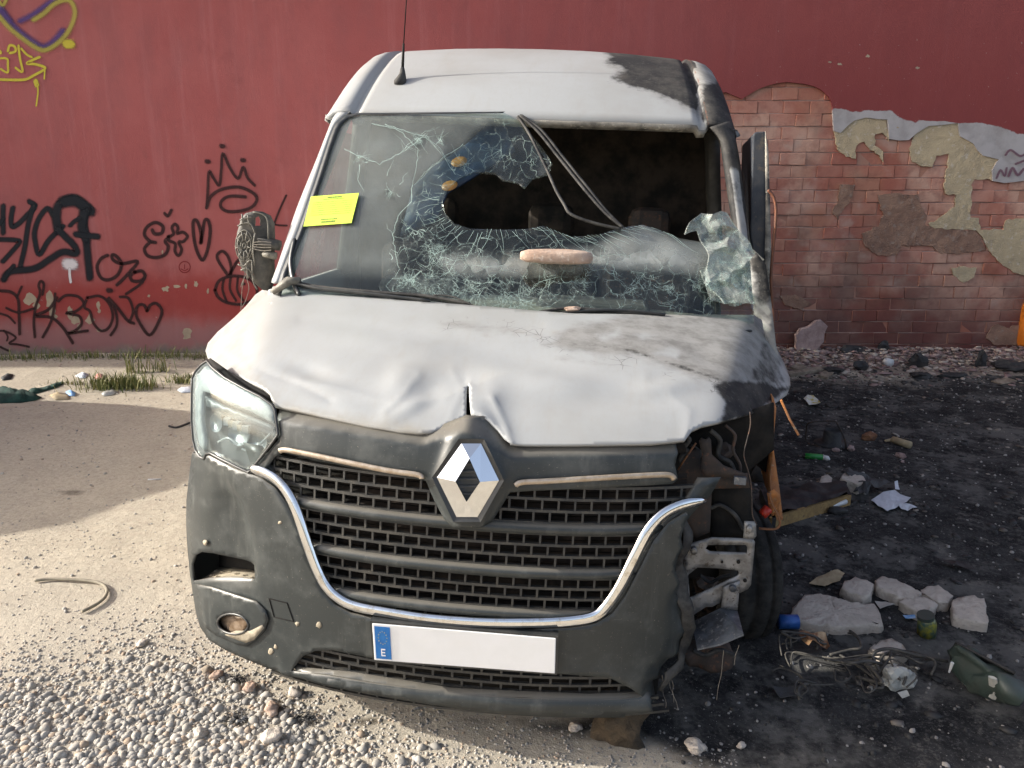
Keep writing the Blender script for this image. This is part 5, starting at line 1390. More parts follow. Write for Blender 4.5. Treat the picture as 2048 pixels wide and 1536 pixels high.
strokes('graffiti', [z3([(0, 790), (80, 800), (125, 850), (132, 950), (136, 1085)], 20), z3([(150, 762), (132, 800), (118, 832)], 16), z3([(45, 908), (130, 938), (232, 910)], 16),
    z3([(292, 815), (300, 745), (280, 725), (266, 755), (275, 810), (245, 900), (233, 1000), (240, 1105)], 18), z3([(390, 838), (330, 920), (238, 962), (350, 972), (430, 1040), (498, 1145)], 20), z3([(378, 810), (372, 900), (350, 1000), (295, 1105)], 18),
    z3([(400, 862), (450, 822), (535, 830), (572, 880), (520, 930), (452, 942), (540, 962), (560, 1012), (520, 1058), (470, 1080), (600, 1062)], 18),
    z3([(600, 832), (578, 900), (615, 930), (640, 1010), (690, 1062), (745, 1040), (772, 960), (742, 872), (680, 826), (600, 838)], 18), z3([(740, 848), (788, 920), (800, 1020), (758, 1092)], 18),
    z3([(745, 840), (800, 900), (870, 990), (915, 1012)], 20), z3([(822, 832), (880, 842), (910, 930), (885, 1002)], 18), z3([(0, 945), (60, 965), (105, 1010)], 14)], M['spray_brown'], 'sprawling dark written name near the ground')
strokes('graffiti', [z3([(1004, 925), (985, 888), (950, 888), (930, 925), (945, 990), (1022, 1092), (1090, 990), (1106, 922), (1068, 876), (1028, 888), (1006, 928)], 20)], M['spray_brown'], 'outlined heart near the ground')
strokes('graffiti', [z3([(0, 1062), (50, 1070), (110, 1110), (66, 1148), (120, 1155), (200, 1172)], 14), z3([(0, 1170), (40, 1190), (66, 1200)], 14), z3([(30, 1060), (55, 1100), (50, 1130)], 12)], M['spray_brown'])
strokes('graffiti', [z3([(1560, 690), (1500, 600), (1484, 548), (1520, 520), (1560, 560), (1580, 640), (1566, 690), (1620, 590), (1672, 556)], 20), z3([(1470, 785), (1498, 722), (1580, 690), (1680, 700), (1745, 750), (1750, 830), (1660, 880), (1550, 870), (1490, 832), (1470, 785)], 20),
    z3([(1530, 712), (1520, 780), (1546, 858)], 16), z3([(1575, 702), (1572, 780), (1612, 856)], 16), z3([(1625, 702), (1622, 790), (1662, 856)], 16), dot(1662, 742, 10, z3)], M['spray_brown'], 'bee drawn in dark spray paint behind the mirror')
strokes('graffiti', [z3([(1263 + 38 * math.cos(a), 628 + 38 * math.sin(a)) for a in np.linspace(0, 6.3, 14)], 6), z3([(1238, 640), (1263, 652), (1285, 640)], 5), z3([(1262, 612), (1262, 640)], 5)], M['spray_red'], 'tiny red scrawled face')
strokes('graffiti', [z3([(1955, 140), (1905, 250), (1858, 375)], 14), z3([(1850, 330), (1900, 342), (1960, 345)], 12)], M['spray_brown'])
strokes('graffiti', [z1([(1212, 1215), (1218, 1120), (1225, 1005), (1250, 1040), (1285, 1085), (1296, 1000), (1306, 898), (1345, 980), (1395, 1045), (1425, 978), (1450, 1040), (1492, 1085)], 16), z1([(1212, 1215), (1235, 1150), (1300, 1108), (1400, 1095), (1482, 1130), (1505, 1170), (1470, 1215), (1400, 1236), (1330, 1236), (1294, 1210), (1302, 1172), (1350, 1148), (1438, 1152)], 18), dot(1217, 945, 12, z1), dot(1302, 855, 12, z1), dot(1424, 938, 12, z1)], M['spray_brown'], 'crown with three dots in dark spray paint')
strokes('graffiti', [dot(480, 608, 34, z3), z3([(478, 640), (480, 690), (486, 730)], 16)], M['spray_white'], 'white paint splash with a drip')
strokes('graffiti', [z1([(10, 60), (60, 130), (120, 190), (200, 250), (260, 275), (320, 240), (370, 180)], 46), z1([(330, -10), (260, 40), (190, 90), (120, 125)], 40), z1([(0, 40), (20, 80), (60, 130)], 50)], M['spray_purple'], 'faded purple shadow of a large tag')
strokes('graffiti', [z1([(0, 100), (60, 165), (120, 215), (200, 272), (260, 295), (330, 262), (400, 190), (440, 90), (425, 20), (385, 2), (320, 25), (260, 80), (200, 118)], 34), z1([(0, 10), (20, 30), (40, 0)], 30)], M['spray_olive'], 'faded olive outline of a large tag')
strokes('graffiti', [dot(405, 258, 24, z1), z1([(50, 300), (60, 268), (88, 272), (95, 300), (62, 312)], 14), z1([(112, 268), (120, 340), (135, 420), (95, 398)], 13), z1([(128, 285), (160, 320), (190, 335)], 12), z1([(235, 335), (195, 352), (162, 372), (215, 378), (268, 400), (205, 440), (150, 466), (60, 468), (0, 466)], 15), z1([(0, 342), (45, 345), (50, 385), (48, 425), (8, 405)], 12), z1([(0, 300), (8, 310)], 18), z1([(266, 402), (263, 462)], 9), z1([(212, 475), (220, 500)], 26), z1([(222, 500), (226, 540), (216, 620)], 9)], M['spray_yellow'], 'small yellow tag with drips')
strokes('graffiti', [([(1992, 356), (2000, 340), (2008, 352), (2012, 336)], 4), ([(2016, 352), (2024, 336), (2034, 350), (2046, 338)], 5), ([(2010, 310), (2020, 300), (2040, 312), (2060, 300)], 4), ([(2030, 328), (2050, 320)], 4)], M['spray_violet'])
# flakes where the paint has come off
fr_ = random.Random(12)
for (cx, cy, rx, ry) in ((60, 598, 16, 12), (72, 612, 8, 10), (100, 600, 11, 18), (104, 622, 10, 16), (110, 634, 6, 6), (140, 625, 7, 12), (150, 640, 10, 8), (158, 655, 5, 10), (180, 640, 9, 12), (197, 610, 4, 10), (199, 622, 4, 5), (145, 665, 7, 4), (375, 668, 12, 14), (354, 572, 8, 4), (331, 578, 8, 6), (392, 568, 4, 7), (372, 572, 3, 6), (416, 583, 3, 6), (298, 592, 3, 3), (325, 503, 2, 5), (200, 660, 8, 4), (210, 715, 14, 12), (90, 715, 10, 5), (1680, 128, 5, 3), (1660, 124, 4, 2), (1735, 112, 4, 3), (1795, 255, 3, 2), (1835, 136, 4, 3)):
    q = [(cx + rx * fr_.uniform(.5, 1.25) * math.cos(a), cy + ry * fr_.uniform(.5, 1.25) * math.sin(a)) for a in np.linspace(0, 2 * math.pi, 11, endpoint=False)]
    W_ = wl(on_wall(np.array(q)))
    fo = -.0004 - .00005 * (int(cx * 7 + cy) % 17)
    m = MB(); m.prism([Vector((p[0], fo, p[2])) for p in W_], (0, .0002, 0)); m.build('paint_flake', M['chip'], wall)

# ================================================================== GROUND
t = NT('yard_ground')
def gp(t, sc, det=6, rough=.65):
    return t.noise(sc, det, rough)
c = t.mix(t.ramp(gp(t, .9), .35, .7), (0.49, 0.43, 0.335), (0.40, 0.35, 0.275))
c = t.mix(t.ramp(gp(t, 6, 9, .75), .38, .72), c, (0.50, 0.445, 0.35))
c = t.mix(t.math('MULTIPLY', t.ramp(gp(t, 45, 6, .8), .40, .70), .55), c, (0.23, 0.195, 0.155))
c = t.mix(t.math('MULTIPLY', t.ramp(gp(t, 170, 3, .8), .56, .66), .6), c, (0.50, 0.46, 0.40))
c = t.mix(t.math('MULTIPLY', t.attr('grit'), .5), c, (0.40, 0.365, 0.31))
c = t.mix(t.edged('damp', .9, 7, .3, .8), c, (0.10, 0.085, 0.065))
sc_ = t.mix(t.ramp(gp(t, 5, 9, .75), .36, .68), (0.013, 0.013, 0.014), (0.052, 0.051, 0.050))
sc_ = t.mix(t.math('MULTIPLY', t.ramp(gp(t, 1.9, 5, .8), .47, .60), .75), sc_, (0.135, 0.13, 0.12))
sc_ = t.mix(t.math('MULTIPLY', t.ramp(gp(t, 7.5, 5, .8), .55, .66), .6), sc_, (0.19, 0.175, 0.155))
sc_ = t.mix(t.math('MULTIPLY', t.ramp(gp(t, 70, 5, .8), .52, .66), .75), sc_, (0.11, 0.105, 0.10))
sc_ = t.mix(t.ramp(gp(t, 230, 2, .8), .68, .73), sc_, (0.32, 0.31, 0.30))
c = t.mix(t.edged('soot', .8, 4, .30, .72, detail=8), c, sc_)
c = t.mix(t.math('MULTIPLY', t.edged('rubble', .7, 8, .35, .7), .7), c, t.mix(t.ramp(gp(t, 22, 7, .75), .4, .6), (0.22, 0.165, 0.135), (0.11, 0.08, 0.075)))
t.bump(t.math('ADD', t.math('MULTIPLY', gp(t, 30, 6, .75), 1.5), t.math('MULTIPLY', gp(t, 150, 4, .8), .6)), .55, .012)
M['ground'] = t.set(color=c, rough=.95, spec=.15)
xs = np.concatenate([[-300, -120, -50, -25, -15, -10, -8], np.arange(-6.4, 6.41, .045), [8, 10, 15, 25, 50, 120, 300]])
ysg = np.concatenate([[-300, -120, -50, -20, -8, -3, -1, 0, .5, 1.0, 1.3], np.arange(1.5, 7.42, .045), [8, 10, 15, 30, 100, 300]])
gx, gy = np.meshgrid(xs, ysg)
from mathutils import noise as nz
def gh(x, y):
    z = .018 * nz.noise(Vector((x * .7, y * .7, 3))) + .008 * nz.noise(Vector((x * 2.7, y * 2.7, 9))) + .0035 * nz.noise(Vector((x * 9, y * 9, 1)))
    z += .10 * max(0, min(1, (y - 6.45) / .8)) ** 1.5 * (1 if x > 1.5 else .55)      # spoil banked against the wall
    return z - .012
H = np.array([gh(a, b) if (-7 < a < 7 and .4 < b < 8) else -.012 for a, b in zip(gx.ravel(), gy.ravel())])
GP = np.stack([gx.ravel(), gy.ravel(), H], 1)
def gproj(P):
    d = np.asarray(P) - CO; z = d @ CF
    z = np.where(z < .2, .2, z)
    return np.stack([1024 + FPX * (d @ CR) / z, 768 - FPX * (d @ CU) / z], -1)
gpx = gproj(GP)
infront = GP[:, 1] > .5
soot = mask(gpx, [(1000, 1300), (1130, 1420), (1210, 1455), (1300, 1490), (1400, 1530), (1480, 1620), (1500, 2200), (4500, 2200), (4500, 740), (2100, 752), (1900, 758), (1700, 752), (1560, 750), (1300, 740), (900, 800)], 120) * infront
soot = np.maximum(soot, .75 * mask(gpx, [(860, 1420), (1200, 1440), (1300, 1500), (1100, 1470), (950, 1460)], 60) * infront)  # darker strip of ground just in front of the bumper
soot = np.maximum(soot, ((GP[:, 0] > 3.5) & (GP[:, 1] < 6.6)) * .9)
damp = np.zeros(len(GP))
for cx, cy, rx, ry in ((470, 1368, 26, 10), (470, 1445, 34, 22), (620, 1440, 26, 16), (145, 985, 40, 6), (560, 1410, 60, 14), (620, 725, 0.1, .1), (740, 1440, 50, 10)):
    damp = np.maximum(damp, np.exp(-((gpx[:, 0] - cx) / rx) ** 2 - ((gpx[:, 1] - cy) / ry) ** 2) * .9 * infront)
rub = mask(gpx, [(1540, 690), (2300, 690), (2300, 748), (1950, 752), (1700, 745), (1560, 755)], 24) * infront
grit = mask(gpx, [(-400, 1150), (300, 1180), (600, 1330), (1400, 1500), (1400, 2000), (-900, 2000)], 160) * infront
m = MB(); m.grid(GP.reshape(gx.shape + (3,)), soot=soot, damp=damp, rubble=rub, grit=grit)
ground = m.build('ground', M['ground'], smooth=True, fixn=False)
tag(ground, 'dusty yard of pale dirt, blackened with soot beside the van', kind='structure')

def G3(x, y, dz=0.0):
    """the place on the ground seen at a picture point"""
    p = on_ground(x, y, 0.0)
    for _ in range(4): p = on_ground(x, y, gh(p.x, p.y) + dz)
    return p
# ================================================================== LOOSE THINGS
M['white_stone'] = simple('white_stone', (0.60, 0.53, 0.455), (0.50, 0.44, 0.375), 14, 0.9, 0, 0.9, 55, spec=0.2, bdist=0.012, c3=(0.40, 0.35, 0.30))
M['pink_stone'] = simple('pink_stone', (0.40, 0.28, 0.215), (0.46, 0.35, 0.28), 14, 0.9, 0, 0.6, 90, spec=0.2, bdist=0.01, c3=(0.60, 0.50, 0.42))
M['rubble_chunk'] = simple('plaster_chunk', (0.40, 0.30, 0.28), (0.28, 0.20, 0.19), 12, 0.95, 0, 0.9, 60, spec=0.1, bdist=0.015)
M['char'] = simple('charred_scrap', (0.016, 0.016, 0.018), (0.040, 0.038, 0.036), 20, 0.7, 0, 0.6, 60)
M['paper'] = simple('white_paper', (0.60, 0.63, 0.68), (0.52, 0.55, 0.60), 25, 0.8, 0, 0.3, 60)
M['wood'] = simple('old_wood', (0.34, 0.22, 0.085), (0.24, 0.15, 0.06), 22, 0.8, 0, 0.4, 60, c3=(0.12, 0.085, 0.05))
M['grey_wood'] = simple('grey_wood', (0.30, 0.25, 0.19), (0.17, 0.135, 0.10), 22, 0.85, 0, 0.4, 60)
M['blue_can'] = simple('blue_can', (0.015, 0.075, 0.30), (0.03, 0.11, 0.34), 20, 0.4, 0.2, 0.1)
M['green_bottle'] = simple('green_plastic', (0.015, 0.26, 0.045), (0.02, 0.18, 0.04), 20, 0.4, 0, 0.05)
M['dark_green'] = simple('dark_green_plastic', (0.036, 0.055, 0.047), (0.055, 0.062, 0.052), 9, 0.45, 0, 0.3, 40)
M['green_cloth'] = simple('green_cloth', (0.010, 0.055, 0.040), (0.006, 0.028, 0.022), 16, 0.9, 0, 0.6, 90)
M['tan'] = simple('tan_roll', (0.40, 0.32, 0.20), (0.30, 0.235, 0.14), 18, 0.8, 0, 0.3)
M['foil'] = simple('copper_foil', (0.42, 0.27, 0.15), (0.25, 0.11, 0.05), 25, 0.35, 0.5, 0.5, 60)
M['jar'] = simple('jar_yellow', (0.26, 0.24, 0.03), (0.03, 0.08, 0.08), 30, 0.3, 0, 0.2)
M['rag'] = simple('grey_rag', (0.045, 0.047, 0.050), (0.075, 0.075, 0.075), 10, 0.9, 0, 0.5, 80)
M['bag'] = simple('pale_bag', (0.48, 0.47, 0.42), (0.36, 0.36, 0.33), 18, 0.5, 0, 0.5, 40)
M['cable'] = simple('scorched_cable', (0.045, 0.042, 0.038), (0.10, 0.09, 0.075), 30, 0.7, 0, 0.2)
M['orange'] = simple('orange_paint', (0.55, 0.16, 0.012), (0.45, 0.12, 0.01), 9, 0.45, 0, 0.1)
M['hose'] = simple('dusty_hose', (0.26, 0.23, 0.17), (0.20, 0.175, 0.13), 25, 0.8, 0, 0.2)
M['light_blue'] = simple('blue_carton', (0.10, 0.30, 0.62), (0.35, 0.48, 0.66), 40, 0.6, 0, 0.1)
M['white_plastic'] = simple('white_plastic', (0.68, 0.69, 0.70), (0.58, 0.58, 0.58), 20, 0.5, 0, 0.1)
M['red_paper'] = simple('red_paper', (0.45, 0.12, 0.10), (0.5, 0.3, 0.25), 30, 0.8, 0, 0.1)
M['wrapper'] = simple('white_yellow_wrapper', (0.66, 0.66, 0.60), (0.52, 0.45, 0.09), 26, 0.5, 0, 0.3, contrast=(.52, .58))
M['mud'] = simple('dried_mud', (0.105, 0.075, 0.045), (0.055, 0.042, 0.028), 18, 0.95, 0, 0.9, 50, bdist=0.02)

t = NT('pebbles')
tn = t.attr('tint')
c = t.mix(t.ramp(tn, .0, .45), (0.25, 0.24, 0.225), (0.36, 0.335, 0.295))
c = t.mix(t.ramp(tn, .45, .75), c, (0.43, 0.405, 0.365))
c = t.mix(t.ramp(tn, .80, .95), c, (0.36, 0.28, 0.21))
c = t.mix(t.math('MULTIPLY', t.ramp(t.noise(60, 4, .7), .45, .7), .35), c, (0.20, 0.18, 0.15))
M['pebble'] = t.set(color=c, rough=.9, spec=.2)
t = NT('soot_grit')
c = t.mix(t.ramp(t.attr('tint'), .55, .9), (0.035, 0.034, 0.033), (0.30, 0.28, 0.26))
M['grit'] = t.set(color=c, rough=.85)
t = NT('burnt_flakes')
c = t.mix(t.ramp(t.attr('tint'), .45, .75), (0.028, 0.027, 0.027), (0.10, 0.085, 0.07))
c = t.mix(t.ramp(t.attr('tint'), .80, .95), c, (0.30, 0.26, 0.22))
M['flake'] = t.set(color=c, rough=.7)
t = NT('rubble_bits')
tn = t.attr('tint')
c = t.mix(t.ramp(tn, .1, .5), (0.14, 0.09, 0.085), (0.27, 0.18, 0.165))
c = t.mix(t.ramp(tn, .5, .85), c, (0.42, 0.355, 0.30))
M['rubble'] = t.set(color=c, rough=.95)

# ---- low-poly stone shapes joined into gravel
def ico(sub, seed, flat):
    bm = bmesh.new(); bmesh.ops.create_icosphere(bm, subdivisions=sub, radius=1.0)
    rr = random.Random(seed)
    off = Vector((rr.uniform(-9, 9),) * 3)
    V = np.array([v.co * (1 + .35 * nz.noise(v.co * 1.1 + off) + .12 * nz.noise(v.co * 2.7 + off)) for v in bm.verts])
    V = V * [1.0, .78, flat]
    F = np.array([[v.index for v in f.verts] for f in bm.faces]); bm.free()
    return V, F
def scatter(name, items, shapes, material, label, smooth=True):
    """items: x, y, z, size, tint"""
    vs = []; fs = []; ti = []; b = 0
    for (x, y, z, s, tnt) in items:
        V, F = shapes[random.randrange(len(shapes))]
        a = random.uniform(0, 6.28); tl = random.uniform(-.35, .35)
        ca, sa = math.cos(a), math.sin(a); ct, st_ = math.cos(tl), math.sin(tl)
        X = V[:, 0] * ct - V[:, 2] * st_; Z = V[:, 0] * st_ + V[:, 2] * ct
        W_ = np.stack([(X * ca - V[:, 1] * sa) * s + x, (X * sa + V[:, 1] * ca) * s + y, Z * s + z + s * .10], 1)
        vs.append(W_); fs.append(F + b); ti.append(np.full(len(V), tnt)); b += len(V)
    V = np.vstack(vs); F = np.vstack(fs); T = np.concatenate(ti)
    me = bpy.data.meshes.new(name)
    me.vertices.add(len(V)); me.vertices.foreach_set('co', V.astype(np.float32).ravel())
    me.loops.add(F.size); me.loops.foreach_set('vertex_index', F.astype(np.int32).ravel())
    me.polygons.add(len(F)); me.polygons.foreach_set('loop_start', np.arange(0, F.size, 3, dtype=np.int32))
    me.update()
    if smooth: me.polygons.foreach_set('use_smooth', np.ones(len(F), bool))
    at = me.attributes.new('tint', 'FLOAT', 'POINT'); at.data.foreach_set('value', T.astype(np.float32))
    me.materials.append(material)
    o = bpy.data.objects.new(name, me); link(o)
    return tag(o, label, kind='stuff')
SM = [ico(1, k, .6 + .1 * (k % 4)) for k in range(8)]
LG = [ico(2, k + 20, .55 + .1 * (k % 4)) for k in range(8)]
random.seed(31)
items = []; big_items = []
N = 125000
X_ = np.random.default_rng(3).uniform(-2.7, 1.0, N); Y_ = np.random.default_rng(4).uniform(1.72, 3.6, N)
PX = gproj(np.stack([X_, Y_, np.zeros(N)], 1))
# how much gravel: thick in the near corner, thinning to bare dirt beyond the bumper corner
line = np.interp(PX[:, 0], [-400, 0, 300, 500, 700, 1000, 1400], [1330, 1300, 1240, 1290, 1385, 1450, 1520])
dens = ((PX[:, 1] - line) / 190 + .35).clip(.035, 1)
u = np.random.default_rng(5).random(N)
for i in np.nonzero((u < dens) & (PX[:, 0] > -420) & (PX[:, 0] < 1480) & (PX[:, 1] < 1640))[0]:
    x, y = X_[i], Y_[i]
    near = float(((PX[i, 1] - line[i]) / 220).clip(-.3, 1.0))
    leftf = float(np.interp(PX[i, 0], [500, 900], [1, .45]))
    s = .0018 + random.random() ** 3.2 * .0085 * (.5 + leftf * max(0.15, near + .3))
    if near > .28 and random.random() < .055 * leftf: s = .0075 + .014 * random.random() ** 1.8
    tnt = random.random()
    if PX[i, 0] > 1180: tnt = 0.0
    (big_items if s > .0085 else items).append((x, y, gh(x, y) - .001, s, tnt))
scatter('gravel', items, SM, M['pebble'], 'fine pale gravel spread over the dirt in front of the van')
scatter('pebbles', big_items, LG, M['pebble'], 'larger rounded pebbles lying among the fine gravel')
# sparse grit further back on the lit dirt, chips on the soot
items = []
for _ in range(2600):
    x, y = random.uniform(-4.2, -.6), random.uniform(2.6, 7.0)
    items.append((x, y, gh(x, y), random.uniform(.002, .006) * random.choice((1, 1, 1, 2)), random.random()))
scatter('dirt_crumbs', items, SM, M['pebble'], 'scattered crumbs of stone on the bare dirt')
items = []
for _ in range(9000):
    x, y = random.uniform(.35, 5.2), random.uniform(1.8, 6.7)
    if x < 1.0 and y > 2.4: continue
    items.append((x, y, gh(x, y), random.uniform(.002, .008) * random.choice((1, 1, 1, 1, 1.8)), random.random()))
scatter('soot_grit', items, SM, M['grit'], 'dark cinders and pale chips scattered over the sooty ground')
FL_ = [ico(1, k + 50, .25) for k in range(8)]
items = []
for _ in range(3800):
    x = random.uniform(1.9, 5.3); y = 7.26 - abs(random.gauss(0, .34)); y = max(y, 6.3)
    s = random.uniform(.005, .026) * random.choice((.6, .6, 1, 1, 1.4, 2.2))
    items.append((x, y, gh(x, y) + random.uniform(0, .03) * max(0, (y - 6.8) * 2), s, random.random()))
scatter('wall_rubble', items, FL_, M['rubble'], 'broken plaster and brick rubble along the foot of the bare brick', smooth=False)
items = []
for _ in range(700):
    x = random.uniform(-5, -.5); y = 7.27 - abs(random.gauss(0, .12))
    items.append((x, y, gh(x, y), random.uniform(.004, .016), random.random()))
scatter('wall_foot_grit', items, FL_, M['rubble'], 'crumbled plaster along the foot of the painted wall', smooth=False)

items = []
for _ in range(3200):
    x, y = random.uniform(1.0, 5.2), (random.uniform(2.0, 6.8) if random.random() < .6 else random.uniform(5.6, 6.9))
    if random.random() > .35 + .65 * max(0, nz.noise(Vector((x * 1.4, y * 1.4, 4))) * 2): continue
    items.append((x, y, gh(x, y), random.uniform(.008, .03), random.random() ** 1.5))
scatter('burnt_flakes', items, FL_, M['flake'], 'burnt flakes of plastic and ash lying over the sooty ground', smooth=False)

# ---- helpers for things
def slab(px, th, seed=0, top=None):
    """stone slab whose upper outline is traced; th thickness"""
    m = MB()
    P2 = resample(px, 9) + np.random.default_rng(seed + 5).uniform(-1.3, 1.3, (len(resample(px, 9)), 2))
    top_ = np.array([on_ground(x, y, th + .005) for x, y in P2])
    c_ = top_.mean(0)
    base = G3(float(np.mean(P2[:, 0])), float(np.mean(P2[:, 1]))); dz = gh(c_[0], c_[1])
    top_[:, 2] += dz
    r_ = np.random.default_rng(seed)
    rings = []
    for k, (sc_, zz) in enumerate(((.0, 1.02), (.35, 1.05), (.7, .98), (.94, .99), (.985, .93), (1.0, .70), (1.0, .30), (.97, -.15))):
        q = c_ + (top_ - c_) * [max(sc_, .02), max(sc_, .02), 0]
        q[:, 2] = dz + th * zz + (r_.uniform(-.004, .004, len(q)) if 0 < k < 7 else 0)
        if 2 < k < 7: q[:, :2] += r_.uniform(-.004, .004, (len(q), 2))
        rings.append(q)
    G_ = np.array(rings); org = np.array([c_[0], c_[1], dz])
    m.grid(G_ - org, closeu=True)
    n = len(P2); m.f.append(tuple(range(n)))
    return m, org
def place(m, name, material, org, label, cat, group=None, smooth=True, **kw):
    o = m.build(name, material, None, smooth=smooth, **kw); o.location = tuple(org)
    return tag(o, label, cat, group)

WS_G = 'pale stones laid out on the soot'
for i, (px, th, lab) in enumerate((
    ([(1577, 1224), (1592, 1200), (1609, 1181), (1640, 1180), (1672, 1186), (1700, 1195), (1754, 1200), (1762, 1218), (1769, 1238), (1720, 1242), (1676, 1243), (1614, 1237)], .040, 'largest pale stone slab, long and flat, lying beside the burnt wheel'),
    ([(1682, 1168), (1690, 1154), (1710, 1148), (1734, 1152), (1748, 1162), (1744, 1180), (1724, 1186), (1700, 1178)], .045, 'rounded pale stone just behind the long flat slab'),
    ([(1750, 1150), (1768, 1143), (1794, 1152), (1822, 1164), (1845, 1178), (1830, 1188), (1794, 1185), (1770, 1172), (1754, 1164)], .045, 'long pale stone with a small pit, rearmost of the row on the soot'),
    ([(1799, 1192), (1820, 1184), (1850, 1186), (1878, 1200), (1864, 1212), (1846, 1219), (1820, 1208)], .042, 'blunt pale stone in front of the long pitted one'),
    ([(1841, 1170), (1856, 1161), (1880, 1160), (1896, 1170), (1908, 1180), (1898, 1194), (1880, 1196), (1860, 1184)], .042, 'knobbly pale stone between the pitted one and the squarish end stone'),
    ([(1906, 1190), (1940, 1178), (1972, 1186), (1976, 1206), (1980, 1234), (1940, 1230), (1908, 1222), (1904, 1204)], .045, 'squarish pale stone at the outer end of the row'),
    ([(1740, 1284), (1762, 1268), (1786, 1262), (1806, 1276), (1822, 1292), (1796, 1300), (1762, 1298)], .035, 'pointed pale stone in front of the others by the cables'),
    ([(1640, 960), (1644, 950), (1656, 947), (1664, 955), (1662, 966), (1648, 968)], .05, 'small pale stone behind the burnt crate'),
    ([(1678, 954), (1690, 942), (1712, 940), (1728, 948), (1733, 962), (1716, 966), (1696, 960)], .06, 'cream coloured stone behind the dark rag'))):
    m, org = slab(px, th, i)
    place(m, 'pale_stone', M['white_stone'], org, lab, 'stone', WS_G)
# stone left on the windscreen
q = to_world(WS(np.array([(1113, 513)]), -.06))[0]
m = MB(); blob(m, (0, 0, 0), (1, 1, 1), 4, 3, .06)
for i, v in enumerate(m.v):
    sg = lambda a, e: math.copysign(abs(a) ** e, a)
    m.v[i] = (.135 * sg(v[0], .55), .05 * sg(v[1], .6), .025 * sg(v[2], .55) + .004 * nz.noise(Vector(v) * 4))
place(m, 'loose_stone', M['pink_stone'], q, 'flat pinkish stone lying on the broken windscreen', 'stone').rotation_euler = (0, .03, -.06)
q = to_world(WS(np.array([(1145, 618)]), -.03))[0]
m = MB(); blob(m, (0, 0, 0), (.03, .012, .010), 8, 2, .3)
place(m, 'stone_chip', M['pink_stone'], q, 'small tan chip caught under the far wiper', 'stone', smooth=False)
# chunk of plaster leaning on the brick
P2 = [(1592, 700), (1594, 672), (1604, 660), (1622, 655), (1636, 644), (1648, 642), (1660, 654), (1652, 668), (1650, 684), (1636, 698), (1615, 704)]
W_ = on_wall(np.array(P2), .10); c_ = W_.mean(0); c_[2] = W_[:, 2].min()
m = MB(); m.prism([Vector(p - c_) for p in W_], (.0, .045, .015)); o = place(m, 'plaster_chunk', M['rubble_chunk'], c_, 'big broken chunk of pinkish plaster leaning against the brick', 'rubble', smooth=False, bevel=.006)
o.rotation_euler = (-.18, 0, 0)
def chunk(x, y, r, name, mat, lab, cat, group=None, seed=1, rough=.35, rotz=0., sub=2, smooth=False):
    p = G3(x, y); m = MB(); blob(m, (0, 0, r[2] * .75), r, seed, sub, rough, rotz=rotz)
    return place(m, name, M[mat], p, lab, cat, group, smooth=smooth)
chunk(1575, 688, (.10, .05, .04), 'plaster_chunk', 'rubble_chunk', 'plaster lump at the wall foot beside the van', 'rubble', seed=2)
chunk(1640, 712, (.11, .07, .03), 'plaster_chunk', 'rubble_chunk', 'flat mauve plaster piece in front of the leaning chunk', 'rubble', seed=3)
chunk(1618, 696, (.06, .04, .05), 'charred_lump', 'char', 'black charred lump at the foot of the leaning plaster chunk', 'charred debris', seed=4)
CG = 'charred scraps along the wall'
for i, (x, y, r, lab) in enumerate(((1706, 708, (.13, .05, .04), 'long black charred scrap against the rubble bank'), (1766, 704, (.05, .04, .06), 'round black charred ball behind the white cup'), (1722, 740, (.06, .03, .05), 'black charred block left of the white cup'), (1836, 733, (.08, .04, .07), 'ridged black charred block right of the white cup'), (1838, 755, (.10, .05, .03), 'grey-black melted lump below the ridged block'), (1960, 735, (.05, .03, .08), 'small upright charred stump near the orange cylinder'), (1905, 754, (.14, .05, .025), 'flat black strip of melted plastic'), (2030, 740, (.18, .10, .05), 'wide black heap of ash at the edge of the yard'), (1665, 745, (.10, .07, .03), 'sooty scrap of plastic before the rubble bank'))):
    chunk(x, y, r, 'charred_scrap', 'char', lab, 'charred debris', CG, seed=i + 10, rough=.5)
PG = 'plaster plates in the rubble'
for i, (x, y, r, lab) in enumerate(((1828, 696, (.07, .05, .012), 'pale plaster plate leaning in the rubble right of the white cup'), (1690, 694, (.08, .05, .012), 'pale plaster plate in the rubble behind the charred scrap'), (1785, 725, (.06, .05, .012), 'bluish plate beside the white cup'), (1770, 748, (.09, .05, .010), 'mauve plate in front of the white cup'), (1920, 682, (.07, .04, .012), 'white plate on the heap of chips at the wall'))):
    o = chunk(x, y, r, 'plaster_plate', 'rubble_chunk' if i in (3,) else 'white_stone', lab, 'rubble', PG, seed=i + 30, rough=.3); o.rotation_euler = (.5 - .2 * i, .1, .2 * i)
# planks of burnt wood near the van
for i, (a, b, w, lab) in enumerate((((1575, 752), (1652, 742), .035, 'grey weathered plank end beside the bonnet'), ((1590, 742), (1604, 735), .05, 'short splintered board on the plank'), ((1645, 758), (1664, 742), .04, 'broken grey board at the plank tip'))):
    p, q = G3(*a), G3(*b); d = (q - p); m = MB(); L = d.length; m.box((0, -w, 0), (L, w, .03))
    o = place(m, 'broken_board', M['grey_wood'], p, lab, 'wood', smooth=False, bevel=.004); o.rotation_euler = (.12, -.05, math.atan2(d.y, d.x))
p = G3(2008, 764); m = MB(); m.box((-.09, -.05, 0), (.09, .05, .014)); o = place(m, 'board_offcut', M['grey_wood'], p, 'pale board offcut lying near the ash heap', 'wood', smooth=False, bevel=.003); o.rotation_euler = (.05, -.08, .35)
# white cup
p = G3(1770, 730); m = MB(); m.tube([(0, 0, .035), (.02, -.06, .03)], [.035, .040], 14); cup = place(m, 'white_cup', M['white_plastic'], p, 'white plastic cup lying on the rubble', 'cup')
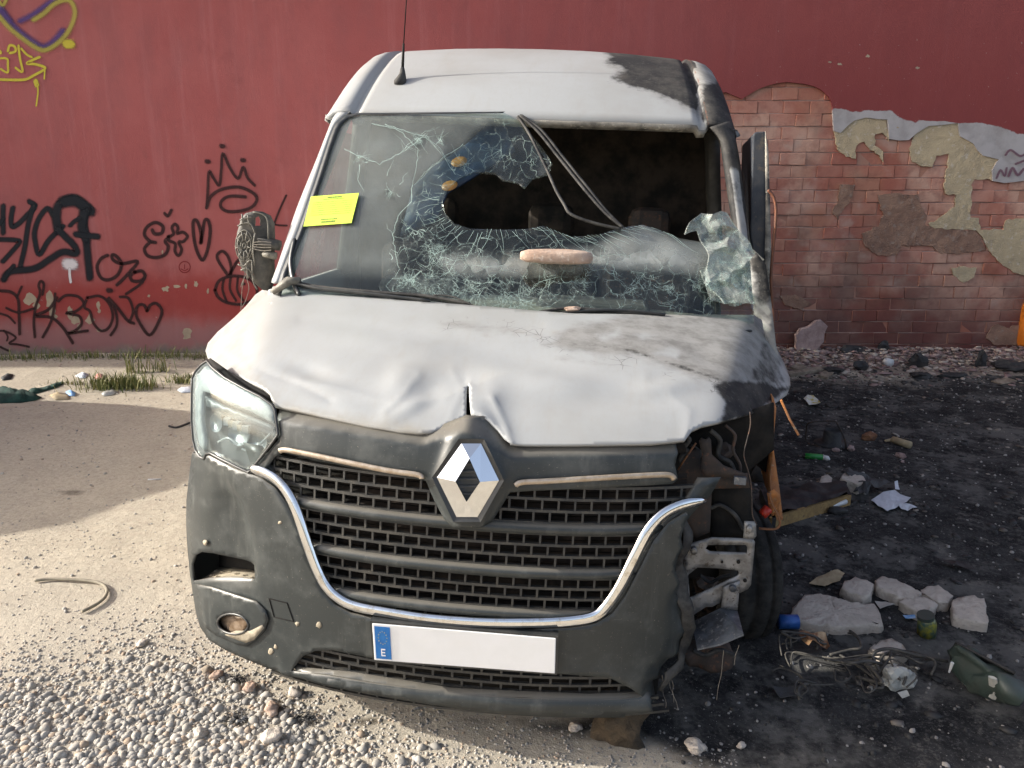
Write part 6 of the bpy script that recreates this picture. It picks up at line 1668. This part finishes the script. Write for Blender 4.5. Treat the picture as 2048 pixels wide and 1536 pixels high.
# wrapper, paper
def sheet(px, name, mat, lab, cat, amp=.02, step=9, lift=.012, seed=0, group=None):
    pts, fs = tri2d(resample(px, step), step)
    r_ = random.Random(seed); P = []
    o0 = Vector((r_.uniform(0, 50), 0, 0))
    for x, y in pts:
        g = on_ground(x, y, lift); z = gh(g.x, g.y) + lift + amp * (.6 + nz.noise(g * 14 + o0))
        P.append((g.x, g.y, z))
    P = np.array(P); org = P.mean(0); org[2] = P[:, 2].min()
    m = MB(); m.add(P - org, fs)
    return place(m, name, M[mat], org, lab, cat, group, smooth=False, solid=.0015)
sheet([(1607, 797), (1615, 791), (1626, 793), (1636, 798), (1641, 806), (1630, 810), (1618, 810)], 'wrapper', 'wrapper', 'crumpled white and yellow wrapper on the soot', 'litter', .03)
sheet([(1742, 1000), (1766, 985), (1790, 981), (1800, 990), (1821, 998), (1806, 1010), (1774, 1024), (1756, 1013)], 'paper_sheet', 'paper', 'printed white sheet of paper lying on the soot', 'paper', .012)
sheet([(1796, 1013), (1812, 1011), (1834, 1018), (1815, 1022), (1802, 1018)], 'paper_scrap', 'paper', 'torn paper scrap at the corner of the printed sheet', 'paper', .015)
sheet([(1788, 970), (1794, 968), (1799, 981), (1790, 982)], 'paper_scrap', 'paper', 'small upright paper scrap behind the printed sheet', 'paper', .03)
# dark rag
sheet([(1688, 952), (1706, 946), (1730, 958), (1752, 972), (1776, 974), (1778, 980), (1740, 988), (1728, 1004), (1716, 1002), (1704, 975), (1690, 965)], 'dark_rag', 'rag', 'dark grey rag crumpled beside the burnt crate', 'rag', .06, 8)
# burnt drawer: four sides round a charred filling
dr = empty('burnt_crate', G3(1600, 1022)); tag(dr, 'shallow wooden crate with a charred filling', 'crate')
p0, p1, p2, p3 = [Vector((on_ground(x, y, .055))) for x, y in ((1545, 1036), (1703, 990), (1690, 962), (1520, 975))]
o_ = dr.location
for (a, b) in ((p0, p1), (p1, p2), (p2, p3), (p3, p0)):
    d = (b - a); n_ = Vector((-d.y, d.x, 0)).normalized() * .018
    m = MB(); m.prism([a - o_, b - o_, b + n_ - o_, a + n_ - o_], (0, 0, -.065)); m.build('crate_side', M['wood'] if a == p0 else M['char'], dr)
m = MB(); ce = (p0 + p1 + p2 + p3) / 4
pts = [(p0 * (1 - u) + p1 * u) * (1 - v) + (p3 * (1 - u) + p2 * u) * v for v in np.linspace(.03, .95, 12) for u in np.linspace(.03, .97, 20)]
m.grid(np.array([[(p.x - o_.x, p.y - o_.y, p.z - o_.z + .006 + .03 * nz.noise(p * 12)) for p in pts[i * 20:(i + 1) * 20]] for i in range(12)])); m.build('charred_filling', M['char'], dr, smooth=True)
# white strip
p, q = G3(1633, 1026), G3(1690, 1014); m = MB(); m.tube([Vector((0, 0, .015)), (q - p) * .5 + Vector((0, 0, .018)), q - p + Vector((0, 0, .03))], [.010, .012, .018], 8, flat=.7); place(m, 'white_strip', M['white_plastic'], p, 'white plastic strip lying in front of the burnt crate', 'plastic strip')
chunk(1675, 1026, (.05, .03, .02), 'sooty_bulb', 'char', 'sooty lump under the white strip', 'charred debris', seed=77, smooth=True)
# green lighter-shaped bottle
p, q = G3(1610, 917), G3(1645, 919); d = q - p; m = MB(); m.tube([(0, 0, .018), (d.x, d.y, .018)], .018, 10); gb = place(m, 'green_bottle', M['green_bottle'], p, 'small green bottle lying on the soot', 'bottle')
m = MB(); m.tube([(d.x, d.y, .018), (d.x * 1.25, d.y * 1.25 - .01, .016), (d.x * 1.32, d.y * 1.3 - .02, .012)], [.017, .016, .006], 8); m.build('bottle_cap', M['white_plastic'], gb, smooth=True)
# tan roll
p, q = G3(1784, 886), G3(1820, 897); d = q - p; m = MB(); m.tube([(0, 0, .024), (d.x, d.y, .022)], .024, 12); m.tube([(-.05, -.0, .015), (0, 0, .024)], [.008, .012], 6); place(m, 'tan_roll', M['tan'], p, 'tan cardboard roll lying on the soot', 'roll')
# burnt lamp: crown on a plate, with a bent wire frame
p = G3(1663, 888); m = MB()
prof = [(.115, .0), (.11, .012), (.06, .016), (.058, .09), (.05, .10), (.045, .06), (.0, .055)]
m.grid(np.array([[(r * math.cos(a), r * math.sin(a) * .9, z) for r, z in prof] for a in np.linspace(0, 2 * math.pi, 25)])); lamp = place(m, 'burnt_pot', M['char'], p, 'charred metal pot standing on a plate on the soot', 'pot', solid=.004)
m = MB(); fr3 = [Vector(G3(x, y, z)) - p for x, y, z in ((1622, 882, .01), (1612, 878, .02), (1613, 850, .10), (1622, 845, .12), (1668, 842, .12), (1674, 850, .10))]
fr3 = [Vector((on_ground(x, y, z) - p)) for x, y, z in ((1640, 894, .01), (1614, 884, .01), (1613, 860, .09), (1620, 845, .16), (1665, 842, .17), (1676, 850, .15), (1690, 880, .06), (1692, 898, .0))]
m.tube(smooth_line([tuple(v) for v in fr3], 4), .006, 6); place(m, 'bent_frame', M['rust_dark'], p, 'bent rusty wire frame around the charred pot', 'metal frame')
BG = 'brick fragments on the soot'
for i, (x, y, s, lab) in enumerate(((1738, 880, .055, 'largest brick fragment, ribbed, beside the charred pot'), (1702, 901, .035, 'brick fragment in front of the charred pot'), (1800, 915, .035, 'brick fragment in front of the tan roll'), (1672, 903, .025, 'thin pale fragment before the charred pot'), (1805, 925, .016, 'tiny brick fragment below the tan roll'))):
    chunk(x, y, (s, s * .6, s * .55), 'brick_fragment', 'rubble_chunk' if i else 'rust', lab, 'rubble', BG, seed=i + 60, rough=.35, rotz=i)
# cans, jar
p, q = G3(1556, 1256), G3(1594, 1258); d = q - p; m = MB(); m.tube([(0, 0, .028), (d.x, d.y, .028)], .028, 14); can = place(m, 'blue_can', M['blue_can'], p, 'blue drinks can lying beside the burnt wheel', 'can'); 
m = MB(); m.tube([(d.x, d.y, .028), (d.x * 1.03, d.y, .028)], [.026, .022], 14); m.build('can_end', M['steel'], can)
p = G3(1853, 1268); m = MB(); m.tube([(0, 0, 0), (0, 0, .05), (-.004, 0, .07), (-.006, 0, .078)], [.034, .034, .030, .024], 14); jar = place(m, 'glass_jar', M['jar'], p, 'small yellow-green jar standing by the pale stones', 'jar'); jar.rotation_euler = (.1, -.15, 0)
m = MB(); m.tube([(-.006, 0, .078), (-.007, 0, .092)], .031, 14); m.build('jar_lid', M['dark_green'], jar)
# foil, bag, cables
sheet([(1592, 1276), (1604, 1272), (1622, 1278), (1650, 1276), (1660, 1290), (1642, 1302), (1628, 1296), (1616, 1304), (1602, 1292)], 'copper_foil', 'foil', 'crumpled copper coloured foil on the cable heap', 'litter', .05, 8)
chunk(1790, 1372, (.055, .04, .045), 'pale_bag', 'bag', 'crumpled pale plastic bag in front of the cable heap', 'bag', seed=91, rough=.5, sub=3)
sheet([(1796, 1380), (1814, 1376), (1820, 1386), (1806, 1388)], 'bag_scrap', 'bag', 'pale scrap beside the crumpled bag', 'litter', .02, 6)
tang = empty('cable_tangle', G3(1700, 1330)); tag(tang, 'tangle of scorched cables and hoses on the soot', 'cables')
rc2 = random.Random(44)
base_paths = [[(1575, 1300), (1572, 1280), (1590, 1268), (1620, 1270), (1650, 1290)], [(1584, 1340), (1584, 1310), (1600, 1305), (1680, 1322), (1760, 1310), (1850, 1316)], [(1670, 1340), (1672, 1360), (1690, 1362), (1702, 1350), (1690, 1330)], [(1545, 1342), (1560, 1336), (1590, 1345), (1610, 1360), (1650, 1372)], [(1600, 1400), (1596, 1380), (1606, 1370), (1622, 1366)], [(1680, 1310), (1720, 1335), (1765, 1370), (1750, 1374), (1730, 1350)], [(1760, 1340), (1766, 1312), (1790, 1304), (1830, 1320), (1880, 1318)], [(1650, 1318), (1700, 1326), (1735, 1322), (1770, 1330)], [(1700, 1262), (1716, 1276), (1722, 1296), (1700, 1300), (1660, 1310)], [(1770, 1330), (1776, 1350), (1800, 1330), (1812, 1350), (1806, 1370)], [(1790, 1300), (1830, 1305), (1870, 1322), (1862, 1350)]]
for bp in base_paths + [[(x + rc2.uniform(-26, 26), y + rc2.uniform(-12, 12)) for x, y in base_paths[rc2.randrange(11)]] for _ in range(14)]:
    hgt = rc2.uniform(.008, .05)
    pp = [tuple(on_ground(x, y, .01 + hgt * math.sin(math.pi * k / (len(bp) - 1))) - tang.location) for k, (x, y) in enumerate(bp)]
    m = MB(); m.tube(smooth_line(pp, 6), rc2.choice((.003, .0045, .006)), 6); m.build('cable', M['cable'], tang, smooth=True)
# dark green plastic wing part
gp0 = empty('plastic_arch', G3(1950, 1370)); tag(gp0, 'dark green moulded plastic arch piece at the edge of the yard', 'plastic part')
def gl(x, y, z): return Vector(on_ground(x, y, z)) - gp0.location
sec = [[gl(1885, 1300, .05), gl(1915, 1290, .12), gl(1935, 1302, .10)], [gl(1905, 1340, .02), gl(1955, 1320, .12), gl(1975, 1330, .10)], [gl(1925, 1370, .0), gl(1985, 1348, .11), gl(2010, 1350, .09)], [gl(1955, 1392, .0), gl(2015, 1375, .10), gl(2060, 1360, .08)], [gl(2000, 1410, .0), gl(2050, 1398, .08), gl(2120, 1380, .06)]]
ga = np.array([smooth_line([tuple(v) for v in s], 6) for s in sec]); ga = np.stack([smooth_line(ga[:, j], 5) for j in range(ga.shape[1])], 1)
for i_ in range(ga.shape[0]):
    for j_ in range(ga.shape[1]):
        v_ = Vector(ga[i_, j_]); ga[i_, j_] += np.array([nz.noise(v_ * 22), nz.noise(v_ * 22 + Vector((7, 0, 0))), 1.4 * nz.noise(v_ * 18 + Vector((0, 9, 0)))]) * .022
m = MB(); m.grid(ga); m.build('arch_skin', M['dark_green'], gp0, smooth=True, solid=.006)
m = MB(); m.grid(np.array([[tuple(gl(1912 + 120 * k, 1282 + 62 * k, .13)), tuple(gl(1905 + 118 * k, 1292 + 62 * k, .02))] for k in np.linspace(0, 1, 8)])); m.build('arch_flange', M['char'], gp0, smooth=True, solid=.008)
m = MB(); m.tube([gl(1985, 1355, .12), gl(1990, 1380, .06), gl(1984, 1396, .02)], [.014, .018, .012], 6, flat=.4); m.build('paint_scrape', M['bag'], gp0)
m = MB(); m.tube([gl(1905, 1325, .10), gl(1898, 1345, .05)], [.006, .003], 5, flat=.5); m.build('glass_sliver', M['white_plastic'], gp0)
# scraps
SG = 'small scraps on the soot'
for i, (px, mat, lab, cat) in enumerate((
    ([(1618, 1166), (1640, 1150), (1676, 1140), (1690, 1144), (1680, 1160), (1650, 1172)], 'tan', 'ragged tan scrap of cardboard behind the rounded stone', 'litter'),
    ([(1806, 1226), (1830, 1228), (1832, 1234), (1812, 1232)], 'light_blue', 'pale turquoise shard beside the jar', 'litter'),
    ([(1750, 1200), (1772, 1200), (1790, 1210), (1760, 1216)], 'bag', 'dirty pale wadding at the end of the long slab', 'litter'),
    ([(1545, 1375), (1590, 1372), (1600, 1390), (1560, 1395)], 'rag', 'dark flattened scrap beside the cables', 'litter'),
    ([(1880, 1115), (1930, 1122), (1955, 1138), (1900, 1128)], 'char', 'black melted strip lying beyond the stones', 'charred debris'))):
    sheet(px, 'scrap', mat, lab, cat, .02, 8, seed=i, group=SG)
# gas cylinder at the edge
p = G3(2062, 698); m = MB()
prof = [(0, .02), (.12, .02), (.145, .06), (.15, .12), (.15, .40), (.14, .46), (.10, .50), (.04, .52), (.04, .56), (0, .56)]
m.grid(np.array([[(r * math.cos(a), r * math.sin(a), z) for r, z in prof] for a in np.linspace(0, 2 * math.pi, 29)])); gc = place(m, 'gas_cylinder', M['orange'], p, 'orange gas cylinder standing against the wall at the frame edge', 'gas cylinder')
m = MB(); m.tube([(-.08, 0, .50), (-.08, 0, .60), (.08, 0, .60), (.08, 0, .50)], .012, 6); m.build('cylinder_handle', M['orange'], gc)
m = MB(); m.tube([(0, 0, -.01), (0, 0, .02)], .14, 20); m.build('foot_ring', M['char'], gc)
# muddy rock under the bumper
p = G3(1240, 1490); m = MB(); blob(m, (0, .03, .05), (.085, .06, .09), 15, 3, .5); place(m, 'muddy_rock', M['mud'], p, 'muddy lump of rock under the torn end of the bumper', 'rock', smooth=True)

# ---- left part of the yard
p0 = empty('green_jacket', G3(40, 790)); tag(p0, 'dark green cloth dropped on the dirt', 'cloth')
def lump(px, hgt, seed, name, mat, parent=None):
    pts, fs = tri2d(resample(px, 6), 6); d = sdf(pts, px); P = []
    for (x, y), k in zip(pts, d):
        g = Vector(on_ground(x, y, hgt * .3)); h_ = hgt * (1 - math.exp(-max(k, 0) / 6)) * (.75 + .5 * nz.noise(g * 9 + Vector((seed, 0, 0))) + .3 * nz.noise(g * 24))
        P.append((g.x - parent.location.x, g.y - parent.location.y, gh(g.x, g.y) + h_ + .003 - parent.location.z))
    m = MB(); m.add(P, fs); return m.build(name, M[mat], parent, smooth=True, solid=.004, offset=1)
lump([(-30, 790), (-20, 772), (5, 768), (30, 772), (60, 778), (82, 786), (70, 792), (40, 796), (0, 798)], .09, 1, 'cloth_heap', 'green_cloth', p0)
lump([(52, 778), (60, 772), (85, 770), (110, 762), (124, 757), (126, 762), (112, 770), (90, 776), (66, 782)], .05, 2, 'cloth_sleeve', 'green_cloth', p0)
def litter(px, hgt, mat, name, lab, cat):
    c_ = G3(*np.mean(px, axis=0)); e = empty(name, c_); lump(px, hgt, 5, 'crumple', mat, e); return tag(e, lab, cat)
litter([(130, 778), (140, 774), (150, 780), (148, 787), (136, 786)], .05, 'light_blue', 'drinks_carton', 'crushed blue drinks carton on the dirt', 'carton')
litter([(98, 786), (115, 780), (136, 784), (138, 794), (110, 796)], .03, 'tan', 'paper_bag', 'dusty paper bag beside the crushed blue carton', 'litter')
litter([(202, 782), (214, 775), (226, 774), (236, 779), (224, 784), (206, 786)], .06, 'bag', 'pale_wrapper', 'pale crumpled wrapper by the grass tuft', 'litter')
litter([(186, 752), (196, 745), (208, 747), (206, 755)], .03, 'red_paper', 'red_scrap', 'faded red scrap behind the grass tuft', 'litter')
litter([(150, 748), (165, 743), (176, 746), (170, 752), (156, 752)], .03, 'paper', 'blue_scrap', 'pale blue scrap near the wall foot', 'litter')
litter([(354, 774), (362, 768), (380, 766), (388, 772), (384, 777), (362, 778)], .06, 'paper', 'crushed_can', 'crumpled grey can by the headlight', 'can')
litter([(378, 742), (392, 735), (402, 738), (398, 746)], .09, 'white_stone', 'pale_lump', 'pale stone against the wall foot by the bonnet', 'stone')
litter([(0, 748), (14, 742), (26, 744), (20, 752), (4, 754)], .05, 'char', 'dark_branch', 'dark piece of bark by the wall', 'wood')
pth = [(70, 1161), (100, 1158), (140, 1159), (180, 1162), (203, 1168), (214, 1180), (208, 1196), (190, 1210), (164, 1223)]
p = G3(140, 1190); m = MB(); m.tube(smooth_line([tuple(G3(x, y, .012) - p) for x, y in pth], 5), .007, 8); place(m, 'hose', M['hose'], p, 'short curved piece of dusty hose on the dirt', 'hose')
p = G3(360, 850); m = MB(); m.tube(smooth_line([tuple(G3(x, y, .006) - p) for x, y in ((338, 852), (352, 855), (368, 850), (384, 844), (400, 842))], 4), .008, 6); place(m, 'twig', M['char'], p, 'dark twig on the dirt beside the headlight', 'twig')
p = G3(310, 958); m = MB(); m.tube([tuple(G3(x, y, .004) - p) for x, y in ((296, 959), (322, 958))], .004, 5); place(m, 'straw', M['white_plastic'], p, 'thin pale stick on the shaded dirt', 'stick')
# single stones that stand out of the gravel
NG = 'stones standing out of the gravel'
for i, (x, y, s, mat, lab) in enumerate(((415, 1344, .022, 'grey_wood', 'brown angular stone at the bumper corner'), (433, 1356, .024, 'pink_stone', 'tan split stone below the brown angular one'), (500, 1380, .026, 'pink_stone', 'tan stone beside the dark oil spot'), (545, 1425, .030, 'pink_stone', 'large buff stone with a sharp edge in front of the bumper'), (590, 1390, .026, 'white_stone', 'cream stone close under the bumper lip'), (545, 1480, .034, 'white_stone', 'smooth cream stone nearest below the bumper'), (285, 1290, .020, 'white_stone', 'lone white stone on the dirt left of the bumper'), (400, 1470, .022, 'white_stone', 'grey-white stone right of the pebble bed'), (1390, 1500, .030, 'white_stone', 'bright white stone on the soot in front'), (1150, 1460, .022, 'white_stone', 'grey stone in the shadow of the bumper'), (1482, 1495, .016, 'white_stone', 'small white stone near the torn bumper'))):
    chunk(x, y, (s, s * .8, s * .6), 'stone', mat, lab, 'stone', NG, seed=i + 120, rough=.3, rotz=i * .7, sub=3, smooth=True)
# dark twiggy clumps
for i, (x, y, lab) in enumerate(((612, 1440, 'black matted clump of burnt fibre in front of the bumper'), (472, 1362, 'black crumb of burnt fibre by the bumper corner'), (475, 1440, 'burnt black fibre beside the buff stone'))):
    p = G3(x, y); m = MB(); rr = random.Random(i)
    for _ in range(60):
        a = Vector((rr.gauss(0, .02), rr.gauss(0, .014), abs(rr.gauss(0, .007)))); b = a + Vector((rr.uniform(-.02, .02), rr.uniform(-.02, .02), rr.uniform(-.004, .012)))
        m.tube([a, b], .0016, 3)
    place(m, 'burnt_fibre', M['char'], p, lab, 'burnt debris', 'burnt clumps', smooth=False)

# ---- weeds
t = NT('weed_leaf')
c = t.mix(t.ramp(t.attr('tint'), .2, .8), (0.085, 0.115, 0.028), (0.25, 0.23, 0.08))
M['weed'] = t.set(color=c, rough=.75)
def blades(m, c, n, spread, hgt, seed, w=.004):
    rr = random.Random(seed)
    for _ in range(n):
        b = Vector((c[0] + rr.gauss(0, spread[0]), c[1] + rr.gauss(0, spread[1]), 0)); b.z = gh(b.x, b.y) - .004
        h = hgt * rr.uniform(.35, 1.1); a = rr.uniform(0, 6.28); ln = Vector((math.cos(a), math.sin(a), 0)) * h * rr.uniform(.2, .9)
        s_ = Vector((-math.sin(a), math.cos(a), 0)) * w * rr.uniform(.6, 1.3)
        P = [b - s_, b + s_, b + ln * .35 + Vector((0, 0, h * .6)) + s_ * .8, b + ln * .35 + Vector((0, 0, h * .6)) - s_ * .8, b + ln + Vector((0, 0, h * .9))]
        m.add(P, [(0, 1, 2, 3), (3, 2, 4)], tint=rr.random())
for i, (x, y, n, sp_, h, lab) in enumerate(((240, 775, 520, (.14, .07), .16, 'largest tuft of green weeds at the foot of the painted wall'), (370, 765, 160, (.06, .04), .10, 'low tuft of weeds beside the headlight'), (140, 768, 60, (.08, .03), .06, 'thin sprig of weeds beyond the dark green cloth'), (265, 745, 40, (.05, .03), .24, 'tall dry grass stalks behind the largest tuft'), (318, 742, 40, (.06, .03), .18, 'dry grass stalks right of the largest tuft'))):
    c_ = G3(x, y); m = MB(); blades(m, (0, 0), n, sp_, h, i)
    for k, v in enumerate(m.v):
        m.v[k] = (v[0], v[1], v[2] - gh(v[0], v[1]) + gh(c_.x + v[0], c_.y + v[1]) - c_.z)
    e = empty('weed_tuft', c_); tag(e, lab, 'weeds', 'weed tufts'); m.build('blades', M['weed'], e, fixn=False)['kind'] = 'stuff'
m = MB()
for k in range(170):
    x = -5.5 + k * .028 + random.uniform(-.02, .02)
    blades(m, (x, 7.2 - abs(random.gauss(0, .05))), random.randrange(4, 22), (.04, .035), .09 * random.uniform(.4, 1.4), k + 500, .0035)
o = m.build('wall_grass', M['weed'], fixn=False); tag(o, 'thin strip of grass along the foot of the painted wall', kind='stuff')

# ================================================================== unseen van shape, added and widened to cast the shadow across the dirt
pv = empty('shadow_van', (-8.55, 4.95, 0), (0, 0, 0)); tag(pv, 'plain grey van shape added out of view to cast the shadow on the dirt', 'van')
def pv_sec(x, k):
    # cross-section (y, z), rounded roof
    pr = [(-.96, .25), (-.99, .7), (-.98, 1.1), (-.93, 1.4), (-.82, 1.66), (-.60, 1.87), (-.25, 2.0), (.25, 2.0), (.60, 1.87), (.82, 1.66), (.93, 1.4), (.98, 1.1), (.99, .7), (.96, .25)]
    return [(x, y * k[0] * 1.38, .25 + (z - .25) * k[1]) for y, z in pr]
m = MB(); m.grid(np.array([pv_sec(x, k) for x, k in ((2.45, (.86, .30)), (2.38, (.95, .42)), (1.75, (.98, .55)), (1.05, (.98, .97)), (.6, (1, 1)), (-2.2, (1, 1)), (-2.3, (.97, .98)))]))
m.f.append(tuple(range(13, -1, -1))); m.f.append(tuple(range(6 * 14, 7 * 14)))
M['grey_paint'] = simple('grey_paint', (0.32, 0.33, 0.34), (0.28, 0.29, 0.30), 3, .35, .2, .02)
m.build('body', M['grey_paint'], pv, smooth=True)
pv.rotation_euler = (0, 0, math.radians(171))
for (x, y) in ((1.5, -1.2), (1.5, 1.2), (-1.45, -1.2), (-1.45, 1.2)):
    m = MB(); m.tube([(x, y - .1, .33), (x, y + .1, .33)], .33, 24); m.build('wheel', M['rubber'], pv, smooth=False)
M['dark_glass'] = simple('dark_glass', (0.02, 0.025, 0.03), (0.03, 0.03, 0.035), 3, .1, 0, 0)
for sgn in (-1, 1):
    m = MB(); m.prism([(-2.315, sgn * .12, 1.15), (-2.315, sgn * .78, 1.15), (-2.315, sgn * .70, 1.62), (-2.315, sgn * .12, 1.66)], (-.01, 0, 0)); m.build('rear_window', M['dark_glass'], pv)
